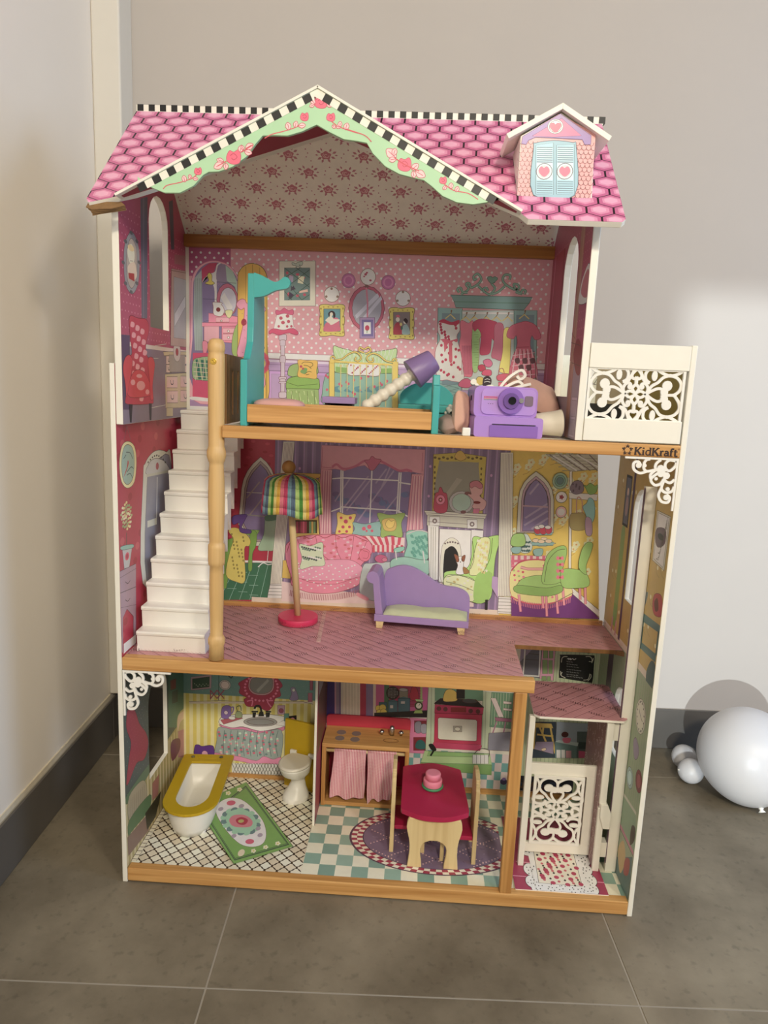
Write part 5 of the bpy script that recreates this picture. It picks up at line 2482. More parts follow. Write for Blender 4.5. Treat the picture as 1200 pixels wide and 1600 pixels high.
ART['bath'] = '''
r ed9 36 152 1292 1200
vs dc4 56 152 1292 896 64 32
r 699 36 888 1292 1652
dots 9aa 80 920 1280 1640 64 48 3
p dcb 86,808 1194,877 1194,860 86,790
l 877 4 86,808 371,838 571,838 1103,872 1194,854
l 355 5 354,1091 351,837
O 644 3
p b9a 104,1041 288,1073 284,947 104,918
p 354 118,1024 271,1055 268,960 117,933
O - 3
e 9a9 137 982 5 5
e 9a9 152 970 5 5
e 9a9 167 959 5 6
e 9a9 182 976 5 5
e 9a9 197 964 5 5
e 9a9 212 981 5 5
e 9a9 227 970 5 5
e 9a9 242 986 5 5
e 9a9 258 975 5 5
O 433 3
e bbb 408 986 50 47
e dcc 408 986 36 35
l a46 9 279,929 338,854
l a46 9 338,933 279,850
l a46 9 338,933 401,858
l a46 9 401,937 338,854
l a46 9 279,932 279,841
s 222 8 437,1079 462,1054 478,1078
O 712 3
q b25 611,1063 702,1095 818,1093 876,1071 918,1012 894,976 903,915 854,886 838,823 789,767 705,797 605,800 580,860 604,879 538,919 546,972 529,1006 562,1034
q c9a 620,1012 653,1074 818,1085 844,1016 828,954 770,916 679,915 629,951
q 888 633,1012 666,1067 810,1076 832,1016 816,962 767,930 687,928 640,960
O - 3
q e7a 867,992 877,1003 888,993 877,982
q e7a 863,962 873,972 885,963 873,952
q e7a 851,932 861,944 873,934 861,922
q e7a 832,906 842,917 853,907 842,896
q e7a 806,884 816,895 827,886 816,874
q e7a 775,868 784,879 796,869 785,858
q e7a 740,858 750,870 762,860 750,848
q e7a 705,856 715,868 727,858 715,846
q e7a 671,862 681,872 692,863 681,852
q e7a 640,874 650,885 661,875 650,864
q e7a 613,892 623,903 634,894 623,882
q e7a 593,916 602,927 614,917 603,906
q e7a 580,944 590,955 602,945 590,934
q e7a 576,974 585,985 597,975 586,964
q e7a 580,1004 589,1015 601,1005 590,994
q e7a 592,1033 602,1044 613,1034 602,1023
q e7a 611,1059 621,1070 633,1060 621,1049
q e7a 638,1081 647,1092 659,1082 648,1071
q e7a 668,1097 678,1108 690,1098 678,1087
q e7a 702,1106 712,1117 724,1108 712,1096
q e7a 737,1108 747,1120 759,1110 747,1098
q e7a 771,1103 781,1114 793,1105 781,1094
q e7a 802,1091 812,1102 824,1093 812,1082
q e7a 829,1073 839,1084 850,1074 839,1063
q e7a 849,1050 859,1060 871,1051 860,1040
q e7a 862,1022 872,1033 884,1023 872,1012
p aaa 687,954 785,1065 802,1049 704,934
s e7a 11 605,844 654,856 647,802
s e7a 11 837,867 788,855 822,804
O 655 3
q 98b 993,991 1017,1001 1034,985 1061,899 1028,879 986,885 1002,939
e ddd 1018 975 13 14
O 644 3
p b68 1147,957 1183,959 1185,877 1149,874
p a57 1160,1088 1184,1090 1186,985 1163,984
O 644 4
q eee 363,615 371,669 438,700 639,722 873,728 1040,694 1074,652 974,633 874,604 724,570 573,602 472,586
q 999 581,656 639,686 740,700 840,690 874,657 807,626 673,614 598,630
q 888 606,652 673,678 773,684 848,661 790,636 673,628
O 735 3
q d7a 354,606 472,583 573,596 724,567 874,598 941,626 917,580 724,546 556,574 455,558
O - 3
O 455 3
q 9aa 351,578 472,568 564,574 724,549 916,588 912,327 845,304 760,326 693,276 541,311 439,314 320,315 337,452
O - 3
e d57 354 534 12 11
e e9a 454 463 12 11
e 688 554 392 12 11
e bdc 652 546 12 10
e d57 752 476 12 11
e e9a 852 404 12 11
e 688 412 523 12 11
e bdc 511 452 12 11
e d57 611 381 12 11
e e9a 709 536 12 11
e 688 809 465 12 11
e bdc 370 358 12 11
e d57 469 513 12 11
e e9a 569 442 12 11
e 688 669 371 12 11
e bdc 766 525 12 11
e d57 866 454 12 11
e e9a 427 347 12 11
e 688 526 502 12 11
e bdc 626 431 12 11
e d57 726 360 12 11
e e9a 824 514 12 11
e 688 385 408 12 11
e bdc 485 337 12 11
e d57 584 491 12 11
e e9a 684 420 12 11
e 688 784 349 12 11
e bdc 881 504 12 11
e d57 442 397 12 11
e e9a 542 326 12 11
e 688 641 481 12 11
e bdc 741 410 12 11
e d57 838 564 12 11
e e9a 400 458 12 11
e 688 500 386 12 11
e bdc 598 541 12 11
e d57 698 470 12 11
e e9a 798 399 12 11
e 688 358 518 12 11
e bdc 457 447 12 11
e d57 557 376 12 11
e e9a 656 530 12 11
e 688 756 460 12 11
e bdc 856 388 12 11
e d57 415 507 12 11
e e9a 515 436 12 11
e 688 615 365 12 11
e bdc 713 520 12 11
e d57 813 449 12 11
e e9a 373 342 12 11
e 688 472 497 12 11
e bdc 572 426 12 11
e d57 672 354 12 11
e e9a 770 509 12 11
e 688 870 438 12 11
e bdc 430 331 12 11
e d57 530 486 12 11
e e9a 630 415 12 11
e 688 730 344 12 11
e bdc 827 498 12 11
e d57 388 392 12 11
e e9a 488 320 12 11
e 688 587 476 12 11
e bdc 687 404 12 11
e d57 785 558 12 11
e e9a 884 488 12 10
e 688 446 381 12 11
e bdc 545 536 12 11
e d57 644 465 12 11
e e9a 744 394 12 11
e 688 842 548 12 11
e bdc 403 442 12 11
e d57 503 370 12 11
e e9a 602 525 12 11
e 688 702 454 12 11
e bdc 802 383 12 11
e d57 361 502 12 11
e e9a 461 431 12 11
e 688 561 360 12 11
e bdc 659 514 12 11
e d57 759 444 12 11
e e9a 859 372 12 11
e 688 418 491 12 11
e bdc 518 420 12 11
e d57 618 349 12 11
e e9a 716 504 12 11
e 688 816 433 12 11
e bdc 376 326 12 11
e d57 476 481 12 11
e e9a 576 410 12 11
s 577 5 405,555 395,438 402,302
s 577 5 465,559 454,442 463,306
s 577 5 526,563 513,445 524,310
s 577 5 586,567 572,449 585,314
s 577 5 647,571 631,453 646,318
s 577 5 707,575 690,457 706,322
s 577 5 768,579 749,461 767,326
s 577 5 828,583 808,465 828,330
s 577 5 888,587 866,469 888,335
O a46 3
q e8b 303,332 439,317 541,311 693,280 760,326 845,304 912,327 913,264 761,262 677,248 558,267 439,277 320,288
O - 3
s 222 18 672,777 688,805 722,802 736,746 731,719
p 222 656,741 689,743 681,698 656,696
p 222 772,748 814,751 806,706 776,704
l 222 14 647,749 706,753
l 222 14 772,757 822,760
p 222 706,708 759,712 752,756 719,754
O 533 3
p b56 368,651 539,698 569,682 396,614
q 86b 379,679 388,777 454,790 463,728 446,674
s 86b 11 455,772 485,783 475,729 452,719
e ecd 418 726 17 18
q 9a7 505,687 513,741 555,738 559,690
s 354 6 522,741 513,785 546,796 555,752
e fff 472 679 30 16
p c9b 880,822 941,826 942,741 881,738
e a46 912 775 20 21
p eee 866,639 940,688 1015,666 974,633
p 598 939,750 980,753 982,682 940,679
p 222 981,726 1047,739 1049,668 987,659
e e8a 1015 696 20 21
O - 3
p eee 473,243 1183,273 1185,164 474,142
l 443 4 473,243 525,128
l 443 4 524,246 474,124
l 443 4 502,245 554,130
l 443 4 553,248 503,126
l 443 4 531,247 582,132
l 443 4 582,250 532,128
l 443 4 560,249 612,134
l 443 4 610,252 560,130
l 443 4 588,251 640,136
l 443 4 639,254 589,132
l 443 4 617,253 669,137
l 443 4 668,256 618,134
l 443 4 646,255 698,139
l 443 4 697,258 647,136
l 443 4 675,257 727,141
l 443 4 726,260 676,138
l 443 4 704,258 756,143
l 443 4 754,262 705,140
l 443 4 732,260 784,145
l 443 4 783,264 734,142
l 443 4 761,262 813,147
l 443 4 812,266 762,144
l 443 4 790,264 842,149
l 443 4 840,268 791,146
l 443 4 819,266 871,151
l 443 4 869,270 820,148
l 443 4 847,268 900,153
l 443 4 898,272 849,150
l 443 4 876,270 928,155
l 443 4 926,274 878,152
l 443 4 905,272 957,157
l 443 4 955,276 906,154
l 443 4 933,274 986,159
l 443 4 984,278 935,156
l 443 4 962,276 1015,161
l 443 4 1012,280 964,158
l 443 4 991,278 1043,163
l 443 4 1041,281 993,160
l 443 4 1019,280 1072,165
l 443 4 1070,283 1022,162
l 443 4 1048,282 1101,167
l 443 4 1098,285 1050,164
l 443 4 1076,284 1130,169
l 443 4 1127,287 1079,166
l 443 4 1105,286 1158,171
l 443 4 1156,289 1108,167
l 443 4 1134,288 1187,173
l 443 4 1184,291 1136,169
l 443 4 1162,290 1215,175
l 443 4 1212,293 1165,171
l 443 4 1191,292 1244,177
l 443 4 1241,295 1194,173
O 435 3
q 639 137,384 168,401 202,388 270,402 307,386 295,286 142,276
e eac 227 318 27 29
O - 3
'''
ART['kit'] = '''
r 9bb 1316 152 3640 480
r 6aa 1320 152 1380 236
r dcc 1320 236 1380 320
r 6aa 1320 320 1380 404
r dcc 1320 404 1380 488
r dcc 1380 152 1440 236
r 6aa 1380 236 1440 320
r dcc 1380 320 1440 404
r 6aa 1380 404 1440 488
r 6aa 1440 152 1500 236
r dcc 1440 236 1500 320
r 6aa 1440 320 1500 404
r dcc 1440 404 1500 488
r dcc 1500 152 1560 236
r 6aa 1500 236 1560 320
r dcc 1500 320 1560 404
r 6aa 1500 404 1560 488
r 6aa 1560 152 1620 236
r dcc 1560 236 1620 320
r 6aa 1560 320 1620 404
r dcc 1560 404 1620 488
r dcc 1620 152 1680 236
r 6aa 1620 236 1680 320
r dcc 1620 320 1680 404
r 6aa 1620 404 1680 488
r 6aa 1680 152 1740 236
r dcc 1680 236 1740 320
r 6aa 1680 320 1740 404
r dcc 1680 404 1740 488
r dcc 1740 152 1800 236
r 6aa 1740 236 1800 320
r dcc 1740 320 1800 404
r 6aa 1740 404 1800 488
r 6aa 1800 152 1860 236
r dcc 1800 236 1860 320
r 6aa 1800 320 1860 404
r dcc 1800 404 1860 488
r dcc 1860 152 1920 236
r 6aa 1860 236 1920 320
r dcc 1860 320 1920 404
r 6aa 1860 404 1920 488
r 6aa 1920 152 1980 236
r dcc 1920 236 1980 320
r 6aa 1920 320 1980 404
r dcc 1920 404 1980 488
r dcc 1980 152 2040 236
r 6aa 1980 236 2040 320
r dcc 1980 320 2040 404
r 6aa 1980 404 2040 488
r 6aa 2040 152 2100 236
r dcc 2040 236 2100 320
r 6aa 2040 320 2100 404
r dcc 2040 404 2100 488
r dcc 2100 152 2160 236
r 6aa 2100 236 2160 320
r dcc 2100 320 2160 404
r 6aa 2100 404 2160 488
r 6aa 2160 152 2220 236
r dcc 2160 236 2220 320
r 6aa 2160 320 2220 404
r dcc 2160 404 2220 488
r dcc 2220 152 2280 236
r 6aa 2220 236 2280 320
r dcc 2220 320 2280 404
r 6aa 2220 404 2280 488
r 6aa 2280 152 2340 236
r dcc 2280 236 2340 320
r 6aa 2280 320 2340 404
r dcc 2280 404 2340 488
r dcc 2340 152 2400 236
r 6aa 2340 236 2400 320
r dcc 2340 320 2400 404
r 6aa 2340 404 2400 488
r 6aa 2400 152 2460 236
r dcc 2400 236 2460 320
r 6aa 2400 320 2460 404
r dcc 2400 404 2460 488
r dcc 2460 152 2520 236
r 6aa 2460 236 2520 320
r dcc 2460 320 2520 404
r 6aa 2460 404 2520 488
r 6aa 2520 152 2580 236
r dcc 2520 236 2580 320
r 6aa 2520 320 2580 404
r dcc 2520 404 2580 488
r dcc 2580 152 2640 236
r 6aa 2580 236 2640 320
r dcc 2580 320 2640 404
r 6aa 2580 404 2640 488
r 6aa 2640 152 2700 236
r dcc 2640 236 2700 320
r 6aa 2640 320 2700 404
r dcc 2640 404 2700 488
r dcc 2700 152 2760 236
r 6aa 2700 236 2760 320
r dcc 2700 320 2760 404
r 6aa 2700 404 2760 488
r 6aa 2760 152 2820 236
r dcc 2760 236 2820 320
r 6aa 2760 320 2820 404
r dcc 2760 404 2820 488
r dcc 2820 152 2880 236
r 6aa 2820 236 2880 320
r dcc 2820 320 2880 404
r 6aa 2820 404 2880 488
r 6aa 2880 152 2940 236
r dcc 2880 236 2940 320
r 6aa 2880 320 2940 404
r dcc 2880 404 2940 488
r dcc 2940 152 3000 236
r 6aa 2940 236 3000 320
r dcc 2940 320 3000 404
r 6aa 2940 404 3000 488
r 6aa 3000 152 3060 236
r dcc 3000 236 3060 320
r 6aa 3000 320 3060 404
r dcc 3000 404 3060 488
r dcc 3060 152 3120 236
r 6aa 3060 236 3120 320
r dcc 3060 320 3120 404
r 6aa 3060 404 3120 488
r 6aa 3120 152 3180 236
r dcc 3120 236 3180 320
r 6aa 3120 320 3180 404
r dcc 3120 404 3180 488
r dcc 3180 152 3240 236
r 6aa 3180 236 3240 320
r dcc 3180 320 3240 404
r 6aa 3180 404 3240 488
r 6aa 3240 152 3300 236
r dcc 3240 236 3300 320
r 6aa 3240 320 3300 404
r dcc 3240 404 3300 488
r dcc 3300 152 3360 236
r 6aa 3300 236 3360 320
r dcc 3300 320 3360 404
r 6aa 3300 404 3360 488
r 6aa 3360 152 3420 236
r dcc 3360 236 3420 320
r 6aa 3360 320 3420 404
r dcc 3360 404 3420 488
r dcc 3420 152 3480 236
r 6aa 3420 236 3480 320
r dcc 3420 320 3480 404
r 6aa 3420 404 3480 488
r 6aa 3480 152 3540 236
r dcc 3480 236 3540 320
r 6aa 3480 320 3540 404
r dcc 3480 404 3540 488
r dcc 3540 152 3600 236
r 6aa 3540 236 3600 320
r dcc 3540 320 3600 404
r 6aa 3540 404 3600 488
r 6aa 3600 152 3660 236
r dcc 3600 236 3660 320
r 6aa 3600 320 3660 404
r dcc 3600 404 3660 488
r dcc 3660 152 3720 236
r 6aa 3660 236 3720 320
r dcc 3660 320 3720 404
r 6aa 3660 404 3720 488
p bac 1284,1091 1741,1119 1755,770 1293,740
p 879 1283,1110 1307,1111 1319,686 1294,684
p 438 1307,1111 1376,1115 1389,690 1319,686
p c9b 1376,1115 1390,1116 1403,691 1389,690
p 98a 1390,1116 1414,1118 1427,692 1403,691
p 769 1414,1118 1432,1119 1445,694 1427,692
p ddc 1432,1119 1446,1120 1459,694 1445,694
p edc 1447,1120 1599,1129 1614,704 1461,695
p b25 1599,1129 1651,1132 1666,708 1614,704
p 87a 1651,1132 1713,1136 1729,712 1666,708
p dcb 1713,1136 1737,1137 1754,714 1729,712
l 998 3 1477,1103 1489,734
l 998 3 1503,1105 1515,736
l 998 3 1529,1106 1542,737
l 998 3 1555,1108 1568,739
l 998 3 1581,1110 1594,740
p c59 1738,1101 2198,1102 2214,799 1751,779
p 475 1812,1078 1855,1081 1867,786 1824,783
p a36 1855,1081 2129,1098 2140,887 1864,870
p 9b6 2127,1079 2144,1080 2158,796 2141,794
l 923 3 1864,1054 2131,1065
l 923 3 1866,1028 2132,1039
l 923 3 1867,1002 2134,1014
l 923 3 1868,977 2135,988
l 923 3 1869,951 2136,962
l 923 3 1870,925 2138,936
l 923 3 1871,900 2139,911
O 222 3
e 333 1889 1004 55 59
O - 3
e 999 1862 1043 4 4
e 999 1875 1044 4 4
e 999 1888 1044 3 4
e 999 1901 1045 3 4
e 999 1914 1046 4 4
e 999 1850 1028 4 4
e 999 1863 1029 3 4
e 999 1876 1030 3 4
e 999 1889 1030 4 4
e 999 1902 1031 4 4
e 999 1915 1032 3 4
e 999 1851 1014 3 4
e 999 1864 1015 4 4
e 999 1876 1016 4 4
e 999 1890 1017 3 4
e 999 1902 1018 4 4
e 999 1915 1018 4 4
e 999 1928 1019 4 4
e 999 1851 1000 4 4
e 999 1864 1002 4 4
e 999 1877 1002 3 4
e 999 1890 1003 4 4
e 999 1903 1004 4 4
e 999 1916 1005 3 4
e 999 1929 1006 4 4
e 999 1852 987 3 4
e 999 1865 988 4 4
e 999 1878 988 4 4
e 999 1891 989 3 4
e 999 1904 990 4 4
e 999 1916 991 4 4
e 999 1930 992 3 4
e 999 1852 973 4 4
e 999 1865 974 4 4
e 999 1878 975 3 4
e 999 1891 976 4 4
e 999 1904 976 4 4
e 999 1917 977 3 4
e 999 1879 961 4 4
e 999 1892 962 3 4
e 999 1905 962 4 4
O 333 3
p 887 1946,1037 2020,1041 2024,963 1950,958
e aaa 1982 1039 38 15
q b24 2047,955 2049,1047 2070,1076 2101,1050 2116,959
s b24 11 2044,1010 2023,990
O 133 3
p 478 1854,924 1934,929 1939,818 1859,814
p 478 1940,957 2041,964 2048,816 1946,810
p 367 1775,910 1844,914 1849,813 1780,808
p 478 1848,928 1895,942 1941,930
p 478 1936,957 1989,973 2046,962
O - 3
p ccc 1872,888 1898,890 1899,862 1873,861
p ccc 1965,931 2000,934 2000,911 1966,909
O 652 3
e dc3 1769 854 24 26
e dc3 1808 862 28 30
e dc3 1779 816 24 26
e dc3 1817 820 28 30
O - 3
p 222 1736,809 2210,864 2205,795 1737,772
O 463 3
p ac8 2088,958 2162,958 2154,940 2099,940
e 443 2122 900 34 37
e ddc 2122 900 24 26
p 9b5 2082,828 2160,833 2150,860 2093,856
O - 3
l 222 4 2122,900 2131,920
O 834 3
p d7a 2050,785 2197,779 2211,452 2057,451
p 823 2091,758 2195,764 2200,658 2096,652
p 823 2092,600 2198,608 2204,484 2098,476
O 455 3
q 889 2099,736 2147,748 2152,655 2108,652
q 99a 2152,720 2196,727 2200,653 2160,650
q 266 2116,502 2122,559 2156,580 2192,554 2194,498
O - 3
O 575 3
p bca 2199,1078 2254,1078 2283,542 2204,480
p bca 2670,1067 2756,1063 2759,517 2697,532
p 697 2253,1096 2667,1122 2676,985 2260,959
O - 3
l 897 4 2225,1076 2247,502
l 897 4 2696,1069 2723,533
O 511 3
p 222 2255,931 2307,980 2616,987 2689,922
q db3 2334,964 2346,1047 2388,1072 2441,1044 2452,976 2394,958
p 222 2443,1075 2511,1079 2516,994 2448,989
e 444 2562 972 65 18
p b25 2262,922 2686,918 2684,857 2263,843
p c25 2267,840 2676,851 2686,568 2274,569
O - 3
e 633 2299 886 21 22
e 633 2356 884 20 22
e 633 2576 881 20 22
e 633 2640 880 20 22
p 822 2401,904 2535,912 2538,866 2404,858
O 722 4
p ddc 2309,801 2624,801 2637,789 2644,610 2634,602 2320,599 2307,611 2297,790
O 633 3
p aa9 2434,730 2508,734 2511,682 2437,678
e ddc 2472 706 24 17
O - 3
p c36 2269,569 2695,565 2681,512 2255,512
O 464 3
p ac8 2196,479 2769,489 2794,387 2166,364
p 8b6 2231,472 2718,486 2728,454 2219,434
p 7a5 2166,364 2794,383 2797,288 2162,306
O - 3
s 222 16 2250,436 2273,494 2245,530
q 222 2227,538 2262,550 2299,496 2265,484
O 322 3
p ddd 2620,470 2652,472 2658,387 2625,385
p ddd 2654,472 2687,474 2692,390 2660,387
p ddd 2689,474 2722,476 2727,392 2694,390
p ddd 2723,477 2756,479 2762,394 2729,392
s 322 5 2631,480 2680,530 2758,526 2762,460
O 465 3
p 697 2748,1063 2935,1065 2942,734 2752,741
O - 3
l bca 4 2757,1054 2765,760
l bca 4 2780,1056 2789,762
l bca 4 2804,1057 2813,763
l bca 4 2828,1059 2837,765
l bca 4 2852,1060 2861,766
l bca 4 2876,1062 2885,768
l bca 4 2899,1063 2908,770
O 533 3
p dcc 2743,1008 2786,1010 2866,841 2823,838
p dcc 2855,987 2924,982 2925,964 2857,965
p dcc 2860,923 2929,918 2930,900 2861,905
p a68 2789,832 2935,827 2937,799 2800,800
l b79 11 2809,791 2768,630
l b79 11 2886,796 2876,693
p 889 2748,685 2936,706 2940,529 2750,526
O - 3
e 436 2909 227 31 30
e 86b 2911 252 17 15
'''
ART['hall'] = '''
r b8c8a0 2816 152 3640 1652
vs 9fb38c 2816 152 3640 1652 36 8
p 667 2895,1500 3145,1496 3149,1215 2992,1235
l 444 4 2904,1443 3137,1428
l 444 4 2972,1379 3141,1380
p 98a 2924,1415 2991,1496 3082,1496 2974,1360
l ddd 13 3004,1497 3007,1226
l 333 3 3012,1488 3013,1236
l ddd 13 3132,1495 3143,1234
l 333 3 3139,1495 3150,1244
l ddd 13 3011,1236 3148,1234
O 733 3
p d9b 3150,1491 3259,1488 3264,1202 3149,1215
O 354 3
p 8a6 3160,1482 3194,1484 3201,1402 3166,1400
p 8a6 3210,1480 3239,1482 3245,1405 3216,1404
p 8a6 3161,1386 3199,1388 3210,1262 3171,1260
p 8a6 3212,1384 3241,1386 3251,1265 3222,1263
p 8a6 3166,1236 3202,1238 3206,1199 3169,1197
p 8a6 3212,1238 3239,1240 3242,1201 3214,1200
O 111 3
q 111 3322,1439 3565,1448 3594,1436 3596,1359 3597,1218 3560,1209 3340,1232 3314,1244 3312,1342 3309,1428
O - 3
s ccb 6 3321,1371 3324,1410 3341,1425 3368,1427
s ccb 6 3321,1294 3328,1255 3348,1242 3367,1233
s ccb 6 3521,1436 3557,1438 3577,1415 3579,1382
s ccb 6 3522,1223 3558,1230 3569,1260 3571,1284
s ccb 6 3552,1394 3581,1396 3587,1426
s ccb 6 3335,1285 3324,1255
s ccb 6 3559,1216 3583,1251 3579,1280
s ddd 5 3366,1405 3383,1413 3380,1399 3397,1412 3396,1399 3415,1412 3425,1402 3442,1413
s 999 3 3365,1382 3368,1386 3372,1380 3376,1383
s 999 3 3382,1380 3386,1384 3392,1379 3398,1382
s 999 3 3403,1379 3407,1383 3412,1377 3416,1380
s 999 3 3367,1359 3372,1364 3377,1358 3384,1361
s 999 3 3390,1358 3394,1362 3400,1356 3407,1360
s 999 3 3412,1356 3415,1360 3418,1355 3421,1358
s 999 3 3426,1355 3428,1359 3431,1354 3434,1357
s 999 3 3440,1354 3445,1359 3452,1353 3460,1357
s 999 3 3369,1338 3372,1342 3376,1337 3380,1340
s 999 3 3386,1337 3389,1341 3392,1336 3397,1339
s 999 3 3402,1336 3409,1340 3416,1335 3426,1338
s 999 3 3432,1334 3436,1338 3440,1332 3446,1336
s 999 3 3452,1332 3458,1337 3465,1331 3473,1335
s 999 3 3371,1311 3375,1315 3380,1310 3386,1313
s 999 3 3392,1310 3396,1314 3402,1308 3409,1312
s 999 3 3415,1308 3418,1312 3421,1307 3424,1310
s 999 3 3430,1307 3435,1311 3441,1306 3448,1309
s 999 3 3454,1306 3460,1310 3466,1304 3475,1308
s 999 3 3480,1304 3485,1308 3490,1302 3496,1306
s 999 3 3373,1289 3378,1293 3385,1288 3392,1291
s 999 3 3398,1287 3403,1292 3409,1286 3416,1289
s 999 3 3422,1286 3424,1290 3427,1284 3430,1287
s 999 3 3436,1285 3441,1289 3448,1284 3455,1287
s 999 3 3461,1283 3466,1287 3471,1282 3478,1285
s 999 3 3375,1266 3378,1270 3382,1264 3387,1268
s 999 3 3393,1264 3395,1268 3398,1263 3400,1266
s 999 3 3406,1264 3412,1268 3419,1262 3427,1266
s 999 3 3433,1262 3437,1266 3442,1260 3448,1264
s 999 3 3454,1260 3459,1265 3465,1259 3472,1263
s 999 3 3376,1248 3382,1252 3390,1247 3398,1251
s 999 3 3404,1246 3409,1251 3415,1245 3422,1249
s 999 3 3428,1245 3435,1249 3442,1244 3450,1247
s 999 3 3456,1243 3460,1247 3465,1242 3470,1245
s 999 3 3476,1242 3481,1246 3488,1240 3496,1244
s 999 3 3502,1240 3506,1244 3510,1238 3516,1242
p 222 3314,1486 3333,1487 3334,1474 3314,1473
p 222 3408,1484 3428,1485 3430,1472 3410,1471
p 222 3535,1480 3555,1481 3556,1468 3536,1467
O 653 3
p 345 3111,810 3321,824 3349,486 3138,472
p db4 3130,803 3283,804 3302,764 3131,761
l db4 16 3146,762 3146,558
l db4 16 3216,766 3214,698
l db4 16 3278,770 3338,528
l db4 16 3167,696 3308,688
l db4 16 3185,764 3250,633
p 98a 3165,627 3313,637 3322,522 3154,558
q eca 3217,562 3248,573 3254,556 3226,546
O 344 3
p 9ab 3328,824 3608,826 3637,505 3341,485
p 688 3328,638 3518,616 3528,498 3341,485
p 566 3514,744 3630,751 3645,506 3532,498
O - 3
p bcc 3328,638 3358,657 3531,643 3526,609
e 522 3408 711 31 27
q d68 3391,676 3458,681 3454,638 3407,635
p eee 3347,563 3382,565 3388,488 3354,486
p eee 3389,566 3420,568 3427,491 3396,489
p d9a 3429,560 3476,563 3482,494 3435,492
p c47 3538,567 3616,564 3614,504 3544,499
p 344 3530,652 3624,649 3626,590 3536,584
r 223 2940 152 3520 296
e 346 3000 176 36 28
e 534 3148 180 36 28
e 235 3296 184 36 28
e 643 3444 188 36 28
e 346 3112 192 36 28
e 534 3260 196 36 28
e 235 3408 200 36 28
e 643 3076 204 36 28
e 346 3224 208 36 28
e 534 3372 212 36 28
e 235 3040 216 36 28
e 643 3188 220 36 28
e 346 3336 224 36 28
e 534 3004 228 36 28
'''
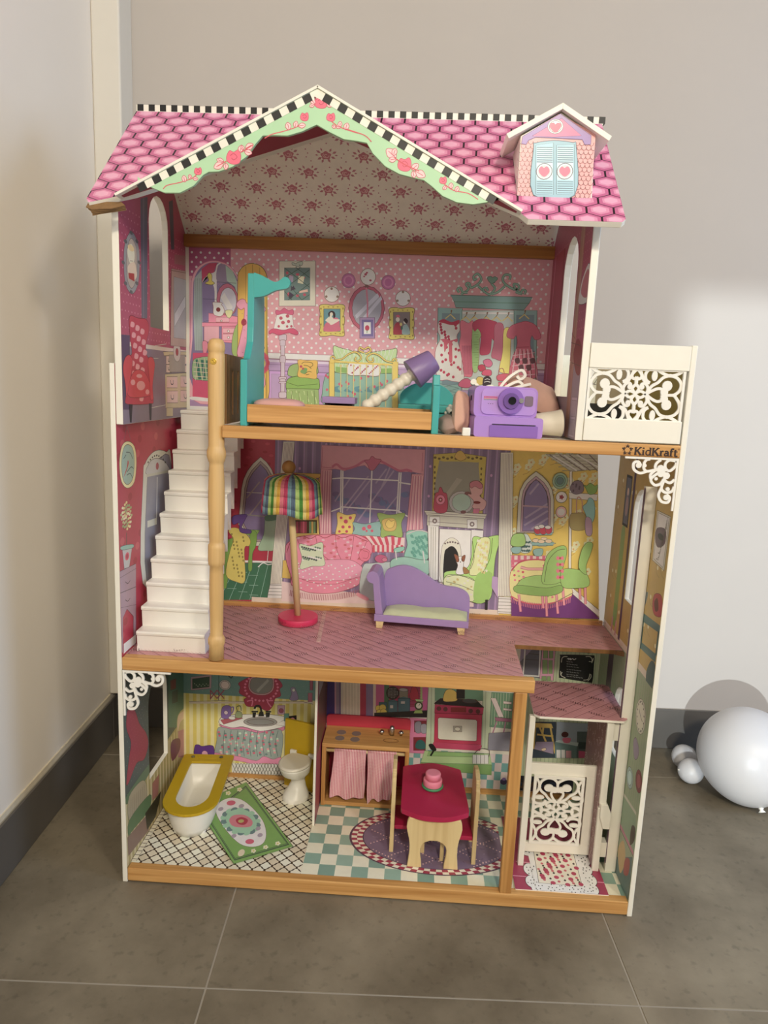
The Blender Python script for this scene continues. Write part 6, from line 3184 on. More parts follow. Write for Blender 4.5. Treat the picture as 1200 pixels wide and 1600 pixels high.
ART['lup'] = '''
r b46 0 3324 1288 4720
dots d89 24 3840 1264 4688 52 52 6
r 878 0 3324 1288 3848
r dcb 0 3828 1288 3856
p b46 0,4700 1287,4700 1287,4755 628,5370 0,4795
O 665 3
p 546 -30,3892 134,3898 108,3419 -46,3424
O - 3
l ccb 4 592,3857 824,3882
l ccb 4 557,3766 652,3770
l ccb 4 479,3418 807,3432
p 667 364,4795 491,4836 447,4033 345,4024
p 778 404,4805 432,4814 388,4028 374,4026
p 556 913,4907 1000,4939 1025,4591 953,4578
O 533 3
q 999 191,4549 287,4518 329,4425 301,4258 202,4168 99,4200 68,4303 88,4451
q ba9 188,4509 258,4483 281,4407 261,4272 190,4202 127,4233 107,4328 125,4429
O - 3
q edb 125,4429 192,4476 242,4430 226,4367 159,4356
q eca 132,4332 239,4370 276,4294 220,4256 142,4275
p b33 135,4289 230,4298 232,4248 141,4255
e ec8 185 4450 53 20
l 844 3 165,4367 212,4373
e 666 321 4383 28 12
e 666 274 4243 28 12
e 666 176 4175 26 12
e 666 87 4217 26 12
e 666 57 4340 25 12
e 666 101 4474 26 12
e 666 195 4545 26 12
e 666 288 4510 27 12
O 712 4
q c24 140,4015 275,4018 432,4021 474,3960 409,3847 435,3772 525,3754 552,3665 517,3575 538,3473 480,3449 83,3456 46,3493 90,3575 46,3707 100,3760 167,3783 146,3884
O - 3
q e99 165,3987 218,3982 204,3955 150,3956
q e99 248,3972 303,3966 288,3938 232,3939
q e99 333,3956 390,3949 374,3921 318,3923
q e99 183,3921 236,3915 222,3888 168,3890
q e99 266,3904 322,3898 306,3870 251,3872
q e99 353,3887 410,3880 394,3852 337,3854
q e99 201,3855 255,3847 240,3820 186,3823
q e99 285,3836 341,3829 326,3801 269,3804
q e99 372,3818 431,3810 414,3782 356,3784
q e99 219,3787 274,3779 258,3752 204,3755
q e99 304,3768 361,3759 345,3732 288,3735
q e99 154,3739 208,3730 193,3704 139,3708
q e99 237,3719 292,3710 277,3683 222,3687
q e99 323,3698 381,3688 365,3661 307,3665
q e99 172,3671 226,3662 211,3635 157,3640
q e99 256,3649 312,3640 296,3612 240,3617
q e99 343,3627 401,3616 385,3589 327,3594
q e99 190,3602 244,3592 229,3565 175,3571
q e99 275,3579 331,3568 316,3541 259,3547
q e99 362,3555 421,3544 405,3516 346,3522
q e99 208,3532 263,3521 248,3495 193,3501
q e99 294,3508 351,3496 335,3469 278,3476
O 712 3
q d34 104,3585 202,3670 371,3667 486,3575 483,3508 112,3502
O - 3
e e99 308 3575 76 32
e e99 171 3596 38 19
e e99 424 3531 36 18
e e99 283 3639 52 13
O 712 3
q d34 48,3747 114,3770 166,3746 154,3679 104,3585 60,3503 46,3585 14,3676
q d34 449,3757 526,3771 571,3733 559,3676 523,3575 532,3484 482,3485 474,3586 454,3674
O - 3
p 223 96,3456 158,3451 135,3333 108,3335
p 223 450,3452 505,3449 491,3332 460,3334
O 543 3
p cb8 788,3658 1391,3680 1393,3396 789,3408
p cb8 754,3820 1395,3849 1394,3823 770,3795
p dba 814,3793 934,3798 932,3738 812,3734
s 333 7 854,3777 860,3757 884,3758 887,3778
p dba 812,3729 932,3732 930,3674 809,3672
s 333 7 852,3713 858,3693 882,3694 884,3714
p dba 1250,3804 1381,3810 1380,3751 1248,3748
s 333 7 1294,3789 1300,3769 1327,3770 1330,3790
p dba 1248,3735 1380,3738 1378,3684 1246,3681
s 333 7 1293,3720 1299,3701 1325,3702 1328,3721
p dba 822,3640 1062,3643 1059,3559 819,3560
s 333 7 903,3617 914,3588 962,3588 967,3617
p dba 1138,3648 1390,3651 1388,3564 1136,3565
s 333 7 1224,3624 1235,3594 1286,3594 1292,3624
p dba 825,3533 1066,3532 1063,3442 822,3447
s 333 7 906,3506 917,3476 965,3475 971,3506
p dba 1135,3535 1388,3533 1386,3443 1133,3449
s 333 7 1220,3508 1232,3477 1283,3476 1288,3507
p cb8 806,3408 950,3404 948,3342 804,3348
p a98 873,3802 1250,3817 1246,3684 886,3677
e cba 1056 3834 84 74
e a33 1056 3834 30 27
p b98 948,4440 1367,4480 1374,3887 911,3875
p aaa 1000,4390 1285,4406 1273,3945 986,3939
p ccc 1010,4120 1262,4280 1260,4194 1006,4024
l 643 4 948,4428 1367,4468
O - 3
p a66 1024,4556 1290,4590 1308,4520 1021,4486
'''
ART['lmid'] = '''
r b24 0 1724 1288 3720
e c45 16 1880 36 28
e a13 164 2164 36 28
e c45 312 2448 36 28
e a13 460 2732 36 28
e c45 608 3016 36 28
e a13 756 3300 36 28
e c45 904 3584 36 28
e a13 1052 2068 36 28
e c45 1200 2352 36 28
e a13 100 2636 36 28
e c45 248 2920 36 28
e a13 396 3204 36 28
e c45 544 3488 36 28
e a13 692 1972 36 28
e c45 840 2256 36 28
e a13 988 2540 36 28
e c45 1136 2824 36 28
e a13 36 3108 36 28
e c45 184 3392 36 28
e a13 332 3676 36 28
e c45 480 2160 36 28
e a13 628 2444 36 28
e c45 776 2728 36 28
e a13 924 3012 36 28
e c45 1072 3296 36 28
e a13 1220 3580 36 28
e c45 120 2064 36 28
e a13 268 2348 36 28
e c45 416 2632 36 28
e a13 564 2916 36 28
e c45 712 3200 36 28
e a13 860 3484 36 28
e c45 1008 1968 36 28
e a13 1156 2252 36 28
e c45 56 2536 36 28
e a13 204 2820 36 28
e c45 352 3104 36 28
e a13 500 3388 36 28
e c45 648 3672 36 28
e a13 796 2156 36 28
e c45 944 2440 36 28
e a13 1092 2724 36 28
e c45 1240 3008 36 28
e a13 140 3292 36 28
e c45 288 3576 36 28
e a13 436 2060 36 28
e c45 584 2344 36 28
e a13 732 2628 36 28
e c45 880 2912 36 28
e a13 1028 3196 36 28
e c45 1176 3480 36 28
e a13 76 1964 36 28
e c45 224 2248 36 28
e a13 372 2532 36 28
e c45 520 2816 36 28
e a13 668 3100 36 28
e c45 816 3384 36 28
e a13 964 3668 36 28
e c45 1112 2152 36 28
e a13 1260 2436 36 28
e c45 160 2720 36 28
e a13 308 3004 36 28
e c45 456 3288 36 28
e a13 604 3572 36 28
e c45 752 2056 36 28
e a13 900 2340 36 28
e c45 1048 2624 36 28
e a13 1196 2908 36 28
e c45 96 3192 36 28
e a13 244 3476 36 28
l 766 4 173,3305 113,3200
l 766 4 173,3305 245,3190
O 653 4
q ed9 181,3200 292,3158 324,3046 279,2913 163,2886 66,2942 38,3065 84,3175
q 9ba 180,3178 262,3143 286,3044 251,2940 165,2911 93,2954 72,3062 110,3156
O - 3
q c23 174,3073 186,3049 142,2998 100,2970 158,3030
s 334 5 150,3131 218,3119 258,3075
s 334 5 156,2996 227,3022 269,3006
s 334 5 154,2974 210,2979 251,2940
s 334 5 106,3091 148,3114
e dc7 133 2695 16 10
e eda 122 2687 16 10
e bb7 136 2717 17 10
e 9a6 147 2671 16 10
e dc7 105 2706 16 10
e eda 161 2709 17 10
e bb7 122 2660 16 10
e 9a6 118 2735 16 10
e dc7 171 2673 17 10
e eda 92 2685 16 10
e bb7 155 2737 17 10
e 9a6 144 2643 17 10
e dc7 92 2730 16 10
e eda 185 2698 17 10
e bb7 100 2653 16 10
e 9a6 129 2757 17 10
e dc7 175 2646 17 10
e eda 74 2704 16 10
e bb7 179 2735 17 10
e 9a6 126 2628 16 10
e dc7 95 2756 16 10
e eda 198 2674 17 10
e bb7 76 2664 16 10
e 9a6 152 2766 17 10
e dc7 164 2622 17 10
e eda 67 2731 16 10
e bb7 202 2717 17 10
e 9a6 100 2626 16 10
e dc7 112 2778 16 10
e eda 200 2643 17 10
e bb7 57 2688 16 10
e 9a6 181 2761 17 10
e dc7 142 2605 16 10
e eda 72 2762 16 10
e bb7 218 2687 17 10
e 9a6 72 2638 16 10
e dc7 139 2789 17 10
e eda 188 2613 17 10
e bb7 47 2720 16 10
e 9a6 209 2742 17 10
l 654 10 127,2582 122,2492
O 355 3
p bbb 50,2496 217,2464 160,2331 77,2341
q 8ba 40,2504 226,2477 225,2454 44,2481
O - 3
e d46 128 2415 34 28
e b24 128 2415 20 18
O 433 3
p a89 -5,2340 277,2324 275,2289 -8,2295
p a89 -8,2295 275,2289 262,2026 -6,2087
p a89 -6,2087 262,2026 246,1723 202,1740 213,1956 102,2047 30,2006 16,1762 -30,1769
O - 3
s 433 5 85,2246 126,2222 170,2232
s 433 5 78,2119 119,2097 162,2105
l 433 4 -6,2191 268,2158
O 433 4
q ccb 400,2145 444,2914 487,3016 612,3076 765,3089 925,3059 1036,2996 1048,2184 1041,1963
q 889 477,2136 522,2892 608,2979 762,3024 1034,2944 1002,1988
q bbb 515,2935 560,3008 677,3033 850,3002 958,2946 957,2913
O - 3
e 333 544 3021 13 7
e 333 587 3036 13 7
e 333 631 3048 13 7
e 333 674 3054 14 7
e 333 719 3054 14 8
e 333 763 3045 14 7
e 333 808 3030 14 8
e 333 854 3009 14 8
e 333 900 2983 15 8
e a45 726 2972 31 28
p bba 508,2936 957,2913 956,2894 508,2916
l eed 11 722,2891 690,2529
p ccb 508,2590 692,2580 690,2529 506,2541
p eed 33,1816 250,1808 247,1747 29,1746
'''
ART['lgnd'] = '''
r 455 0 108 1288 1648
dots 899 32 680 1264 1620 56 56 3
r a95 0 108 1288 660
vs cb8 0 120 1288 640 68 28
O 512 3
q a24 86,1312 200,1243 281,1100 404,962 444,848 357,772 214,822 71,757 22,772 82,941 120,1036 46,1190
O - 3
dots d68 120 800 360 1320 36 36 2
O 353 3
q 575 16,673 448,674 444,597 62,600
q a97 65,643 276,634 384,554 377,401 121,412 40,496
q 574 55,456 456,415 431,302 83,346 53,306
l 654 3 97,608 83,468
l 654 3 131,601 117,463
l 654 3 166,595 152,458
l 654 3 201,588 187,454
l 654 3 237,582 223,449
l 654 3 273,575 259,444
l 654 3 310,568 296,440
l 654 3 347,561 333,435
O - 3
p 865 15,348 449,274 423,130 23,192
O 422 3
p a65 518,473 662,469 635,304 512,332
O - 3
p 332 354,320 698,298 653,226 565,150 385,156
p 476 910,1231 1441,1007 1429,486 893,759
O 533 3
p 844 952,1148 1090,1104 1088,1020 958,1062
p 455 994,1029 1134,982 1132,881 990,930
O - 3
q ba7 1099,619 1127,744 1278,742 1423,690 1412,199 1115,329
p b78 1133,602 1418,491 1412,199 1126,358
q dba 1123,606 1137,739 1302,712 1407,680 1353,634 1199,656
q 735 956,591 1170,512 1167,407 973,409
'''
ART['rup'] = '''
r a46 0 3352 1288 4720
dots c78 24 3840 1264 4688 52 52 5
r 989 0 3352 1288 3848
r dcb 0 3828 1288 3856
r a76 208 3352 320 4720
r b87 232 3352 248 4720
r a35 820 3352 1288 4660
r 823 824 3352 848 4660
r c68 1160 3352 1184 4660
p a46 0,4700 1287,4700 1287,4755 628,5370 0,4795
O 444 3
q ccc 227,4217 212,4299 146,4373 9,4423 -86,4232 31,4195
O - 3
q b67 178,4274 138,4352 20,4394 -42,4257 43,4227
q 823 248,3897 160,3989 13,3918 1,3772 123,3774
l 533 4 488,4089 237,3994
l 533 4 388,3981 69,3942
l 533 4 278,3843 18,3814
O 655 3
r bab 24 3368 180 3620
r a9a 40 3384 104 3480
r a9a 112 3384 168 3480
r a9a 40 3500 168 3600
O - 3
'''
ART['rmid'] = '''
r c6a648 0 1720 1288 3320
e eda 32 1800 16 16
s 873 2.5 -16,1744 48,1768 64,1840
e eda 220 2084 16 16
s 873 2.5 172,2028 236,2052 252,2124
e eda 408 2368 16 16
s 873 2.5 360,2312 424,2336 440,2408
e eda 596 2652 16 16
s 873 2.5 548,2596 612,2620 628,2692
e eda 784 2936 16 16
s 873 2.5 736,2880 800,2904 816,2976
e eda 972 3220 16 16
s 873 2.5 924,3164 988,3188 1004,3260
e eda 1160 2024 16 16
s 873 2.5 1112,1968 1176,1992 1192,2064
e eda 148 2308 16 16
s 873 2.5 100,2252 164,2276 180,2348
e eda 336 2592 16 16
s 873 2.5 288,2536 352,2560 368,2632
e eda 524 2876 16 16
s 873 2.5 476,2820 540,2844 556,2916
e eda 712 3160 16 16
s 873 2.5 664,3104 728,3128 744,3200
e eda 900 1964 16 16
s 873 2.5 852,1908 916,1932 932,2004
e eda 1088 2248 16 16
s 873 2.5 1040,2192 1104,2216 1120,2288
e eda 76 2532 16 16
s 873 2.5 28,2476 92,2500 108,2572
e eda 264 2816 16 16
s 873 2.5 216,2760 280,2784 296,2856
e eda 452 3100 16 16
s 873 2.5 404,3044 468,3068 484,3140
e eda 640 1904 16 16
s 873 2.5 592,1848 656,1872 672,1944
e eda 828 2188 16 16
s 873 2.5 780,2132 844,2156 860,2228
e eda 1016 2472 16 16
s 873 2.5 968,2416 1032,2440 1048,2512
e eda 1204 2756 16 16
s 873 2.5 1156,2700 1220,2724 1236,2796
e eda 192 3040 16 16
s 873 2.5 144,2984 208,3008 224,3080
e eda 380 1844 16 16
s 873 2.5 332,1788 396,1812 412,1884
e eda 568 2128 16 16
s 873 2.5 520,2072 584,2096 600,2168
e eda 756 2412 16 16
s 873 2.5 708,2356 772,2380 788,2452
e eda 944 2696 16 16
s 873 2.5 896,2640 960,2664 976,2736
e eda 1132 2980 16 16
s 873 2.5 1084,2924 1148,2948 1164,3020
e eda 120 3264 16 16
s 873 2.5 72,3208 136,3232 152,3304
e eda 308 2068 16 16
s 873 2.5 260,2012 324,2036 340,2108
e eda 496 2352 16 16
s 873 2.5 448,2296 512,2320 528,2392
e eda 684 2636 16 16
s 873 2.5 636,2580 700,2604 716,2676
e eda 872 2920 16 16
s 873 2.5 824,2864 888,2888 904,2960
e eda 1060 3204 16 16
s 873 2.5 1012,3148 1076,3172 1092,3244
e eda 48 2008 16 16
s 873 2.5 0,1952 64,1976 80,2048
e eda 236 2292 16 16
s 873 2.5 188,2236 252,2260 268,2332
e eda 424 2576 16 16
s 873 2.5 376,2520 440,2544 456,2616
e eda 612 2860 16 16
s 873 2.5 564,2804 628,2828 644,2900
e eda 800 3144 16 16
s 873 2.5 752,3088 816,3112 832,3184
e eda 988 1948 16 16
s 873 2.5 940,1892 1004,1916 1020,1988
e eda 1176 2232 16 16
s 873 2.5 1128,2176 1192,2200 1208,2272
e eda 164 2516 16 16
s 873 2.5 116,2460 180,2484 196,2556
r 9a8 0 1200 1288 1748
r dcb 0 1732 1288 1784
r 535 816 1760 864 3320
r 8a5 944 1880 1048 2560
e 8a5 996 2560 52 96
r 7a4 944 1820 1048 2000
r c89 928 1760 960 1880
r c89 1032 1760 1064 1880
r 222 904 2640 1048 3040
r 667 920 2660 1032 3020
e a88 976 2800 36 80
e dba 976 2912 24 32
O 222 4
p ccb 293,2886 34,2889 44,2530 279,2542
p eed 264,2874 60,2876 70,2545 255,2559
O - 3
q 656 256,2771 98,2792 84,2698 209,2648 275,2700
e 233 171 2728 58 22
s 665 4 215,2569 167,2570 162,2604
s 665 4 196,2572 159,2594 155,2630
s 665 4 191,2615 151,2618 147,2656
s 665 4 173,2617 143,2642 140,2682
s 665 4 168,2660 135,2665 132,2707
s 665 4 149,2662 127,2689 125,2732
s 665 4 144,2704 119,2712 118,2758
s 665 4 126,2706 111,2736 111,2783
s 665 4 121,2748 103,2759 104,2808
s 665 4 103,2750 95,2782 96,2833
s 665 4 98,2792 88,2805 90,2858
s 665 4 81,2794 80,2828 82,2882
O 512 3
q b34 179,2310 126,2348 33,2354 -10,2269 21,2221 127,2202 180,2242
O - 3
q 622 154,2284 102,2322 64,2256 119,2228
p 477 348,2141 3,2166 -13,2117 356,2079
p 477 332,1933 15,1962 13,1906 333,1885
p 366 359,2090 314,2094 308,1918 346,1922
p 366 30,2124 -10,2127 -2,1958 29,1956
q 466 155,1779 89,1887 6,1886 -1,1766 36,1680 120,1677
q 788 298,2308 308,2236 358,2173 371,2263
'''
ART['rgnd'] = '''
r 9a8 0 108 1288 1720
vs 8a7 0 600 1288 1700 44 12
O 444 3
e ccb 170 1443 102 124
e eec 170 1443 79 106
O - 3
l 222 5 170,1443 124,1426
l 222 5 170,1443 211,1478
e 444 105 1475 7 7
e 444 98 1426 7 7
e 444 111 1380 7 7
e 444 139 1351 7 7
e 444 176 1346 7 7
e 444 212 1368 7 7
e 444 238 1410 7 7
e 444 244 1462 7 7
e 444 231 1508 7 7
e 444 202 1536 7 7
e 444 164 1539 7 7
e 444 129 1517 7 7
O 322 3
e 823 64 1012 67 79
e a45 64 1012 40 52
e 9bb 248 930 72 77
e bdd 248 930 44 54
q 98a 257,1207 211,1259 134,1218 139,1147 202,1112
O - 3
p ccb 346,756 49,788 42,765 338,732
l 222 8 283,708 60,698
p c79 363,510 14,505 5,477 350,474
p 8a8 338,732 42,765 -6,506 351,503
q 432 104,640 31,675 21,584 99,501
p 577 347,221 20,459 11,124 347,84
q ca6 326,297 233,436 152,334 232,171
q a44 156,346 63,399 66,282 159,226
l 222 6 362,466 3,471 11,124
r 545 912 920 1048 1580
e 545 980 1580 68 88
'''
ART['balc'] = '''
r ddc 3028 3352 3644 3940
O 655 3
p eee 3334,3888 3625,3899 3639,3704 3349,3723
q ccb 3364,3784 3400,3825 3471,3828 3515,3790 3510,3730 3380,3724
q ddd 3514,3740 3568,3762 3612,3724 3598,3662 3530,3680
O - 3
s 665 5 3342,3863 3430,3826 3607,3874
s 665 5 3366,3764 3433,3796 3529,3750
s 665 5 3380,3724 3415,3776 3469,3738
s 665 5 3539,3746 3569,3752 3568,3712
s 665 5 3538,3710 3585,3692 3596,3733
s 665 5 3345,3883 3615,3894
s 665 5 3358,3844 3611,3834
r 111 3028 3352 3644 3572
r 986 3400 3572 3644 3940
'''
ART['rug'] = '''
O 342 4
p 7a4 624,1193 1188,356 792,114 436,608 418,774 451,998
O - 3
p 454 636,1139 1158,374 788,149 421,660
p 7a4 640,1119 1145,380 787,162 432,657
p 454 642,1110 1139,384 786,168 438,656
p 7a4 644,1100 1133,387 786,175 443,655
O 764 3
q edd 484,876 548,938 649,922 770,813 893,646 954,482 953,366 884,318 776,347 634,495 508,680 472,793
O - 3
e 9ca 848 636 28 36
e 688 860 584 28 36
e 9ca 856 538 28 35
e 688 835 503 28 35
e 9ca 800 482 28 34
e 688 756 477 28 34
e 9ca 707 489 28 34
e 688 658 517 28 35
e 9ca 616 558 28 35
e 688 586 607 28 36
e 9ca 570 659 28 36
e 688 573 707 29 37
e 9ca 593 745 29 38
e 688 628 768 29 38
e 9ca 675 774 29 38
e 688 727 760 29 38
e 9ca 777 729 29 38
e 688 818 686 29 37
q 9ca 588,638 611,756 715,780 814,688 857,567 803,477 695,490
q d78 621,629 643,694 733,704 808,636 812,562 727,541 662,559
q b24 674,634 709,676 770,645 763,582 710,581
e ba5 720 622 24 24
e d57 575 866 37 37
e d57 848 378 34 31
e a9a 513 771 21 28
e a9a 672 829 22 29
e a9a 877 545 20 26
e a9a 910 465 20 25
e a9a 710 432 20 25
e edd 769 404 20 25
e edb 610 1073 10 14
e edb 604 1053 10 14
e edb 587 1058 9 14
e edb 581 1082 10 14
e edb 596 1090 10 14
e dc4 596 1071 8 11
e edb 914 272 8 11
e edb 909 257 8 11
e edb 894 261 8 11
e edb 890 279 8 11
e edb 903 286 8 11
e dc4 902 271 7 8
e edb 996 325 9 11
e edb 991 310 8 11
e edb 975 314 9 11
e edb 972 332 8 11
e edb 985 339 8 11
e dc4 984 324 7 8
e edb 1080 379 9 11
e edb 1074 363 8 11
e edb 1058 367 9 11
e edb 1055 386 8 11
e edb 1068 393 9 11
e dc4 1067 378 7 9
e edb 528 1006 10 14
e edb 524 987 9 14
e edb 506 992 10 14
e edb 500 1015 10 14
e edb 514 1024 10 14
e dc4 514 1004 8 11
e dca 816 240 25 42
'''
ART['elev'] = '''
r a25 2852 48 3520 928
l e9b 7 2856,193 3541,183
l e9b 7 2898,354 3499,347
l e9b 7 3062,31 3086,109
l e9b 7 3300,34 3328,119
O - 3
e 222 3001 508 57 81
e 222 2996 274 54 75
e 222 2990 142 53 71
e 222 3022 75 52 70
e 222 3109 77 52 70
e 222 3188 92 53 70
e 222 3262 78 53 69
e 222 3338 79 53 70
e 222 3410 100 53 70
e 222 3419 199 54 73
e 222 3412 316 55 76
e 222 3422 424 56 78
e 222 3417 518 57 81
O - 3
e eee 3001 508 53 75
e eee 2996 274 50 69
e eee 2990 142 49 66
e eee 3022 75 49 64
e eee 3109 77 49 64
e eee 3188 92 49 64
e eee 3262 78 49 64
e eee 3338 79 49 64
e eee 3410 100 49 64
e eee 3419 199 50 67
e eee 3412 316 51 70
e eee 3422 424 52 72
e eee 3417 518 53 75
p eee 3004,524 3421,535 3406,86 3005,87
e 222 3018 510 5 8
e 222 3017 469 5 7
e 222 2994 482 5 7
e 222 2966 482 5 8
e 222 2988 518 5 7
e 222 3002 559 5 8
e 222 3015 529 5 8
e 222 3002 254 4 7
e 222 2978 227 4 6
e 222 2980 264 4 7
e 222 2971 296 4 7
e 222 2998 298 4 7
e 222 3026 310 5 7
e 222 3012 272 4 7
e 222 2980 120 4 6
e 222 2956 128 4 6
e 222 2980 155 4 6
e 222 2997 188 4 6
e 222 3004 158 4 7
e 222 3021 135 4 6
e 222 2994 122 4 6
e 222 3006 70 4 6
e 222 3004 104 4 6
e 222 3028 98 4 6
e 222 3054 103 4 6
e 222 3036 70 4 6
e 222 3027 34 4 6
e 222 3011 55 4 6
e 222 3102 93 4 6
e 222 3123 122 4 6
e 222 3124 88 4 6
e 222 3136 62 4 6
e 222 3109 55 4 6
e 222 3082 39 4 6
e 222 3093 75 4 6
e 222 3197 114 4 6
e 222 3222 112 4 6
e 222 3200 82 4 6
e 222 3184 48 4 6
e 222 3174 74 4 6
e 222 3156 92 4 6
e 222 3183 110 4 6
e 222 3278 86 4 6
e 222 3283 55 4 6
e 222 3258 56 4 6
e 222 3231 46 4 6
e 222 3247 80 4 6
e 222 3254 116 4 6
e 222 3272 100 4 6
e 222 3346 65 4 6
e 222 3326 34 4 6
e 222 3322 64 4 6
e 222 3309 88 4 6
e 222 3337 99 4 6
e 222 3363 120 4 6
e 222 3354 84 4 6
e 222 3402 77 4 6
e 222 3376 74 4 6
e 222 3397 106 4 6
e 222 3410 142 4 6
e 222 3423 119 4 6
e 222 3444 106 4 6
e 222 3416 84 4 6
e 222 3402 188 4 6
e 222 3394 218 4 6
e 222 3422 222 4 7
e 222 3450 238 5 7
e 222 3435 200 4 7
e 222 3430 164 4 6
e 222 3410 176 4 6
e 222 3401 328 5 7
e 222 3420 365 4 7
e 222 3428 334 4 7
e 222 3445 313 4 7
e 222 3415 296 5 7
e 222 3389 269 4 7
e 222 3395 307 4 7
e 222 3428 450 4 8
e 222 3457 458 5 7
e 222 3436 420 5 7
e 222 3426 379 4 7
e 222 3409 400 5 7
e 222 3385 410 4 7
e 222 3412 439 5 7
e 222 3435 534 5 7
e 222 3447 505 5 8
e 222 3417 494 5 8
e 222 3388 472 5 7
e 222 3400 514 5 8
e 222 3400 554 5 8
e 222 3425 545 5 8
O 322 4
p edc 3057,530 3363,529 3346,124 3036,130
O - 3
e b25 3061 522 20 22
e c56 3160 271 11 12
q 322 3266,422 3278,436 3284,420 3273,412
e b25 3077 188 19 19
e c56 3196 337 11 12
q 322 3300,492 3312,506 3318,488 3307,481
e b25 3114 253 19 20
e c56 3230 404 12 13
q 322 3327,164 3339,177 3344,162 3334,155
e b25 3150 318 20 20
e c56 3265 473 11 13
q 322 3058,234 3069,246 3076,231 3066,224
e b25 3185 385 20 20
e c56 3290 148 11 11
q 322 3095,299 3106,312 3112,296 3102,289
e b25 3220 454 20 21
e c56 3325 210 11 12
q 322 3130,365 3142,379 3148,362 3138,355
e b25 3244 130 19 18
e c56 3058 281 11 12
q 322 3166,434 3178,447 3184,431 3173,423
e b25 3279 192 19 19
e c56 3094 348 11 12
q 322 3200,503 3212,517 3219,500 3208,493
e b25 3314 256 19 20
e c56 3130 415 12 13
q 322 3224,174 3235,186 3241,171 3231,164
e b25 3348 321 19 20
e c56 3165 485 12 13
q 322 3259,237 3270,250 3276,234 3266,228
e b25 3084 396 20 20
e c56 3186 157 11 12
q 322 3294,302 3305,315 3311,299 3300,292
e b25 3120 465 20 21
e c56 3222 220 11 12
q 322 3328,368 3340,382 3345,365 3334,358
e b25 3140 139 19 19
e c56 3257 284 11 12
q 322 3065,445 3077,459 3083,442 3073,434
e b25 3176 202 19 19
e c56 3292 350 11 12
q 322 3101,515 3113,529 3119,512 3108,504
e b25 3211 266 19 20
e c56 3326 418 11 12
q 322 3120,183 3131,196 3137,180 3127,174
e b25 3246 332 19 20
e c56 3065 496 12 13
q 322 3156,247 3168,260 3173,244 3163,237
e b25 3281 399 20 20
e c56 3082 166 11 12
q 322 3192,312 3203,326 3209,310 3199,302
e b25 3315 467 20 21
e c56 3119 230 11 12
q 322 3226,379 3238,392 3244,376 3234,369
e b25 3342 143 19 19
e c56 3155 294 11 12
q 322 3261,447 3273,461 3279,444 3268,437
e b25 3072 211 19 19
e c56 3190 361 11 12
q 322 3287,125 3298,137 3304,122 3294,116
e b25 3109 276 19 20
e c56 3225 429 12 13
q 322 3322,187 3333,200 3338,184 3328,178
e b25 3145 342 19 20
e c56 3260 498 12 13
q 322 3053,257 3064,270 3071,254 3061,247
e b25 3180 410 20 20
e c56 3284 170 11 12
q 322 3090,322 3101,336 3107,320 3097,313
e b25 3215 479 20 21
'''
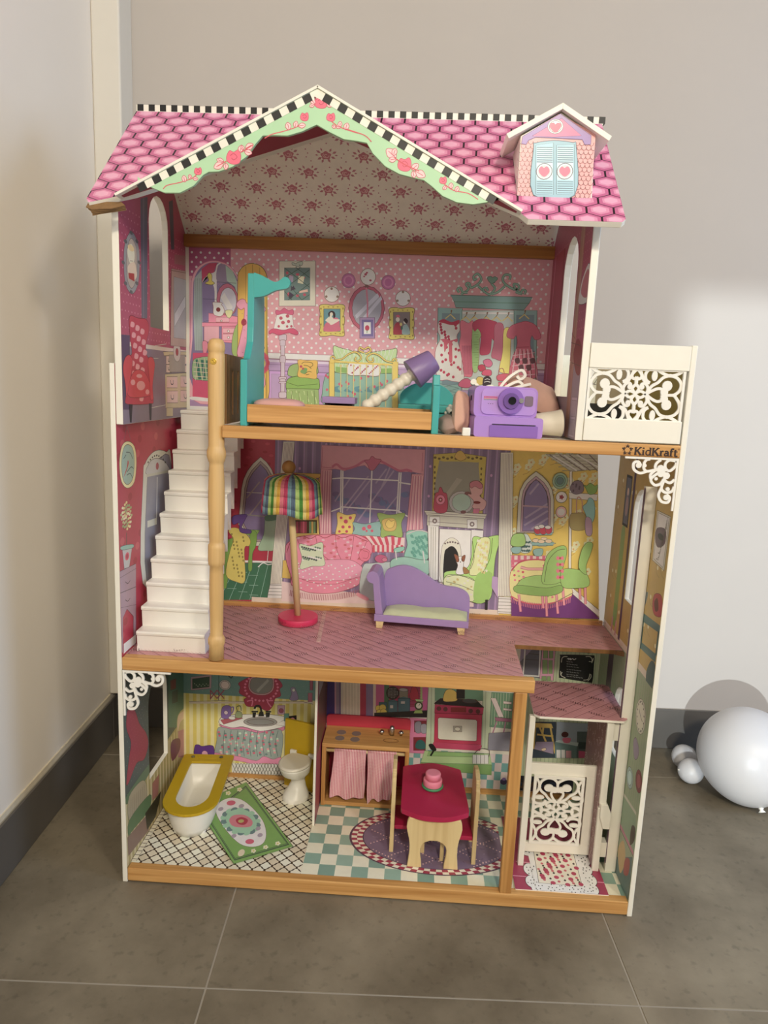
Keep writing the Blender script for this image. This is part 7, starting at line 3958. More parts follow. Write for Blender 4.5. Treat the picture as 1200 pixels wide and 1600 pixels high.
ART['dorm'] = '''
p eaa0a0 2509,4787 2511,5107 2716,5238 2937,5138 2942,4781
scales 844 2512 4788 2944 5080 27 24
O 648 3
p 97b 2514,5071 2517,5108 2724,5236 2910,5124 2912,5078 2879,5077 2862,5104 2592,5110 2551,5091 2538,5068
p d69 2573,5113 2733,5212 2854,5123 2698,5112
O - 3
O 766 3
e cdd 2701 5168 44 38
e eee 2701 5168 34 30
O - 3
q d57 2704,5135 2670,5161 2673,5184 2690,5188 2700,5179 2712,5188 2730,5183 2731,5162
O 467 4
q 8bc 2604,4793 2587,5049 2595,5074 2700,5090 2808,5082 2828,5062 2843,4797
O - 3
O 578 3
p 9cd 2597,5063 2696,5079 2719,4796 2618,4796
O - 3
l 578 4 2602,5052 2694,5054
l cee 3 2603,5047 2694,5048
l 578 4 2603,5041 2694,5042
l cee 3 2604,5036 2695,5037
l 578 4 2604,5030 2695,5031
l cee 3 2604,5024 2696,5026
l 578 4 2605,5018 2696,5020
l cee 3 2605,5013 2697,5014
l 578 4 2606,5007 2697,5008
l cee 3 2606,5002 2698,5003
l 578 4 2607,4996 2698,4997
l cee 3 2607,4990 2698,4992
l 578 4 2608,4984 2699,4985
l cee 3 2608,4979 2700,4980
l 578 4 2608,4973 2700,4974
l cee 3 2609,4968 2700,4969
l 578 4 2610,4961 2701,4962
l cee 3 2610,4956 2702,4957
l 578 4 2617,4864 2709,4866
l 578 4 2618,4852 2710,4853
l 578 4 2619,4840 2711,4841
l 578 4 2620,4828 2712,4829
l 578 4 2621,4815 2713,4817
l 578 4 2622,4803 2714,4804
p bee 2608,4967 2702,4968 2710,4875 2615,4875
O 556 4
e dee 2656 4922 44 42
O - 3
e bcc 2656 4922 36 34
q e68 2658,4892 2628,4913 2624,4935 2638,4949 2653,4941 2668,4950 2684,4936 2685,4915
O 578 3
p 9cd 2717,5066 2816,5074 2840,4800 2739,4800
O - 3
l 578 4 2722,5056 2813,5057
l cee 3 2722,5050 2813,5052
l 578 4 2723,5044 2814,5046
l cee 3 2723,5039 2814,5040
l 578 4 2724,5033 2815,5034
l cee 3 2724,5028 2815,5029
l 578 4 2725,5022 2816,5023
l cee 3 2725,5016 2816,5018
l 578 4 2726,5010 2817,5012
l cee 3 2726,5005 2817,5006
l 578 4 2726,4999 2818,5000
l cee 3 2727,4994 2818,4995
l 578 4 2728,4988 2819,4989
l cee 3 2728,4982 2819,4983
l 578 4 2728,4976 2820,4977
l cee 3 2729,4971 2820,4972
l 578 4 2729,4965 2821,4966
l cee 3 2730,4959 2821,4961
l 578 4 2738,4868 2829,4869
l 578 4 2738,4856 2830,4857
l 578 4 2740,4843 2831,4845
l 578 4 2740,4831 2832,4832
l 578 4 2742,4819 2834,4820
l 578 4 2743,4807 2834,4808
p bee 2728,4970 2822,4971 2830,4878 2735,4878
O 556 4
e dee 2776 4926 44 42
O - 3
e bcc 2776 4926 36 34
q e68 2778,4896 2748,4917 2744,4938 2758,4952 2772,4944 2788,4953 2804,4940 2805,4918
'''
ART['fasc'] = '''
s d45 5 1036,5002 1076,5024 1143,5042 1210,5064 1256,5090
O b24 2
q e57 1239,5121 1248,5140 1262,5136 1277,5142 1284,5126 1280,5105 1262,5100 1244,5106
O - 3
s c35 4 1250,5125 1262,5132 1273,5122 1262,5113 1255,5119
O c35 3
q fbb 1176,5051 1184,5074 1165,5088 1156,5066
O - 3
l c35 3 1176,5051 1167,5081
O c35 3
q fbb 1210,5064 1224,5078 1216,5096 1201,5082
O - 3
l c35 3 1210,5064 1214,5089
O c35 3
q fbb 1230,5071 1251,5063 1267,5078 1246,5087
O - 3
l c35 3 1230,5071 1259,5077
O b24 2
q e57 817,4896 834,4930 858,4923 886,4936 899,4906 891,4868 858,4859 826,4870
O - 3
s c35 4 838,4904 858,4916 878,4898 858,4882 846,4893
O c35 3
q fbb 800,4870 785,4888 762,4882 776,4864
O - 3
l c35 3 800,4870 769,4880
O c35 3
q fbb 796,4863 762,4865 746,4836 780,4834
O - 3
l c35 3 796,4863 756,4841
O c35 3
q fbb 813,4863 801,4846 813,4830 826,4847
O - 3
l c35 3 813,4863 813,4837
O c35 3
q fbb 894,4926 913,4940 905,4961 886,4946
O - 3
l c35 3 894,4926 903,4954
O c35 3
q fbb 928,4945 957,4944 969,4969 940,4970
O - 3
l c35 3 928,4945 960,4964
O c35 3
q fbb 922,4929 938,4911 962,4920 946,4938
O - 3
l c35 3 922,4929 954,4922
O c35 3
q fbb 915,4939 917,4952 904,4958 902,4945
O - 3
l c35 3 915,4939 906,4954
s d45 5 820,4876 766,4847
s d45 5 901,4923 969,4965
s d45 5 446,4713 470,4734 546,4752 615,4776 645,4799
O b24 2
q e57 630,4815 638,4832 651,4829 665,4835 671,4820 667,4801 651,4797 634,4802
O - 3
s c35 4 640,4819 651,4825 661,4816 651,4808 644,4814
O c35 3
q fbb 574,4756 583,4775 567,4789 558,4770
O - 3
l c35 3 574,4756 568,4782
O c35 3
q fbb 608,4772 613,4786 601,4795 596,4781
O - 3
l c35 3 608,4772 603,4791
O c35 3
q fbb 622,4776 634,4766 649,4774 636,4784
O - 3
l c35 3 622,4776 644,4774
O b24 2
q e57 1319,5198 1332,5227 1352,5221 1376,5232 1388,5206 1382,5175 1354,5168 1326,5176
O - 3
s c35 4 1336,5205 1353,5215 1370,5200 1354,5186 1343,5196
O c35 3
q fbb 1320,5190 1317,5210 1296,5214 1299,5194
O - 3
l c35 3 1320,5190 1300,5209
O c35 3
q fbb 1316,5186 1300,5188 1292,5176 1308,5173
O - 3
l c35 3 1316,5186 1297,5178
O c35 3
q fbb 1386,5200 1405,5205 1407,5222 1388,5218
O - 3
l c35 3 1386,5200 1403,5218
O c35 3
q fbb 1388,5192 1395,5177 1412,5178 1405,5192
O - 3
l c35 3 1388,5192 1407,5180
O c35 3
q fbb 1326,5214 1325,5224 1315,5226 1316,5217
O - 3
l c35 3 1326,5214 1318,5224
s d45 5 1416,5101 1450,5079 1504,5060 1569,5043
O b24 2
q e57 1388,5122 1397,5141 1411,5137 1426,5144 1434,5127 1430,5106 1412,5102 1393,5108
O - 3
s c35 4 1400,5126 1411,5133 1422,5123 1411,5114 1404,5120
O c35 3
q fbb 1423,5082 1423,5070 1437,5066 1436,5078
O - 3
l c35 3 1423,5082 1434,5069
O c35 3
q fbb 1443,5077 1452,5066 1467,5070 1458,5081
O - 3
l c35 3 1443,5077 1462,5071
O c35 3
q fbb 1497,5060 1515,5074 1506,5094 1488,5080
O - 3
l c35 3 1497,5060 1504,5088
O c35 3
q fbb 1463,5074 1475,5086 1466,5101 1454,5088
O - 3
l c35 3 1463,5074 1466,5095
s d45 5 1497,5064 1553,5049 1610,5031 1646,5000
O b24 2
q e57 1801,4884 1815,4916 1838,4910 1863,4921 1876,4894 1870,4858 1840,4850 1810,4860
O - 3
s c35 4 1820,4892 1838,4903 1858,4886 1839,4872 1828,4882
O c35 3
q fbb 1788,4919 1777,4959 1734,4963 1744,4924
O - 3
l c35 3 1788,4919 1744,4954
O c35 3
q fbb 1774,4932 1792,4947 1783,4968 1765,4953
O - 3
l c35 3 1774,4932 1782,4961
O c35 3
q fbb 1789,4913 1766,4922 1750,4905 1772,4896
O - 3
l c35 3 1789,4913 1758,4907
O c35 3
q fbb 1882,4859 1910,4863 1916,4889 1888,4886
O - 3
l c35 3 1882,4859 1910,4883
O c35 3
q fbb 1903,4851 1920,4820 1958,4824 1940,4855
O - 3
l c35 3 1903,4851 1947,4829
O c35 3
q fbb 1889,4850 1881,4831 1898,4817 1906,4836
O - 3
l c35 3 1889,4850 1896,4824
s d45 5 1781,4919 1839,4886 1924,4852
s d45 5 2067,4790 2124,4756 2209,4742 2267,4711
O b24 2
q e57 2042,4806 2049,4823 2061,4820 2074,4826 2081,4811 2078,4793 2063,4789 2047,4794
O - 3
s c35 4 2052,4810 2061,4816 2071,4807 2062,4800 2056,4805
O c35 3
q fbb 2081,4778 2066,4773 2066,4759 2081,4763
O - 3
l c35 3 2081,4778 2069,4762
O c35 3
q fbb 2110,4765 2120,4780 2108,4794 2098,4779
O - 3
l c35 3 2110,4765 2109,4788
O c35 3
q fbb 2139,4749 2154,4759 2148,4776 2134,4766
O - 3
l c35 3 2139,4749 2146,4770
'''
def frame3(O, U, V, N): m = Matrix((Vector(U), Vector(V), Vector(N))).transposed().to_4x4(); m.translation = Vector(O); return m
YZr = lambda x: frame3((x, 0, 0), (0, 1, 0), (0, 0, 1), (-1, 0, 0))
XY = lambda z: frame((0, 0, z), (1, 0, 0), (0, 1, 0))
# ============================================================ the room (turned 2.3 degrees against the dollhouse)
TH = .040; RM = Matrix.Rotation(TH, 4, 'Z')
def plaster():
    m = mat('grey_white_plaster', 'c0b8b0', .8, .025, 6, bump=.05); return m
def tile_mat():
    m = bpy.data.materials.new('grey_stone_tile'); m.use_nodes = True; nt = m.node_tree; b = nt.nodes['Principled BSDF']
    ge = nt.nodes.new('ShaderNodeNewGeometry'); n1 = nt.nodes.new('ShaderNodeTexNoise'); n1.inputs['Scale'].default_value = 3.2; n1.inputs['Detail'].default_value = 8; n1.inputs['Roughness'].default_value = .62
    n2 = nt.nodes.new('ShaderNodeTexNoise'); n2.inputs['Scale'].default_value = 60; n2.inputs['Detail'].default_value = 3
    nt.links.new(ge.outputs['Position'], n1.inputs['Vector']); nt.links.new(ge.outputs['Position'], n2.inputs['Vector'])
    r1 = nt.nodes.new('ShaderNodeValToRGB'); e = r1.color_ramp.elements; e[0].position = .3; e[0].color = (*lin('584e3e'), 1); e[1].position = .72; e[1].color = (*lin('928773'), 1)
    r2 = nt.nodes.new('ShaderNodeValToRGB'); e = r2.color_ramp.elements; e[0].position = .28; e[0].color = (.55, .55, .55, 1); e[1].position = .42; e[1].color = (1, 1, 1, 1)
    mx = nt.nodes.new('ShaderNodeMix'); mx.data_type = 'RGBA'; mx.blend_type = 'MULTIPLY'; mx.inputs['Factor'].default_value = .5
    nt.links.new(n1.outputs['Fac'], r1.inputs[0]); nt.links.new(n2.outputs['Fac'], r2.inputs[0]); nt.links.new(r1.outputs[0], mx.inputs['A']); nt.links.new(r2.outputs[0], mx.inputs['B'])
    nt.links.new(mx.outputs['Result'], b.inputs['Base Color']); b.inputs['Roughness'].default_value = .55
    bp = nt.nodes.new('ShaderNodeBump'); bp.inputs['Strength'].default_value = .15; bp.inputs['Distance'].default_value = .001; nt.links.new(n1.outputs['Fac'], bp.inputs['Height']); nt.links.new(bp.outputs['Normal'], b.inputs['Normal'])
    return m
PLAST = plaster(); TILE = tile_mat(); SKIRT = mat('dark_grey_tile', '5d5852', .5, .12, 12); GROUT = mat('grey_grout', 'a59d90', .9, .05)
fl = struct(B(RM).box(-.6, 3.2, -3.4, .75, -.03, -.0012).build('floor', GROUT))
P = .66; x00, y00 = .2085, -.2225; tm = {}
for i in range(-1, 4):
    for j in range(-3, 2):
        x0, y0 = x00+i*P, y00+j*P
        xa, xb, ya, yb = max(x0+.0015, -.249), min(x0+P-.0015, 2.6), y0+.0015, min(y0+P-.0015, .74)
        o = B(RM).box(xa, xb, ya, yb, -.0011, 0).build('floor_tile', TILE, fl, .0008)
# walls
struct(B(RM).box(-.2, 3.2, .592, .75, 0, 2.7).build('wall_back', PLAST))
struct(B(RM).box(-.34, -.2195, -3.2, .75, 0, 2.7).build('wall_left', mat('grey_white_plaster_brightened', 'f0e7db', .8, .025, 6, bump=.05)))  # same plaster as the back wall, lightened to stand in for missing light
# boxed-in trunking in the corner
struct(B(RM).box(-.2195, -.158, .515, .592, .121, 2.7).build('trim_1', mat('cream_trunking', 'ded8cc', .6, .02), bevel=.004))
bs = struct(B(RM).box(-.2, 3.2, .584, .592, 0, .108).build('baseboard_back', GROUT))
for i in range(-1, 4):
    B(RM).box(max(x00+i*P+.001, -.211), x00+i*P+P-.001, .580, .585, .001, .1095).build('skirting_tile', SKIRT, bs, .0008)
bl = struct(B(RM).box(-.2195, -.2125, -3.2, .584, 0, .108).build('baseboard_left', GROUT))
for j in range(-4, 2):
    B(RM).box(-.2135, -.2085, max(y00+.07+j*P+.001, -3.2), min(y00+.07+j*P+P-.001, .579), .001, .1095).build('skirting_tile', SKIRT, bl, .0008)
struct(B(RM).box(-.2195, -.2165, -3.2, .515, .1085, .120).build('trim_2', mat('rough_plaster_edge', 'd8ccb4', .95, .12, 80, bump=.5)))
# unseen wall added behind the viewer; its opening is shaped to cut the cool light
wf = B(frame((0, -3.0, 0), (1, 0, 0), (0, 0, 1))).prism([(-.34, 0), (3.2, 0), (3.2, 2.7), (-.34, 2.7)], -.0, .1, [[(.40, .002), (1.6, .002), (1.6, .853), (.40, .853)]])
struct(wf.build('wall_light_cutoff', PLAST))
# ============================================================ the dollhouse
H = thing('dollhouse', 'tall three-storey pink-roofed wooden dollhouse with open front against the wall', 'dollhouse')
D = .3217
def arch(y0, y1, z0, z1, n=9):
    r = (y1-y0)/2; zs = z1-r
    return [(y0, z0), (y1, z0)]+[((y0+y1)/2+r*math.cos(PI*k/n), zs+r*math.sin(PI*k/n)) for k in range(n+1)]
A_lg = arch(.115, .218, .135, .335); A_lu = arch(.127, .222, .995, 1.222); A_ru = arch(.086, .20, .905, 1.172); A_rm = arch(.112, .2, .527, .745); A_rg = arch(.112, .197, .22, .362)
q4 = lambda a: [(y*4000, z*4000) for y, z in a]
GAB = [(.0, 1.2), (.157, 1.345), (.3217, 1.19)]
def side(name, x0, x1, outer, holes, label=None):
    return B(YZ(x0)).prism(outer, 0, x1-x0, holes).build(name, WHITE, H, .0012, label)
sl = side('side_panel', 0, .009, [(0, 0), (D, 0), (D, .9285), (0, .9285)], [A_lg], 'lower left side panel with an arched window')
su = side('side_panel', .0095, .021, [(0, .8313), (D, .8313)]+GAB[::-1], [A_lu], 'upper left side panel with a tall arched window')
sr = side('side_panel', .911, .92, [(0, 0), (D, 0), (D, .991), (0, .991)], [A_rg, A_rm], 'lower right side panel rising to the balcony')
sq = side('side_panel', .745, .757, [(0, .8386), (D, .8386)]+GAB[::-1], [A_ru], 'upper right side panel with a tall arched window')
# floors
fb = B().box(.009, .911, .0173, D, .004, .0265).build('floor_board', WHITE, H, .0008)
B().box(.0095, .911, 0, .0173, .003, .0285).build('front_rail', PINEX, H, .0015)
B(XY(0)).prism([(.009, .0173), (.6995, .0173), (.7035, .1743), (.893, .1743), (.9105, .1634), (.9105, D), (.009, D)], .4225, .431).build('floor_board', BROWNW, H, .0006)
B().box(.0095, .7155, -.001, .0173, .4105, .4335).build('front_rail', PINEX, H, .0015)
B(XY(0)).prism([(.1829, .0173), (.911, .0173), (.911, D), (.145, D), (.145, .302), (.1829, .302)], .819, .8364).build('floor_board', WHITE, H, .0008)
fr3 = B().box(.1829, .9108, -.001, .0173, .8177, .8375).build('front_rail', PINEX, H, .0015)
# maker's mark on the rail: lettering and a ring of little figures
L = B(frame((.8395, -.00105, .8200), (1, 0, 0), (0, 0, 1))); ix = [0]; tk = [0]
def stk(pts, w=.0019, sm=False): tk[0] += 1e-5; L.ribbon([(ix[0]+a*.00112, b*.00095) for a, b in pts], w*1.12, 0, .0003+tk[0], sm)
def adv(d): ix[0] += d*.00112
for ch in 'KidKraft':
    if ch == 'K': stk([(1.6, 0), (1.6, 13)], .0026); stk([(2, 5.5), (8.5, 13)]); stk([(4, 7.5), (9, 0)], .0026); [stk([(a, b), (a+3.6, b)], .0012) for a, b in ((0, .5), (0, 12.5), (6.4, 12.5), (7, .5))]; adv(10.6)
    elif ch == 'i': stk([(1.8, 0), (1.8, 8.6)], .0024); stk([(0, .5), (3.8, .5)], .0012); stk([(0.2, 8.1), (1.8, 8.1)], .0012); stk([(1.8, 10.6), (1.8, 12.8)], .0024); adv(4.6)
    elif ch == 'd': stk([(6.8, 0), (6.8, 13)], .0024); stk([(5, 12.5), (6.8, 12.5)], .0012); stk([(6.6, .5), (8.6, .5)], .0012); stk([(6.6, 7.4), (4, 8.4), (1.4, 6.8), (1.2, 2.6), (3.6, .5), (6.6, 2)], .0018, True); adv(9.2)
    elif ch == 'r': stk([(1.8, 0), (1.8, 8.6)], .0024); stk([(0, .5), (4, .5)], .0012); stk([(.2, 8.1), (1.8, 8.1)], .0012); stk([(2, 6), (3.6, 8), (5.6, 7.6)], .0019, True); adv(6)
    elif ch == 'a': stk([(6, 0), (5.6, 6.4), (3.6, 8.2), (1.2, 7)], .002, True); stk([(5.6, 4.8), (2.4, 4.6), (1, 2.4), (2.6, .6), (5.6, 2)], .0018, True); stk([(5.6, .5), (7.6, .5)], .0012); adv(8)
    elif ch == 'f': stk([(1.8, 0), (1.8, 9), (2.8, 12.2), (5.6, 12.2)], .0024, True); stk([(0, .5), (4.2, .5)], .0012); stk([(0, 8), (4.8, 8)], .0014); adv(5.6)
    elif ch == 't': stk([(2, 11.4), (2, 2.4), (3.2, .5), (5.4, 1)], .0024, True); stk([(0, 8), (5, 8)], .0014); adv(6)
L.ribbon([(ix[0]+.0008+.0011*math.cos(k*.9), .0118+.0011*math.sin(k*.9)) for k in range(7)], .0004, 0, .0004, False, True)
LET = mat('dark_printed_ink', '35221a', .6)
L.build('lettering', LET, fr3)
L = B(frame((.8285, -.00105, .8272), (1, 0, 0), (0, 0, 1)))
for k in range(5):
    a = PI/2+k*2*PI/5; c, s_ = math.cos(a), math.sin(a); px = lambda r, t: (r*c-t*s_, r*s_+t*c)
    L.disc(*px(.0076, 0), .0013, 0, .0004+k*1e-5, 8)
    for sg in (-1, 1): L.ribbon([px(.0061, 0), px(.0038, sg*.0021)], .0015, 0, .00041+k*1e-5+sg*4e-6, False); L.ribbon([px(.0055, 0), px(.0064, sg*.0030)], .0010, 0, .00047+k*1e-5+sg*4e-6, False)
L.build('emblem', LET, fr3)
# back boards with their printed pictures
def back(pts, key, rect, nm='printed_wallpaper'):
    bd = B(XZ(D+.004)).prism(pts, 0, .004).build('back_panel', WHITE, H)
    ik = Ink(rect); ik.run(ART[key]); ik.build(nm, bd, XZ(D)); return bd
R4 = lambda x0, z0, x1, z1: (x0*4000, z0*4000, x1*4000, z1*4000)
bw = lambda a, b, c, d: [(a, c), (b, c), (b, d), (a, d)]
bb_ = back(bw(.021, .745, .838, 1.166), 'bed', R4(.028, .8386, .745, 1.165))
md = B(XZ(D+.004)).prism([(.009, .4314), (.9022, .4314), (.863, .818), (.009, .818)], 0, .004).build('back_panel', WHITE, H)
ik = Ink(R4(.009, .4414, .9022, .8175)); ik.hole = None
ik.run(ART['mid'])
# cut along the slanting right edge of the board
nv, nf, nk = [], [], []
for f, c in zip(ik.F, ik.K):
    lv = ik.V[f[0]][2]; p = clip_half([ik.V[i][:2] for i in f], (3608, 1726), (3452, 3272), True)
    if len(p) > 2: b0 = len(nv); nv += [(x, y, lv) for x, y in p]; nf.append(list(range(b0, b0+len(p)))); nk.append(c)
ik.V, ik.F, ik.K = nv, nf, nk; ik.build('printed_wallpaper', md, XZ(D))
gb = back(bw(.009, .911, .0265, .412), 'bath', R4(.009, .038, .3235, .412))
for key, x0, x1 in (('kit', .3285, .742), ('hall', .742, .911)):
    ik = Ink(R4(x0, .038, x1, .412)); ik.run(ART[key]); ik.build('printed_wallpaper', gb, XZ(D))
back(bw(.757, .911, .838, .985), 'balc', R4(.757, .84, .911, .985))
B().box(.022, .745, .308, .3215, 1.164, 1.187).build('roof_beam', DARKPINE, H, .001)
B().box(.0095, .9075, .3155, .3215, .4312, .4415).build('back_strip', PINEX, H, .0006)
B().box(.0095, .9105, .3155, .3215, .0268, .038).build('back_strip', PINEX, H, .0006)
# printed inner faces of the side panels
for key, fr_, rect, hole, par in (('lup', YZ(.021), R4(0, .832, D, 1.4), A_lu, su), ('lmid', YZ(.009), R4(0, .432, D, .9285), None, sl), ('lgnd', YZ(.009), R4(0, .027, D, .412), A_lg, sl),
                             ('rup', YZr(.745), R4(0, .839, D, 1.4), A_ru, sq), ('rmid', YZr(.911), R4(0, .43, D, .818), A_rm, sr), ('rgnd', YZr(.911), R4(0, .027, D, .43), A_rg, sr)):
    ik = Ink(rect, q4(hole) if hole else None); ik.run(ART[key])
    if key[1:] == 'up' :
        pass
    ik.build('printed_lining', par, fr_)
B().box(.9096, .911, .02, .30, .839, .989).build('balcony_lining', mat('olive_ink', 'a8903c', .6), H)
# partition between bathroom and kitchen, corner post
pt = B().box(.3235, .3285, .1617, D-.001, .0268, .411).build('partition', WHITE, H, .0006)
ik = Ink(); ik.run('r a25 650 108 1284 1640\nvs 845 650 108 1284 1640 60 14\nr 643 700 700 1270 1640\nr 99a 700 1200 1270 1600'); ik.build('printed_lining', pt, YZ(.3286))
B().box(.6836, .7046, .0005, .0165, .0287, .4103).build('corner_post', PINEZ, H, .0015)
# ------------------------------------------------------------ printed floors
def hatchlines(ik, c, w, x0, y0, x1, y1, ang, sp):
    cx, cy = (x0+x1)/2, (y0+y1)/2; R_ = math.hypot(x1-x0, y1-y0)/2; dx, dy = math.cos(ang), math.sin(ang); k = -R_
    while k < R_: ik.stroke(c, w, [(cx-dy*k-dx*R_, cy+dx*k-dy*R_), (cx-dy*k+dx*R_, cy+dx*k+dy*R_)]); k += sp
def pinkfloor(ik, x0, y0, x1, y1, ang, seed):
    rnd = random.Random(seed); ik.run(f'r cc8a92 {x0} {y0} {x1} {y1}')
    for k in range(int((x1-x0)*(y1-y0)/9000)):
        x, y = rnd.uniform(x0, x1), rnd.uniform(y0, y1); l_ = rnd.uniform(90, 240); ik.put([[(x, y), (x+l_*math.cos(ang)+9, y+l_*math.sin(ang)), (x+l_*math.cos(ang), y+l_*math.sin(ang)+9)]], rnd.choice(('c38289', 'd3949b', 'bf7c84')))
    hatchlines(ik, '8a4f58', 4, x0, y0, x1, y1, ang, 68)
    hatchlines(ik, 'b9757e', 2, x0+9, y0+20, x1, y1, ang, 17)
    n = int((x1-x0)*(y1-y0)/36000)
    for k in range(n):
        x, y = x0+(k*.618 % 1)*(x1-x0), y0+(k+.5)/n*(y1-y0); P_ = []
        for a in range(6):
            for b in range(2):
                u, v = x+a*16-b*11, y+a*(6 if ang < 0 else -8)+b*24; P_.append([(u-5, v), (u, v-8), (u+5, v), (u, v+8)])
        ik.put(P_, '4a2a2e')
ik = Ink((36, 70, 3642, 1286)); pinkfloor(ik, 36, 70, 3642, 1286, -.66, 1); nv, nf, nk = [], [], []
for f, c in zip(ik.F, ik.K):                 # leave out the lift opening
    lv = ik.V[f[0]][2]; p = [ik.V[i][:2] for i in f]
    a = clip_half(p, (2798, 70), (2814, 697), True); b = clip_half(clip_half(p, (2798, 70), (2814, 697), False), (2814, 698), (3642, 698), True)
    for g in (a, b):
        if len(g) > 2: b0 = len(nv); nv += [(x, y, lv) for x, y in g]; nf.append(list(range(b0, b0+len(g)))); nk.append(c)
ik.V, ik.F, ik.K = nv, nf, nk; ik.build('printed_floor', H, XY(.431))
B().ribbon([(.331, .129), (.3195, .313)], .0075, .4312, .4325, False).build('floor_slot', mat('cream_slot_strip', 'd9b6ae', .6), H)
# bathroom mosaic
ik = Ink((36, 70, 1294, 1286)); ik.run('r 4a3520 36 70 1294 1286'); dx_, dy_ = 92, 50
rnd = random.Random(7)
for j in range(26):
    P_ = {}
    for i in range(16):
        cx, cy = 60+i*dx_+(dx_/2 if j % 2 else 0), 84+j*dy_; hx, hy = 38, 37
        P_.setdefault(rnd.choice(('e6dcc0', 'ddd0b2', 'eae0c8', 'd6c6a4')), []).append([(cx-hx, cy-6), (cx-hx*.55, cy-hy*.5), (cx-8, cy-hy), (cx+8, cy-hy), (cx+hx*.55, cy-hy*.5), (cx+hx, cy-6), (cx+hx, cy+6), (cx+hx*.55, cy+hy*.5), (cx+8, cy+hy), (cx-8, cy+hy), (cx-hx*.55, cy+hy*.5), (cx-hx, cy+6)])
    for c, v in P_.items(): ik.put(v, c)
ik.run('r e0d6ba 36 70 78 1286\nvs 4a3520 36 70 78 1286 40 4\nhs 4a3520 36 90 78 1286 46 5')
ik.run(ART['rug']); ik.build('printed_floor', fb, XY(.0266))
# kitchen checks and round rug
ik = Ink((1294, 70, 3644, 1286)); ik.run('r eddfc2 1294 70 3644 1286')
ts = 122; G = {}
for i in range(20):
    for j in range(10):
        if (i+j) % 2: x, y = 1296+i*ts, 70+j*ts; G.setdefault(('80a895', '779e8d', '8ab09c')[(i*7+j*3) % 3], []).append([(x, y), (x+ts, y), (x+ts, y+ts), (x, y+ts)])
for c, v in G.items(): ik.put(v, c)
rx, ry, cx, cy = 680, 404, 2288, 560
el = lambda f, n=64: [(cx+rx*f*math.cos(k*2*PI/n), cy+ry*f*math.sin(k*2*PI/n)) for k in range(n)]
ik.rect = (1294, 70, 2810, 1286)
ik.put([el(1)], '5a3b52'); ik.put([el(.975)], 'eadbc4')
for ring, (f0, f1) in enumerate(((.975, .91), (.91, .845))):
    P_ = []
    for k in range(84):
        if (k+ring) % 2: a, b = k*2*PI/84, (k+1)*2*PI/84; P_.append([(cx+rx*f*math.cos(t), cy+ry*f*math.sin(t)) for f, t in ((f0, a), (f0, b), (f1, b), (f1, a))])
    ik.put(P_, 'a82a4a')
ik.put([el(.845)], '3c2a40'); ik.put([el(.835)], '7d6684')
for k in range(90):
    a, r_ = k*2.4, (k/90)**.5*.78; ik.put([[(cx+rx*r_*math.cos(a)+20*math.cos(t+k)*(.5+(k*7 % 5)/5), cy+ry*r_*math.sin(a)+14*math.sin(t)) for t in (0, 1.2, 2.5, 3.6, 5)]], ('877190', '745c7c')[k % 2])
P_ = []
for a0 in range(-6, 7):
    for t in range(-60, 61):
        for sg in (-1, 1):
            x, y = cx+t*24, cy+sg*t*15+a0*230
            if ((x-cx)/rx)**2+((y-cy)/ry)**2 < .66: P_.append([(x-7, y), (x, y-7), (x+7, y), (x, y+7)])
ik.put(P_, 'e9bdb8'); ik.build('printed_floor', fb, XY(.0266))
# ------------------------------------------------------------ roof
ye, ze, yr, zr = -.05, 1.158, .16, 1.357
Lr = math.hypot(yr-ye, zr-ze); V_ = Vector((0, (yr-ye)/Lr, (zr-ze)/Lr)); FR = frame((0, ye, ze), (1, 0, 0), V_)
xl, xr_ = -.0085, .779; gx0, gx1, gpk = .066, .600, .327
left = [(-.0025, 0), (.060, .031), (.333, .2364), (.333, Lr), (xl, Lr), (xl, .010)]
right = [(.640, -.006), (xr_-.006, -.006), (xr_, .002), (xr_, Lr), (.333, Lr), (.333, .2364), (.6281, .012)]
def hexes(ik, x0, y0, x1, y1):
    w, h = 157, 102; ik.run(f'r 3a1026 {x0} {y0} {x1} {y1}'); G = {}; B_ = []
    for j in range(-1, int((y1-y0)/h)+2):
        for i in range(-1, int((x1-x0)/w)+2):
            cx, cy = x0+i*w+(w/2 if j % 2 else 0), y0+j*h+20
            hx = lambda f, g: [(cx, cy+g*68), (cx+f*75, cy+g*32), (cx+f*75, cy-g*32), (cx, cy-g*68), (cx-f*75, cy-g*32), (cx-f*75, cy+g*32)]
            G.setdefault(0, []).append(hx(.985, .98)); G.setdefault(1, []).append([(a, b+3) for a, b in hx(.70, .66)]); G.setdefault(2, []).append([(a-3, b+6) for a, b in hx(.5, .45)])
            B_.append([(cx+71, cy-32), (cx+83, cy-32), (cx+86, cy+32), (cx+74, cy+32)])
    for k, c in ((0, 'cf5a92'), (1, 'e488b2'), (2, 'eca2c4')): ik.put(G[k], c)
    ik.put(B_, '240a1a')
def clip_poly(ik, outer):       # keep only what lies on the (possibly notched) board: clip by its convex halves
    nv, nf, nk = [], [], []
    for conv in outer:
        for f, c in zip(ik.F, ik.K):
            p = [ik.V[i][:2] for i in f]; lv = ik.V[f[0]][2]
            for i in range(len(conv)):
                if p: p = clip_half(p, conv[i], conv[(i+1) % len(conv)], True)
            if p and len(p) > 2: b0 = len(nv); nv += [(x, y, lv) for x, y in p]; nf.append(list(range(b0, b0+len(p)))); nk.append(c)
    ik.V, ik.F, ik.K = nv, nf, nk
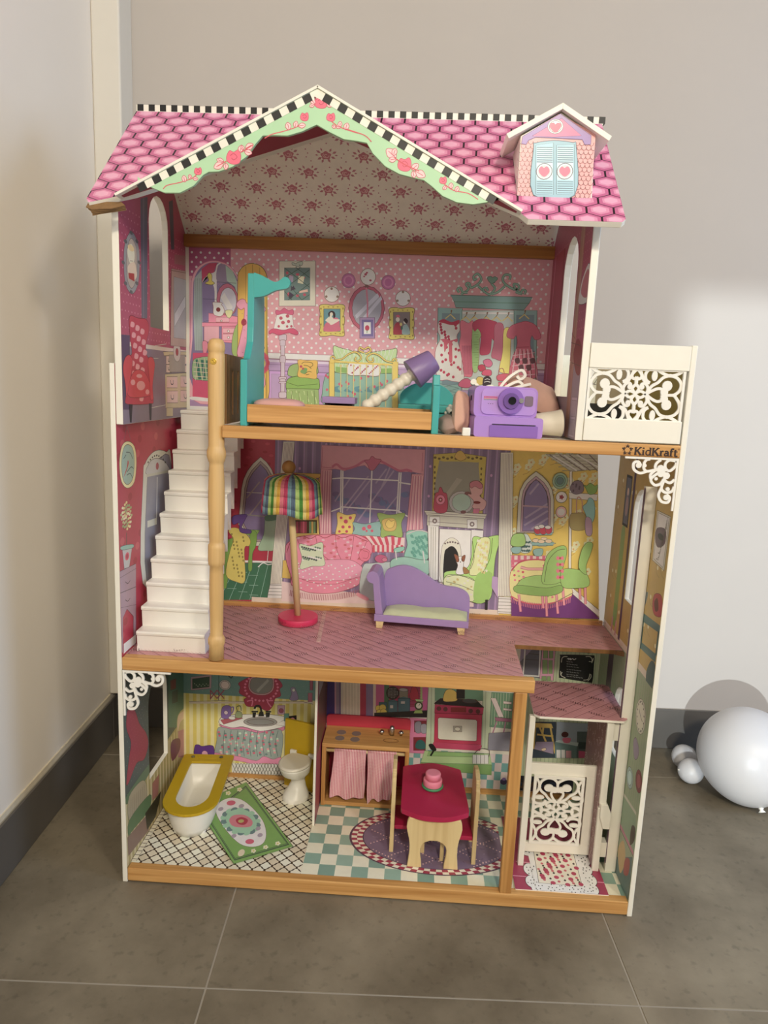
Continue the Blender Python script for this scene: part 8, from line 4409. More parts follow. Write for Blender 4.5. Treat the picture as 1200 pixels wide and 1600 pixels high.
for pg, lab, conv in ((left, 'left front roof slope with a peeling lower corner', [[0, 1, 2, 3, 4, 5]]), (right, 'right front roof slope carrying the dormer', [[0, 1, 2, 3, 6], [6, 3, 4, 5]])):
    o = B(FR).prism(pg, -.009, 0).build('roof_slope', WHITE, H, .0008, lab)
    ik = Ink(); xs = [a for a, b in pg]; hexes(ik, min(xs)*4000, -30, max(xs)*4000, Lr*4000)
    clip_poly(ik, [[(pg[i][0]*4000, pg[i][1]*4000) for i in cv] for cv in conv]); ik.build('printed_shingles', o, FR)
# back slope with the flowered ceiling on its underside
Lb = math.hypot(D+.012-yr, zr-1.182); Vb = Vector((0, (yr-D-.012)/Lb, (zr-1.182)/Lb)); FB = frame((0, D+.012, 1.182), (-1, 0, 0), Vb)
o = B(FB).prism([(-xr_, 0), (-xl, 0), (-xl, Lb), (-xr_, Lb)], 0, .008).build('roof_slope', WHITE, H, .0008, 'rear roof slope with flowered lining underneath')
ik = Ink((24*4, 20, 744*4, Lb*4000)); ik.run(f'r e4dccb 0 0 3100 {Lb*4000}'); rnd = random.Random(4)
for j in range(8):
    for i in range(13):
        cx, cy = 40+i*268+(134 if j % 2 else 0), 70+j*128; P_ = []; fl_ = -1 if (i+j) % 3 == 0 else 1
        for lx, ly, la, ll in ((-62, 22, 2.7, 30), (-50, -14, 3.5, 30), (-34, 38, 2.1, 26), (-20, -36, 4.2, 30), (52, 26, .5, 30), (46, -22, -.5, 32), (26, -40, -1.1, 28), (30, 42, 1.1, 22), (-74, 2, 3.1, 20), (66, 2, .1, 20)):
            ca, sa = math.cos(la), math.sin(la)
            P_.append([(cx+fl_*(lx-ca*ll*.6), cy+ly-sa*ll*.6), (cx+fl_*(lx-sa*ll*.3), cy+ly+ca*ll*.3), (cx+fl_*(lx+ca*ll*.6), cy+ly+sa*ll*.6), (cx+fl_*(lx+sa*ll*.3), cy+ly-ca*ll*.3)])
        ik.put(P_, 'c07480')
        ik.put([[(cx+fl_*(36+5*math.sin(5*a))*math.cos(a), cy+(29+4*math.sin(5*a))*math.sin(a)) for a in [k*2*PI/20 for k in range(20)]]], 'c46c7a')
        for rr in (22, 11): ik.stroke('e2bfb8', 4, [(cx+fl_*rr*math.cos(a), cy+rr*.75*math.sin(a)) for a in [k*.5+rr for k in range(9)]])
        for t in range(4): u, v = cx+134+rnd.uniform(-30, 30), cy+(t-1.5)*28; ik.put([[(u-6, v), (u, v-6), (u+6, v), (u, v+6)]], 'b8687a')
ik.build('printed_ceiling', o, frame3((0, D+.012, 1.182), (1, 0, 0), Vb, (0, -Vb.z, Vb.y)))
# striped ridge board
rg = B().box(xl, xr_+.002, yr-.003, yr+.006, zr-.004, zr+.008).build('ridge_board', WHITE, H, .0005)
k = 0
bk = B()
while xl+.004+k*.0195 < xr_: x = xl+.002+k*.0195; bk.box(x, x+.0105, yr-.0034, yr+.0064, zr-.002, zr+.0084); k += 1
bk.build('black_checks', BLACK, rg)
# gable fascia
fz = lambda pts: [(a, b) for a, b in pts]
low = [(.0745, 1.1935), (.094, 1.180), (.113, 1.1735), (.136, 1.174), (.156, 1.184), (.170, 1.199), (.178, 1.2035), (.193, 1.2045), (.213, 1.2115), (.233, 1.2255), (.246, 1.243), (.256, 1.254), (.272, 1.255), (.292, 1.255), (.312, 1.261), (.333, 1.2705),
       (.352, 1.261), (.372, 1.2525), (.392, 1.2505), (.405, 1.2485), (.414, 1.235), (.432, 1.2185), (.453, 1.2085), (.474, 1.204), (.488, 1.2015), (.500, 1.1935), (.516, 1.181), (.537, 1.173), (.560, 1.171), (.580, 1.1745), (.598, 1.183)]
PKX, PKZ = .3333, 1.321; sl_ = (PKZ-1.1705)/(PKX-.0425); sr_ = (PKZ-1.1664)/(.6281-PKX)
top = [(.598, PKZ-(.598-PKX)*sr_-.002), (PKX, PKZ-.002), (.0745, PKZ-(PKX-.0745)*sl_-.002)]
fa = B(XZ(-.050)).prism(low+top, 0, .006).build('gable_fascia', mat('mint_paint', 'b5dcb2', .45, .04), H, .0006)
ck = B(XZ(-.0561))
for sg, ln in ((-1, .262), (1, .268)):
    sl2 = sl_ if sg < 0 else sr_; d = Vector((sg, -sl2)).normalized(); n_ = Vector((0, -1)) - d*Vector((0, -1)).dot(d); n_.normalize()
    for k in range(24):
        a = .0005+k*.0122; p0 = Vector((PKX, PKZ-.004))+d*a
        if abs(p0.x+d.x*.012-PKX) > ln: break
        q_ = [p0, p0+d*.0122, p0+d*.0122+n_*.0105, p0+n_*.0105]
        q_ = [(v.x, v.y) for v in q_]
        ck.prism(q_ if sg < 0 else q_[::-1], 0, (.00035 if k % 2 else .0003)+(.00002 if sg > 0 else 0), (), '111' if k % 2 else 'f4f0e2')
ck.build('striped_border', PRINT, fa)
ik = Ink(); ik.run(ART['fasc']); ik.build('printed_roses', fa, XZ(-.0561))
for sg, sl2, xe in ((-1, sl_, .0395), (1, sr_, .631)):
    Lg = abs(xe-PKX)*math.hypot(1, sl2); cu, su_ = 1/math.hypot(1, sl2), sl2/math.hypot(1, sl2)
    fg = frame((PKX, 0, PKZ+.0008), (sg*cu, 0, -su_), (0, 1, 0)); pg = [(0, -.0585), (0, .1216), (Lg, -.037), (Lg, -.0585)]
    gr0 = B(fg).prism(pg, 0 if sg < 0 else -.0038, .0038 if sg < 0 else 0).build('gable_rake', WHITE, H, .0005)
    B(fg).prism([(.004, -.049), (.004, .117), (Lg-.006, -.040), (Lg-.006, -.049)], .0039 if sg < 0 else -.0042, .0042 if sg < 0 else -.0039).build('red_lining', mat('dull_red_lining', '9a3446', .6), gr0)
# peeling corner of the left slope
pc = B(FR)
for k in range(4): pc.prism([(xl+.002+k*.003, -.004-k*.001), (xl+.012, -.010-k*.002+.001*k), (xl+.040-k*.004, -.006), (xl+.058, .004), (xl+.05, .012), (xl+.002, .010)], -.006-k*.0024, -.0046-k*.0024)
pc.build('peeling_corner', mat('torn_brown_board', '8b6a44', .9, .25, 90, bump=.4), H)
# ------------------------------------------------------------ dormer (on the right slope)
dm = B(XZ(-.010)).prism([(.627, 1.196), (.737, 1.195), (.7335, 1.281), (.6824, 1.311), (.6262, 1.278)], -.085, .0).build('dormer', WHITE, H, .0006, 'dormer window box with its own little roof')
ik = Ink(); ik.run(ART['dorm']); ik.build('printed_window', dm, XZ(-.0101))
for a, b in (((.6045, 1.278), (.6824, 1.3215)), ((.756, 1.2785), (.6824, 1.3215))):
    d = Vector((b[0]-a[0], b[1]-a[1])).normalized(); n_ = Vector((d.y, -d.x))
    if n_.y > 0: n_ = -n_
    q_ = [a, b, (b[0]+n_.x*.0075*(0)+0, b[1]-.0085), (a[0]+n_.x*.0075, a[1]+n_.y*.0075)]
    B(XZ(.07)).prism(q_ if a[0] > .68 else q_[::-1], 0, .089).build('dormer_roof', WHITE, dm, .0005)
# ------------------------------------------------------------ balcony front and corner brackets
B().box(.7575, .9105, -.001, .009, .952, .9895).build('balcony_rail', WHITE, H, .001)
B().box(.7575, .9085, -.001, .009, .8396, .8745).build('balcony_rail', WHITE, H, .001)
HALF = [  # one half of the scrollwork, mirrored about u = 0 (half width 372, half height 205)
 [(-352, 196), (-315, 170), (-255, 156), (-195, 172), (-150, 200)], [(-352, -196), (-310, -172), (-262, -158), (-205, -172), (-160, -200)],
 [(-255, 156), (-310, 140), (-345, 95), (-338, 45), (-300, 10)], [(-262, -158), (-315, -142), (-350, -98), (-342, -45), (-300, 10)],
 [(-255, 156), (-205, 140), (-165, 100), (-120, 70), (-84, 8)], [(-262, -158), (-205, -142), (-165, -95), (-120, -60), (-84, 8)],
 [(-205, 8), (-214, 40), (-185, 56), (-145, 46), (-92, 8), (-145, -32), (-185, -42), (-214, -24), (-205, 8)],
 [(-148, 198), (-100, 200), (-68, 168), (-72, 120), (-104, 96)], [(-160, -198), (-112, -200), (-80, -168), (-82, -118), (-112, -92)],
 [(-104, 96), (-60, 110), (-20, 200)], [(-112, -92), (-66, -112), (-25, -200)],
 [(0, 200), (-34, 160), (-36, 134), (-16, 122), (0, 136)], [(0, -200), (-34, -160), (-36, -134), (-16, -122), (0, -136)],
 [(-84, 8), (-96, 50), (-74, 86), (-44, 84), (-40, 56)], [(-84, 8), (-96, -40), (-74, -80), (-44, -80), (-40, -52)],
 [(-84, 8), (-42, 30), (0, 8), (-42, -18), (-84, 8)], [(0, 8), (-26, 50), (0, 86), (0, 130)], [(0, 8), (-26, -36), (0, -78), (0, -130)], [(-300, 10), (-240, 8)]]
BLOB = [(-240, 78, 38, 40), (-248, -66, 38, 40), (-222, 32, 30, 30), (-226, -22, 30, 30), (-136, 150, 22, 40), (-148, -150, 22, 40), (-46, 62, 20, 20), (-48, -60, 20, 20), (-255, 156, 16, 14), (-262, -158, 16, 14), (-300, 10, 18, 14)]
def fret(M_, hw, hh, t, fw):
    b = B(M_); sx, sy = hw/372, hh/205; i = 0
    for sg in (-1, 1):
        for p in HALF: b.ribbon([(x*sx*sg, y*sy) for x, y in p], .0044, i*2e-5, t+i*2e-5); i += 1
        for x, y, a, c in BLOB: b.prism([(x*sx*sg+a*sx*math.cos(k*.5236), y*sy+c*sy*math.sin(k*.5236)) for k in range(12)], i*2e-5, t+i*2e-5); i += 1
    i += 2
    b.prism([(-hw, -hh), (hw, -hh), (hw, hh), (-hw, hh)], -2e-5, t+i*2e-5, [[(-hw+fw, -hh+fw), (-hw+fw, hh-fw), (hw-fw, hh-fw), (hw-fw, -hh+fw)]])
    return b
fret(frame((.8325, .0055, .9128), (1, 0, 0), (0, 0, 1)), .0745, .0415, .0032, .004).build('balcony_fret', WHITEPL, H, label='white pierced scrollwork panel of hearts')
def bracket(O, sx):
    b = B(frame(O, (1, 0, 0), (0, 0, 1)))
    s = .00056
    X = lambda p: [(x*s*sx, -y*s) for x, y in p]
    sym = [[(6, 60), (18, 70), (34, 62), (34, 44), (60, 34), (62, 18), (50, 6)], [(6, 8), (26, 6), (36, 16), (34, 30), (22, 36), (8, 22), (6, 8)],
           [(60, 34), (86, 40), (96, 28), (92, 10), (80, 5)], [(86, 40), (104, 46), (122, 36), (124, 18), (112, 14), (104, 24)], [(34, 62), (40, 86), (28, 98), (10, 94), (5, 80)], [(40, 86), (46, 106), (36, 124), (18, 126), (14, 112), (24, 104)],
           [(34, 34), (54, 44), (72, 62), (60, 78), (44, 74), (36, 60)], [(60, 34), (74, 48), (72, 62)]]
    for i, p in enumerate(sym): b.ribbon(X(p), .0042, i*2e-5, .003+i*2e-5)
    for x, y, r in ((48, 30, 10), (30, 50, 10), (46, 46, 9), (110, 24, 8), (24, 112, 8), (94, 24, 6), (22, 88, 6), (58, 60, 5)): i += 1; b.disc(x*s*sx, -y*s, r*s, i*2e-5, .003+i*2e-5, 10)
    q_ = [(0, 0), (150*s*sx, 0), (150*s*sx, -6*s), (6*s*sx, -6*s), (6*s*sx, -150*s), (0, -150*s)]
    b.prism(q_ if sx < 0 else q_[::-1], -2e-5, .0035)
    return b.build('corner_bracket', WHITEPL, H)
bracket((.9105, .003, .8172), -1); bracket((.0098, .003, .4100), 1)
# ------------------------------------------------------------ staircase and newel
st = B().box(.0215, .0245, .036, .285, .4316, .44).build('staircase', WHITEPL, H, label='white moulded staircase of eleven steps')
n = 11; rise = (.846-.4316)/n; run_ = .0247
for k in range(n):
    y0 = .0345+k*run_; z0 = .4316+k*rise
    sec = [(y0+.0035, z0), (y0+.0016, z0+rise-.008), (y0-.0012, z0+rise-.007), (y0-.002, z0+rise-.003), (y0-.0008, z0+rise-.0005), (y0+.002, z0+rise), (y0+run_+.004, z0+rise), (y0+run_+.004, z0)]
    if k: sec[-1] = (y0+run_+.004, z0-rise); sec.insert(0, (y0+.0035, z0-.004))
    B(YZ(.0215)).prism(sec, 0, .1215).build('step', WHITEPL, st, .0006)
pz = lambda y: .4358+(1033-y)*.001066
prof = [(.0, 528), (.006, 528.5), (.0105, 531), (.0128, 537), (.0132, 543), (.0122, 548), (.0118, 549), (.0128, 553), (.0130, 570), (.0126, 640), (.0122, 688), (.0128, 691), (.0148, 697), (.0148, 705), (.0126, 712), (.0112, 715), (.0112, 718), (.0126, 745), (.0132, 775), (.0126, 805), (.0112, 838), (.0110, 841), (.0132, 844), (.0134, 850), (.0134, 870), (.0128, 876), (.0108, 878), (.0110, 890), (.0116, 920), (.0108, 960), (.0102, 992), (.0120, 995), (.0138, 999), (.0138, 1006), (.0122, 1010), (.0122, 1033)]
nw = B().lathe([(r*1.05, pz(y)) for r, y in prof[::-1] if r > 0], 28, (.1702, .0122)).build('newel_post', BEECH, H)
B(frame((.1690, -.0012, .9375), (1, 0, 0), (0, 0, 1))).disc(0, 0, .0052, -.0008, .0006, 16).prism([(.003*math.cos(k*1.047), .003*math.sin(k*1.047)) for k in range(6)], .0006, .0012, [[(.0015*math.cos(-k*1.047), .0015*math.sin(-k*1.047)) for k in range(6)]]).build('screw', BRASS, nw, .0003)
gd = B(YZ(.176)).prism([(.026, .838), (.160, .838), (.160, .9485), (.026, .951)], 0, .007, [[(a, .852), (a, .925), (a+.008, .925), (a+.008, .852)] for a in (.062, .097, .128)]).build('stair_guard', BROWNW, H, .0006, 'brown slotted guard board beside the stair opening')
# ============================================================ lift car in the right-hand bay
E = thing('elevator_car', 'white lift car with pink plank roof in the right bay of the dollhouse', 'toy elevator', (.80, .14, .0275))
T = Matrix.Translation((-.80, -.14, -.0275))
def TB(m=None): return B(T @ m if m else T)
ft = TB().box(.7135, .880, .013, .235, .0276, .0300).build('floor_tray', WHITE, E, .0006)
ik = Ink((2854, 52, 3520, 940)); ik.run(ART['elev']); ik.build('printed_mat', ft, T @ XY(.0300))
rf = [(.733, .078), (.742, .069), (.893, .069), (.9005, .076), (.9045, .218), (.897, .228), (.744, .228), (.741, .222)]
rb = TB(XY(0)).prism(rf, .3325, .3372).build('roof', WHITE, E, .0008)
ik = Ink(); pinkfloor(ik, 2932, 276, 3618, 912, .72, 5); clip_poly(ik, [[(a*4000, b*4000) for a, b in rf]]); ik.build('printed_planks', rb, T @ XY(.3372))
for x, y in ((.752, .085), (.886, .205)): TB(XY(.3374)).disc(x, y, .0028, 0, .0014, 12).build('screw_cap', mat('pink_cap', 'cf9aa0', .5), rb)
TB().box(.7265, .7370, .0775, .0870, .0300, .3325).build('post', WHITE, E, .0008)
sp = TB(YZ(.8668)).prism([(.0765, .030), (.205, .030), (.205, .3325), (.0765, .3325)], 0, .005).build('side_panel', WHITE, E, .0005)
ik = Ink(); ik.run('r 86565a 310 122 818 1328'); rnd = random.Random(9)
for k in range(210):
    x, y = rnd.uniform(315, 800), rnd.uniform(130, 1300); a, d = rnd.uniform(.7, 2.4), rnd.uniform(18, 46)
    ik.stroke('dcbcb8', 3.2, smoothpts([(x, y), (x+d*.5*math.cos(a)+6, y+d*.5*math.sin(a)), (x+d*math.cos(a), y+d*math.sin(a)), (x+d*1.2*math.cos(a-.6), y+d*1.2*math.sin(a-.6))], False, 3))
clip_poly(ik, [[(310, 122), (818, 122), (818, 1328), (310, 1328)]]); ik.build('printed_lining', sp, T @ YZr(.8667))
TB().box(.8658, .8780, .0745, .0810, .168, .3325).build('post', WHITE, E, .0008)
TB().box(.8652, .8770, .0758, .0830, .0300, .160).build('post', WHITE, E, .0008)
TB(XZ(.090)).prism([(.868, .170), (.868, .144), (.8755, .121), (.8875, .121), (.8885, .151), (.8805, .170)], .0, .019).build('handle', WHITE, E, .001, 'white bent push handle')
for z0, z1 in ((.292, .326), (.056, .086)): TB().box(.8720, .8905, .082, .100, z0, z1).build('slider', WHITE, E, .001)
gt = TB().box(.7372, .8668, .1125, .1185, .199, .222).build('gate', WHITE, E, .0006)
TB().box(.7372, .8668, .1125, .1185, .0365, .0570).build('rail', WHITE, gt, .0006)
TB().box(.7372, .7455, .1125, .1185, .0570, .199).build('rail', WHITE, gt, .0006)
TB().box(.8490, .8668, .1125, .1185, .0570, .199).build('rail', WHITE, gt, .0006)
fm = T @ frame((.7975, .1125, .1280), (0, 0, 1), (-1, 0, 0)); fret(fm, .0710, .0475, .0030, .0052).build('fret_panel', WHITEPL, gt)
# guide rail of the lift belongs to the house
gr_ = B().box(.8905, .9105, .082, .092, .0268, .760).build('guide_rail', WHITE, H, .0008)
B().box(.8893, .8908, .0815, .086, .045, .757).build('groove', mat('mauve_groove', '6f5a66', .6), gr_)
# ============================================================ bathroom things
def ushape(w, y0, y1, n=14, cr=.004):      # rounded front at y0, square back at y1
    return [(-w, y1-cr), (-w+cr, y1), (w-cr, y1), (w, y1-cr)][::-1]+[(w*math.cos(PI+k*PI/n), y0+w+w*math.sin(PI+k*PI/n)) for k in range(n+1)]
tb = thing('bathtub', 'white toy bathtub with a chipped mustard yellow rim on the bathroom floor', 'bathtub', (.0825, .187, .0270), math.radians(4.4))
rings = []
for s_, z, dy in ((.52, .001, 0), (.66, .0015, 0), (.78, .016, .0), (.86, .036, 0), (.92, .0588, 0)): rings.append([(x*s_, y*(.80+.14*(s_-.6)/.3) if True else y, z) for x, y in ushape(.0535, -.110, .110)])
body = B().loft(rings[::-1], cap0=False, cap1=True)
inn = []
for s_, z in ((.66, .0588), (.63, .035), (.56, .012), (.46, .009)): inn.append([(x*s_, y*(s_+.17)+.004, z) for x, y in ushape(.0535, -.105, .105)])
body.loft(inn, cap0=False, cap1=True); a, b_ = len(body.v)-0, 0
nr = len(rings[0]); body.loft([rings[-1], inn[0]], cap0=False, cap1=False, sm=False)
tub = body.build('tub_body', WHITEPL, tb)
o_ = ushape(.0545, -.1125, .1125); i_ = [(x*.61, y*.80-.002) for x, y in ushape(.0535, -.105, .105)]
B().prism(o_[::-1] if sum(o_[i][0]*o_[(i+1) % len(o_)][1]-o_[(i+1) % len(o_)][0]*o_[i][1] for i in range(len(o_))) < 0 else o_, .0592, .0645, [i_, [(-.022, .096), (.022, .096), (.022, .0945), (-.022, .0945)]]).build('rim', MUST, tb, .0012)
for x in (-.033, .028): B(XY(.0645)).disc(x, .100, .0042, 0, .0018, 14).build('screw', mat('dull_steel', '8c877c', .35, .05, metal=1), tb, .0005)
B().lathe([(.0115, .0092), (.0115, .0105), (.0085, .0112), (.0075, .0100)], 20, (-.004, -.002)).build('drain', WHITEPL, tb)
for x, y in ((-.024, -.072), (.024, -.072), (-.024, .080), (.024, .080)): B().lathe([(.006, .0), (.0075, .003), (.007, .010)], 12, (x, y)).build('foot', WHITEPL, tb)
tl = thing('toilet', 'white toy toilet against a mustard yellow back board in the bathroom corner', 'toilet', (.2735, .252, .0270), math.radians(-19))
B().box(-.0460, .0365, .034, .0405, 0, .160).build('back_board', MUST, tl, .0008)
def oval(rx, ry, cy, z, n=24, back=None): return [(rx*math.cos(k*2*PI/n), min(cy+ry*math.sin(k*2*PI/n), back if back is not None else 9), z) for k in range(n)]
B().loft([oval(.027, .030, .0035, 0, back=.033), oval(.0285, .031, .003, .004, back=.033), oval(.027, .029, .004, .012, back=.033), oval(.0195, .020, .009, .024, back=.033), oval(.0145, .016, .013, .036, back=.033), oval(.0145, .0165, .013, .046, back=.033), oval(.021, .024, .008, .054, back=.033), oval(.029, .033, .001, .064, back=.033), oval(.0325, .038, -.002, .080, back=.033), oval(.0330, .039, -.003, .0845, back=.033)]).build('bowl', WHITEPL, tl)
B().loft([oval(.0335, .040, -.003, .085, back=.028), oval(.0335, .040, -.003, .088, back=.028), oval(.030, .036, -.003, .0905, back=.027)]).build('lid', mat('off_white_lid', 'e4ded0', .35, .03), tl)
for x in (-.022, .022): B().box(x-.0075, x+.0075, .0262, .0338, .084, .0945).build('hinge', WHITEPL, tl, .002)
# ============================================================ kitchen things
ku = thing('toy_kitchen', 'wooden toy kitchen unit with red splashback, hob, sink and pink gingham curtains', 'toy kitchen', (.4225, .235, .0270))
hw = .0915
B().box(-hw, -hw+.0085, 0, .080, 0, .1335).build('side_board', PINEZ, ku, .0008); B().box(hw-.0085, hw, 0, .080, 0, .1335).build('side_board', PINEZ, ku, .0008)
B().box(-hw+.0085, hw-.0085, .0, .080, .002, .0105).build('bottom_board', PINEX, ku, .0006)
wt = B().box(-hw, hw, -.001, .080, .1337, .1430).build('worktop', PINEX, ku, .001)
B().box(-hw+.0085, hw-.0085, .074, .079, .0105, .1335).build('back_board', CRIM, ku)
B(XZ(.0805)).prism([(-hw, .136), (hw+.001, .136), (hw+.001, .160)]+[(hw-.007+.008*math.cos(k*PI/8), .160+.008*math.sin(k*PI/8)) for k in range(5)]+[(-hw+.007+.008*math.cos(PI/2+k*PI/8), .160+.008*math.sin(PI/2+k*PI/8)) for k in range(5)], -.0045, .0).build('splashback', mat('rose_red_paint', 'cf4358', .45, .05), ku, .0006)
for x, y in ((-.056, .050), (-.0235, .048), (-.057, .024), (-.0245, .022)): B(XY(.1431)).disc(x, y, .0100, 0, .0006, 20).build('burner', mat('grey_hob_ring', '8a7a74', .6), ku)
sk = [(.0515+.0165*math.cos(k*PI/12), .026+.0085*math.sin(k*PI/12)) for k in range(24)]; ik_ = [(.0515+.0155*math.cos(k*PI/12), .026+.0077*math.sin(k*PI/12)) for k in range(24)]
B(XY(.1431)).prism(sk, 0, .0008, [ik_]).build('sink_outline', BROWNW, ku)
B().lathe([(.0055, .1431), (.0055, .152), (.0058, .158), (.0045, .1625), (.002, .164)], 18, (.0525, .052)).build('faucet', CHROME, ku)
for x in (.031, .0725): B().lathe([(.003, .1431), (.003, .146), (.0055, .148), (.0055, .151), (.003, .1535)], 16, (x, .052)).build('tap_knob', CHROME, ku)
B().tube([(-hw+.0075, .008, .1235), (hw-.0075, .008, .1235)], .0036, 12).build('curtain_rod', PALE, ku)
GING = gingham()
def curtain(x0, x1, xb0, xb1, zb, flick=0):
    rows = []; n = 33
    for i in range(13):
        t = i/12; z = .1275-(.1275-zb)*t; row = []
        for k in range(n):
            u = k/(n-1); x = (x0+(x1-x0)*u)*(1-t)+(xb0+(xb1-xb0)*u)*t
            amp = .0012+.0022*t; y = .0015-amp*math.sin(u*15+t*1.1)-.003*math.exp(-((t-.04)*9)**2)*0-(.0035 if t < .08 else .0015)
            row.append((x+.0012*math.sin(t*7+u*3)*t, y, z-(flick*(1-u)**6*t)+.0025*math.sin(u*9)*t))
        rows.append(row)
    b = B().loft(rows, None, False, False, True, False); m = len(b.v)
    back_ = [[(p[0], p[1]+.0012, p[2]) for p in r] for r in rows]; b.loft([r[::-1] for r in back_], None, False, False, True, False)
    b.tube([(x0, .008, .1235), (x1, .008, .1235)], .0050, 12)
    return b.build('curtain', GING, ku)
curtain(-.0655, .0015, -.0735, .0005, .0205); curtain(.0045, .0650, .0075, .0560, .0205, .010)
dt = thing('dining_table', 'crimson topped toy dining table with curved pale wooden legs on the round rug', 'table', (.565, .140, .0272), 0)
leg = [(-.0475, .1005), (-.0505, .092), (-.0515, .082), (-.0498, .072), (-.0462, .058), (-.0445, .044), (-.0446, .028), (-.0462, .012), (-.0475, 0), (-.0205, 0), (-.0215, .012), (-.0238, .026), (-.0245, .037), (-.0225, .045), (-.0165, .0525), (-.008, .0562)]
leg = leg+[(-x, z) for x, z in leg[::-1]]
for y in (-.083, .080): B(XZ(y+.0085)).prism(leg[::-1], 0, .0085).build('leg_panel', PALE, dt, .0012)
tp = smoothpts([(-.062, -.071), (-.030, -.0875), (.0, -.0915), (.030, -.0875), (.062, -.0705)], False, 5)+smoothpts([(.0635, -.064), (.0605, .0), (.0560, .076)], False, 3)+smoothpts([(.053, .080), (.0, .0985), (-.0575, .082)], False, 5)+smoothpts([(-.0625, .077), (-.0632, 0), (-.064, -.065)], False, 3)
tp = [p for i, p in enumerate(tp) if math.dist(p, tp[i-1]) > .001]
B(XY(0)).prism(tp, .1008, .1105).build('tabletop', mat('crimson_top', 'b32650', .38, .04), dt, .0018)
ck_ = thing('toy_cake', 'two-tier pink toy cake on a green plate on the crimson table', 'toy cake', (.5615, .148, .1378))
B().lathe([(.017, 0), (.0200, .0008), (.0212, .003), (.0212, .0045), (.0195, .0055)], 32).build('plate', mat('green_plastic', '4e9a6c', .4), ck_)
PKP = mat('pink_plastic', 'ee93ac', .38, .03)
B().lathe([(.0180, .0056), (.0186, .0065), (.0186, .0165), (.0176, .0185)], 32).build('lower_tier', PKP, ck_)
B().lathe([(.0150, .0186), (.0152, .0290), (.0140, .0312), (.0120, .0318)], 32).build('upper_tier', PKP, ck_)
ch = thing('chair', 'pale wooden toy chair with red seat left of the crimson table', 'chair', (.4865, .133, .0272), 0, 'toy dining chairs')
bk_ = [(-.0375, 0), (-.0305, 0), (-.0275, .040), (-.018, .054), (.018, .054), (.0275, .040), (.0305, 0), (.0375, 0), (.0365, .060), (.0375, .125), (.0375, .150), (.033, .152), (.0335, .160), (.028, .162), (.028, .168), (0, .174), (-.028, .168), (-.028, .162), (-.0335, .160), (-.033, .152), (-.0375, .150), (-.0375, .125), (-.0365, .060)]
B(YZ(-.004)).prism(bk_, 0, .0078).build('backrest', PALE, ch, .0012)
B().box(.0040, .0645, -.034, .034, .0475, .0560).build('seat', CRIM, ch, .0015)
B(YZ(.056)).prism([(-.034, 0), (-.0265, 0), (-.024, .030), (-.014, .041), (.014, .041), (.024, .030), (.0265, 0), (.034, 0), (.033, .0473), (-.033, .0473)], 0, .0075).build('front_legs', PALE, ch, .001)
copy_thing(ch, (.6425, .112, .0272), PI, 'pale wooden toy chair with red seat right of the crimson table')
# ============================================================ living room things
fl_ = thing('floor_lamp', 'toy floor lamp with rainbow striped fabric shade and round pink base', 'lamp', (.2745, .236, .4325))
B().lathe([(.0395, 0), (.0402, .001), (.0402, .0115), (.0392, .0128)], 40).build('base', PINK, fl_)
B().tube([(-.001, .002, .0128), (-.012, -.003, .165), (-.0225, -.008, .306)], .0068, 16).build('pole', PALE, fl_)
B().ell((-.0228, -.008, .3145), .0132, .0132, .0132, 24, 14).build('finial', wood('finial_wood', 'b98a4c', '9c703a', 2, .8), fl_)
cols = ['ecd98c', 'e4b84e', 'df7f8c', 'c4486a', '7fa2ae', '5b6f84', 'b4d080', '4f8f3c']; sh = B(); nn = 96; prof_ = [(.012, .301), (.030, .2995), (.047, .294), (.0535, .287), (.0545, .279), (.0568, .26), (.0585, .238), (.059, .2245)]; rg_ = []
for i, (r, z) in enumerate(prof_):
    rg_.append([])
    for k in range(nn):
        a = k*2*PI/nn; t = i/(len(prof_)-1); w = 1+.035*math.sin(a*4+.6)*t+.02*math.sin(a*9)*t; dip = .006*math.sin(a*4+2)*max(0, t-.4)
        rg_[-1].append((-.0165+r*w*math.cos(a), -.004+r*w*.86*math.sin(a), z+dip-.035*0-.004*math.cos(a)*t))
for i in range(len(prof_)-1):
    for k in range(nn):
        j = (k+1) % nn; sh.add([rg_[i][k], rg_[i][j], rg_[i+1][j], rg_[i+1][k]], [(3, 2, 1, 0)], cols[(k//2) % 8], False)
lo = sh.build('lamp_shade', CLOTH, fl_); so = lo.modifiers.new('cloth_thickness', 'SOLIDIFY'); so.thickness = .0014
for p_ in lo.data.polygons: p_.use_smooth = True
cs = thing('chaise_lounge', 'lilac wooden toy chaise lounge with a pale green seat pad on the middle floor', 'sofa', (.5255, .249, .4318), math.radians(-4.8))
B().box(-.0935, .0945, -.034, .036, .0145, .0285).build('base', PURPLE, cs, .001)
back_p = smoothpts([(-.083, .0288), (-.083, .095), (-.066, .111), (-.045, .1165), (-.024, .1135), (.0, .1015), (.022, .087), (.040, .080), (.066, .0775), (.084, .071), (.0935, .058), (.0945, .0288)], False, 4)
B(XZ(.036)).prism(back_p[::-1], -.002, .0065).build('backrest', PURPLE, cs, .0008)
arm = [(-.0915, .0288), (-.096, .068), (-.0985, .091), (-.1035, .092), (-.110, .097), (-.1125, .104), (-.109, .113), (-.1005, .117), (-.091, .114), (-.0865, .105), (-.0815, .065), (-.0765, .0288)]
B(XZ(.036)).prism(arm, .0068, .0695).build('arm', PURPLE, cs, .001)
pad = B()
rws = []
for i in range(9):
    t = i/8; y = -.0325+t*.058; rws.append([])
    for k in range(25):
        u = k/24; x = -.0755+.166*u; e_ = min(u, 1-u, .12)/.12*1.0; f_ = min(t, 1-t, .25)/.25; rws[-1].append((x, y, .0300+.0085*(e_*f_)**.4+.0012*math.sin(u*14+t*5)))
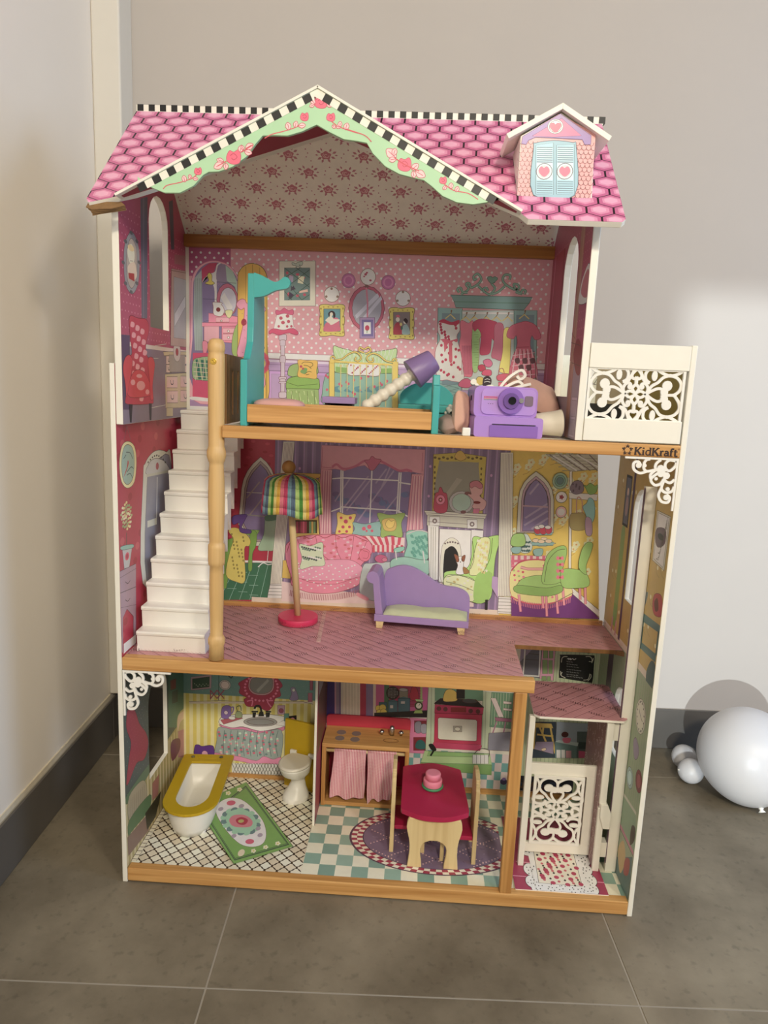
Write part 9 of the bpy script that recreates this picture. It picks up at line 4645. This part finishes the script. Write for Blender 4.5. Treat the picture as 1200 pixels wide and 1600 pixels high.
pad.loft(rws, None, False, False, True, False); pad.loft([[(p[0], p[1], .0288) for p in r][::-1] for r in rws], None, False, False, True, False)
pad.loft([[p for p in rws[0]], [(p[0], p[1], .0288) for p in rws[0]]], None, False, False, False, False)
pad.loft([[r[-1] for r in rws], [(r[-1][0], r[-1][1], .0288) for r in rws]], None, False, False, False, False)
pad.build('seat_pad', mat('pale_green_cloth', 'c9cfae', .9, .08, 60, bump=.2), cs)
for x, sg in ((-.083, 1), (.081, -1)):
    for y in (-.033, .022): B(XZ(y+.012)).prism([(x-.006, 0), (x+.006, 0), (x+(.009 if sg > 0 else .007), .0143), (x-(.007 if sg > 0 else .009), .0143)] if True else [], 0, .012).build('leg', PALE, cs, .0008)
# ============================================================ bedroom things
Z2 = .8368
bd = thing('toy_bed', 'teal and pine toy bed with tall headboard along the bedroom edge', 'bed', (.37, .07, Z2))
T = Matrix.Translation((-.37, -.07, -Z2))
hb = [(.0190, 0), (.1500, 0), (.1500, .165), (.145, .2480), (.0800, .2480), (.0660, .2460), (.0640, .160), (.0600, .136), (.046, .118), (.0380, .108), (.0190, .106)]
TB(YZ(.2070)).prism([(y, z+Z2+.0002) for y, z in hb], 0, .0112).build('headboard', TEAL, bd, .0015)
TB(XZ(.0760)).prism([(a-.0055, b+Z2+.0100) for a, b in smoothpts([(.2230, .2375), (.2370, .2330), (.2560, .2240), (.2660, .2270), (.2720, .2320), (.2790, .2310), (.2830, .2240), (.2800, .2160), (.2730, .2130), (.2580, .2100), (.2400, .2010), (.2230, .1980)], False, 3)][::-1], 0, .0110).build('canopy_arm', TEAL, bd, .0012)
fbp = [(.0190, 0), (.1500, 0), (.1500, .0700), (.120, .0950), (.0560, .0950), (.0500, .0780), (.0190, .0770)]
TB(YZ(.5190)).prism([(y, z+Z2+.0002) for y, z in fbp], 0, .0112).build('footboard', TEAL, bd, .0015)
TB().box(.2185, .5188, .0190, .0290, Z2+.0065, Z2+.0355).build('side_rail', PINEX, bd, .0012)
TB().box(.2185, .5188, .1390, .1490, Z2+.0065, Z2+.0355).build('side_rail', PINEX, bd, .0012)
TB().box(.2185, .5188, .0292, .1388, Z2+.0180, Z2+.0240).build('bed_base', mat('beige_board', 'c3a08c', .7), bd)
pw = thing('bed_pillow', 'flat pale pink pillow lying at the head of the toy bed', 'pillow', (.262, .070, Z2+.0245))
B().ell((0, 0, .0105), .042, .034, .0105, 28, 12, fn=lambda q: [math.copysign(abs(q[0])**.6, q[0]), math.copysign(abs(q[1])**.6, q[1]), q[2]]).build('cushion', mat('pale_pink_cloth', 'dfa9a0', .9, .06, 60, bump=.2), pw)
stl = thing('side_table', 'lilac toy side table standing on the floor behind the teal bed', 'table', (.352, .185, Z2))
B().box(-.030, .030, -.028, .028, .0385, .0500).build('tabletop', PURPLE, stl, .0012)
for x in (-.022, .022): B().box(x-.003, x+.003, -.022, .022, 0, .0384).build('leg_panel', BLACK, stl)
B().box(-.019, .019, .018, .021, .004, .0384).build('back_board', BLACK, stl)
B().box(.030, .060, -.028, .010, .018, .0280).build('shelf', PURPLE, stl, .001); B().box(.034, .056, -.022, .004, 0, .0178).build('leg_panel', BLACK, stl)
bn = thing('toy_bench', 'teal toy bench with arched back behind the foot of the bed', 'bench', (.512, .215, Z2))
B().box(-.052, .052, -.034, .030, .0290, .0420).build('seat', TEAL, bn, .0015)
B(XZ(.034)).prism(smoothpts([(.05, .0422), (.05, .060), (.036, .074), (.015, .082), (-.015, .082), (-.036, .074), (-.05, .060), (-.05, .0422)], False, 3), 0, .0075).build('backrest', TEAL, bn, .001)
B().box(-.044, -.034, -.030, .028, 0, .0288).build('leg_panel', TEAL, bn, .001); B().box(.034, .044, -.030, .028, 0, .0288).build('leg_panel', TEAL, bn, .001); B().box(-.034, .034, -.028, -.022, .002, .0288).build('front_board', TEAL, bn, .001)
# lying bead lamp, from its foot up to the lilac shade
p0, p1 = Vector((.3985, .163, Z2+.0320)), Vector((.4910, .180, Z2+.1015)); ax = (p1-p0).normalized()
tla = thing('table_lamp', 'toy table lamp with white beaded stem and lilac shade leaning over the bench', 'lamp', tuple(p0))
qm = ax.to_track_quat('Z', 'Y').to_matrix().to_4x4(); Ln = (p1-p0).length
pr = [(.0035, -.004), (.0065, -.001)]; nb_ = 7
for k in range(nb_):
    for t in range(6): u = (t+.5)/6; pr.append((.0078+.0042*math.sin(PI*u)**.7, (k+u)*Ln/nb_))
B(qm).lathe(pr, 22).build('beaded_stem', mat('ivory_beads', 'efe9da', .35, .03), tla)
B(qm).lathe([(.0280, Ln-.010), (.0282, Ln-.009), (.0205, Ln+.036), (.0195, Ln+.037)], 32).build('lamp_shade', mat('lilac_shade', '8d76a8', .4, .04), tla)
# lilac instant camera
cm = thing('toy_camera', 'lilac instant camera at the right edge of the bedroom floor', 'camera', (.6385, .0265, Z2+.0005), math.radians(5))
LIL = mat('lilac_plastic', 'b08ad2', .35, .03); LIL2 = mat('violet_plastic', '8c66b6', .35, .03)
def rrect(x0, x1, z0, z1, r, n=5):
    o = []
    for cx, cz, a in ((x1-r, z0+r, -PI/2), (x1-r, z1-r, 0), (x0+r, z1-r, PI/2), (x0+r, z0+r, PI)):
        for k in range(n+1): o.append((cx+r*math.cos(a+k*PI/2/n), cz+r*math.sin(a+k*PI/2/n)))
    return o
B(XZ(.062)).prism(rrect(-.0545, .0480, .030, .0800, .010), 0, .068).build('upper_body', LIL, cm, .004, segs=3)
B(XZ(.062)).prism(rrect(-.0545, .0560, .0, .0325, .005), 0, .082).build('lower_body', LIL, cm, .003, segs=3)
B(XZ(-.0062)).prism(rrect(-.043, .0450, .0355, .0765, .009), 0, .0016).build('front_plate', mat('lilac_front', 'b894d8', .35, .02), cm, .0008)
ln = B(XZ(-.0078)).disc(.0035, .0580, .0205, 0, .006, 36).build('lens_barrel', LIL2, cm, .0015)
B(XZ(-.0138)).disc(.0035, .0580, .0125, 0, .003, 32).build('lens_ring', mat('plum_plastic', '6e4f92', .3), ln, .0008)
B(XZ(-.0168)).disc(.0045, .0585, .0062, 0, .0012, 28).build('lens_glass', mat('black_glass', '0c0a10', .08), ln)
B(XZ(-.0138)).disc(.0195, .0590, .0040, 0, .0022, 18).build('mirror', CHROME, ln)
B(XZ(-.0078)).prism(rrect(.0265, .0400, .0505, .0665, .003), 0, .0012).build('flash_window', mat('grey_flash', '84707e', .2), cm)
z_ = B(XZ(-.0078))
for r_, c in enumerate(('d22a3a', 'd22a3a', 'e0a04a', '5a9a78')):
    for k in range(10): x, z = -.0395+k*.0022, .0640-r_*.0016; z_.prism([(x, z), (x+.0011, z-.0014), (x+.0022, z)][::-1], 0, .0003, (), c)
for k in range(3): z_.disc(-.0315+k*.0034, .0525, .0006, 0, .0003, 8, '3a2a4a')
z_.build('printed_badge', PRINT, cm)
B(XZ(-.0201)).prism(rrect(-.030, .0480, .001, .0195, .002), 0, .0009).build('photo_door', LIL2, cm)
B(XZ(-.0201)).prism(rrect(-.026, .0440, .0200, .0214, .0006), 0, .0012).build('photo_slot', BLACK, cm)
B(YZ(-.0548)).disc(.020, .060, .0042, -.0008, .0002, 16).build('strap_lug', BLACK, cm)
# soft things and odds and ends around the camera
QUILT = mat('peach_quilted_cloth', 'd9ae9c', .9, .10, 70, bump=.5)
def cushion(name, label, cat, loc, rot, rx, ry, rz, m, pin=.55):
    r = thing(name, label, cat, loc); r.rotation_euler = rot
    def f(q):
        a, b = math.copysign(abs(q[0])**pin, q[0]), math.copysign(abs(q[1])**pin, q[1]); e = max(0, 1-max(abs(a), abs(b))**4); return [a*(1-.07*(1-abs(b))), b*(1-.07*(1-abs(a))), q[2]*(.25+.75*e)*(1+.06*math.sin(7*a+3*b))]
    B().ell((0, 0, 0), rx, ry, rz, 40, 18, fn=f).build('cushion', m, r); return r
cushion('doll_pillow', 'plump peach quilted pillow propped behind the lilac camera', 'pillow', (.700, .150, Z2+.0660), (.62, .30, .30), .056, .048, .021, QUILT)
cushion('doll_pillow', 'peach quilted pillow folded upright between bed and lilac camera', 'pillow', (.5675, .052, Z2+.0370), (1.45, .18, .95), .020, .036, .013, QUILT, .6)
cushion('cloth_bundle', 'crumpled grey-beige cloth beside the teal footboard', 'cloth', (.548, .060, Z2+.0150), (.15, -.3, .2), .020, .030, .015, mat('grey_beige_cloth', 'a88f86', .95, .1, 60, bump=.5), .8)
cup = thing('cup', 'ivory plastic cup lying on its side right of the lilac camera', 'cup', (.700, .060, Z2+.0228)); cup.rotation_euler = (0, math.radians(90-4), math.radians(4))
B().lathe([(.0005, -.010), (.0160, -.010), (.0170, -.008), (.0215, .030), (.0222, .031), (.0225, .034), (.0212, .034), (.0205, .030), (.0160, -.006), (.0005, -.006)], 36, caps=False).build('cup_body', mat('ivory_plastic', 'ece5cf', .4, .03), cup)
tia = thing('toy_tiara', 'white curly plastic tiara lying on top of the things behind the camera', 'tiara', (.628, .110, Z2+.0610))
b = B(frame((0, 0, 0), (1, 0, .10), (0, .35, .94)))
for i, p in enumerate(([(-.045, -.02), (-.035, .000), (-.030, .020), (-.038, .030)], [(-.030, .004), (-.018, .018), (-.006, .020), (-.004, .008), (-.016, .002)], [(.002, .006), (.014, .026), (.030, .040), (.044, .046), (.050, .036), (.042, .030), (.036, .036)], [(.006, .010), (.022, .020), (.038, .026), (.046, .020)], [(-.045, -.02), (0, .002), (.03, .014), (.06, .02)])): b.ribbon(p, .0048, i*4e-5, .004+i*4e-5)
b.disc(-.038, .030, .0052, -.001, .005, 14); b.build('tiara_band', WHITEPL, tia)
rc = thing('red_box', 'small dark red thing behind the lilac camera under the tiara', 'box', (.652, .215, Z2)); B().box(-.030, .040, -.02, .02, 0, .060).build('box_body', mat('dark_red_paint', '8c1424', .6), rc, .003)
pom = thing('plush_toy', 'small black and white fluffy plush between teal bench and peach pillow', 'plush toy', (.561, .140, Z2+.020))
FL = mat('white_fluff', 'e6e0d6', .95, .1, 90, bump=.6)
rnd = random.Random(3); bb2 = B().ell((0, 0, .010), .015, .014, .016, 16, 10)
for k in range(34): a, z = k*2.4, -1+2*k/33; r_ = math.sqrt(max(0, 1-z*z)); bb2.ell((.014*r_*math.cos(a), .013*r_*math.sin(a), .010+.015*z), .0042, .0042, .0042, 8, 6)
bb2.build('head', FL, pom)
for x, z in ((-.005, .012), (.005, .011), (0, .005), (-.004, .001), (.005, .0015)): B().ell((x, -.0150, z), .0034, .003, .0024, 10, 6).build('face_patch', BLACK, pom)
B().ell((0, .002, -.011), .014, .012, .0092, 16, 10).build('body', mat('dark_red_cloth', '7d1a28', .9), pom)
cl = thing('charger_block', 'small white plug block at the lower left corner of the lilac camera', 'charger', (.5745, -.0015+.006, Z2+.0007)); B().box(-.0065, .0065, -.005, .005, 0, .0135).build('block', WHITEPL, cl, .002)
# black glittery bag on the balcony is only the printed dark panel; nothing else stands there
# ============================================================ balloons
BAL = mat('white_balloon_rubber', 'd3d1d2', .38, .01, sub=.6)
def balloon(name, label, loc, R_, knot, m=BAL, sq=1.0, big=False):
    t = thing(name, label, 'balloon', loc, 0, None)
    k = Vector(knot).normalized(); rot = k.to_track_quat('Z', 'Y').to_matrix().to_4x4()
    b = B(rot); n = 48; pr = []
    for i in range(41): a = PI*i/40; r = math.sin(a); z = -math.cos(a); pr.append((max(R_*r*(1-.0*z), .0004), R_*z*(1+.06*max(0, z)**2)))
    pr[-1] = (R_*.035, R_*1.062); b.lathe(pr, n); b.build('skin', m, t)
    kb = B(rot); kb.lathe([(R_*.03, R_*1.05), (R_*.055, R_*1.075), (R_*.03, R_*1.10), (R_*.075, R_*1.15), (R_*.05, R_*1.152)], 12)
    kb.build('knot', WHITEPL, t); return t
balloon('balloon', 'large white balloon on the floor at the right edge of the photo', (1.2935, .415, .1076), .1072, (.10, -.62, -.80))
balloon('balloon', 'small white balloon in front, left of the large balloon', (1.195, .468, .0295), .0292, (-.95, -.15, .12))
balloon('balloon', 'small white balloon half hidden behind the other small one', (1.203, .536, .0295), .0292, (.8, .5, .2))
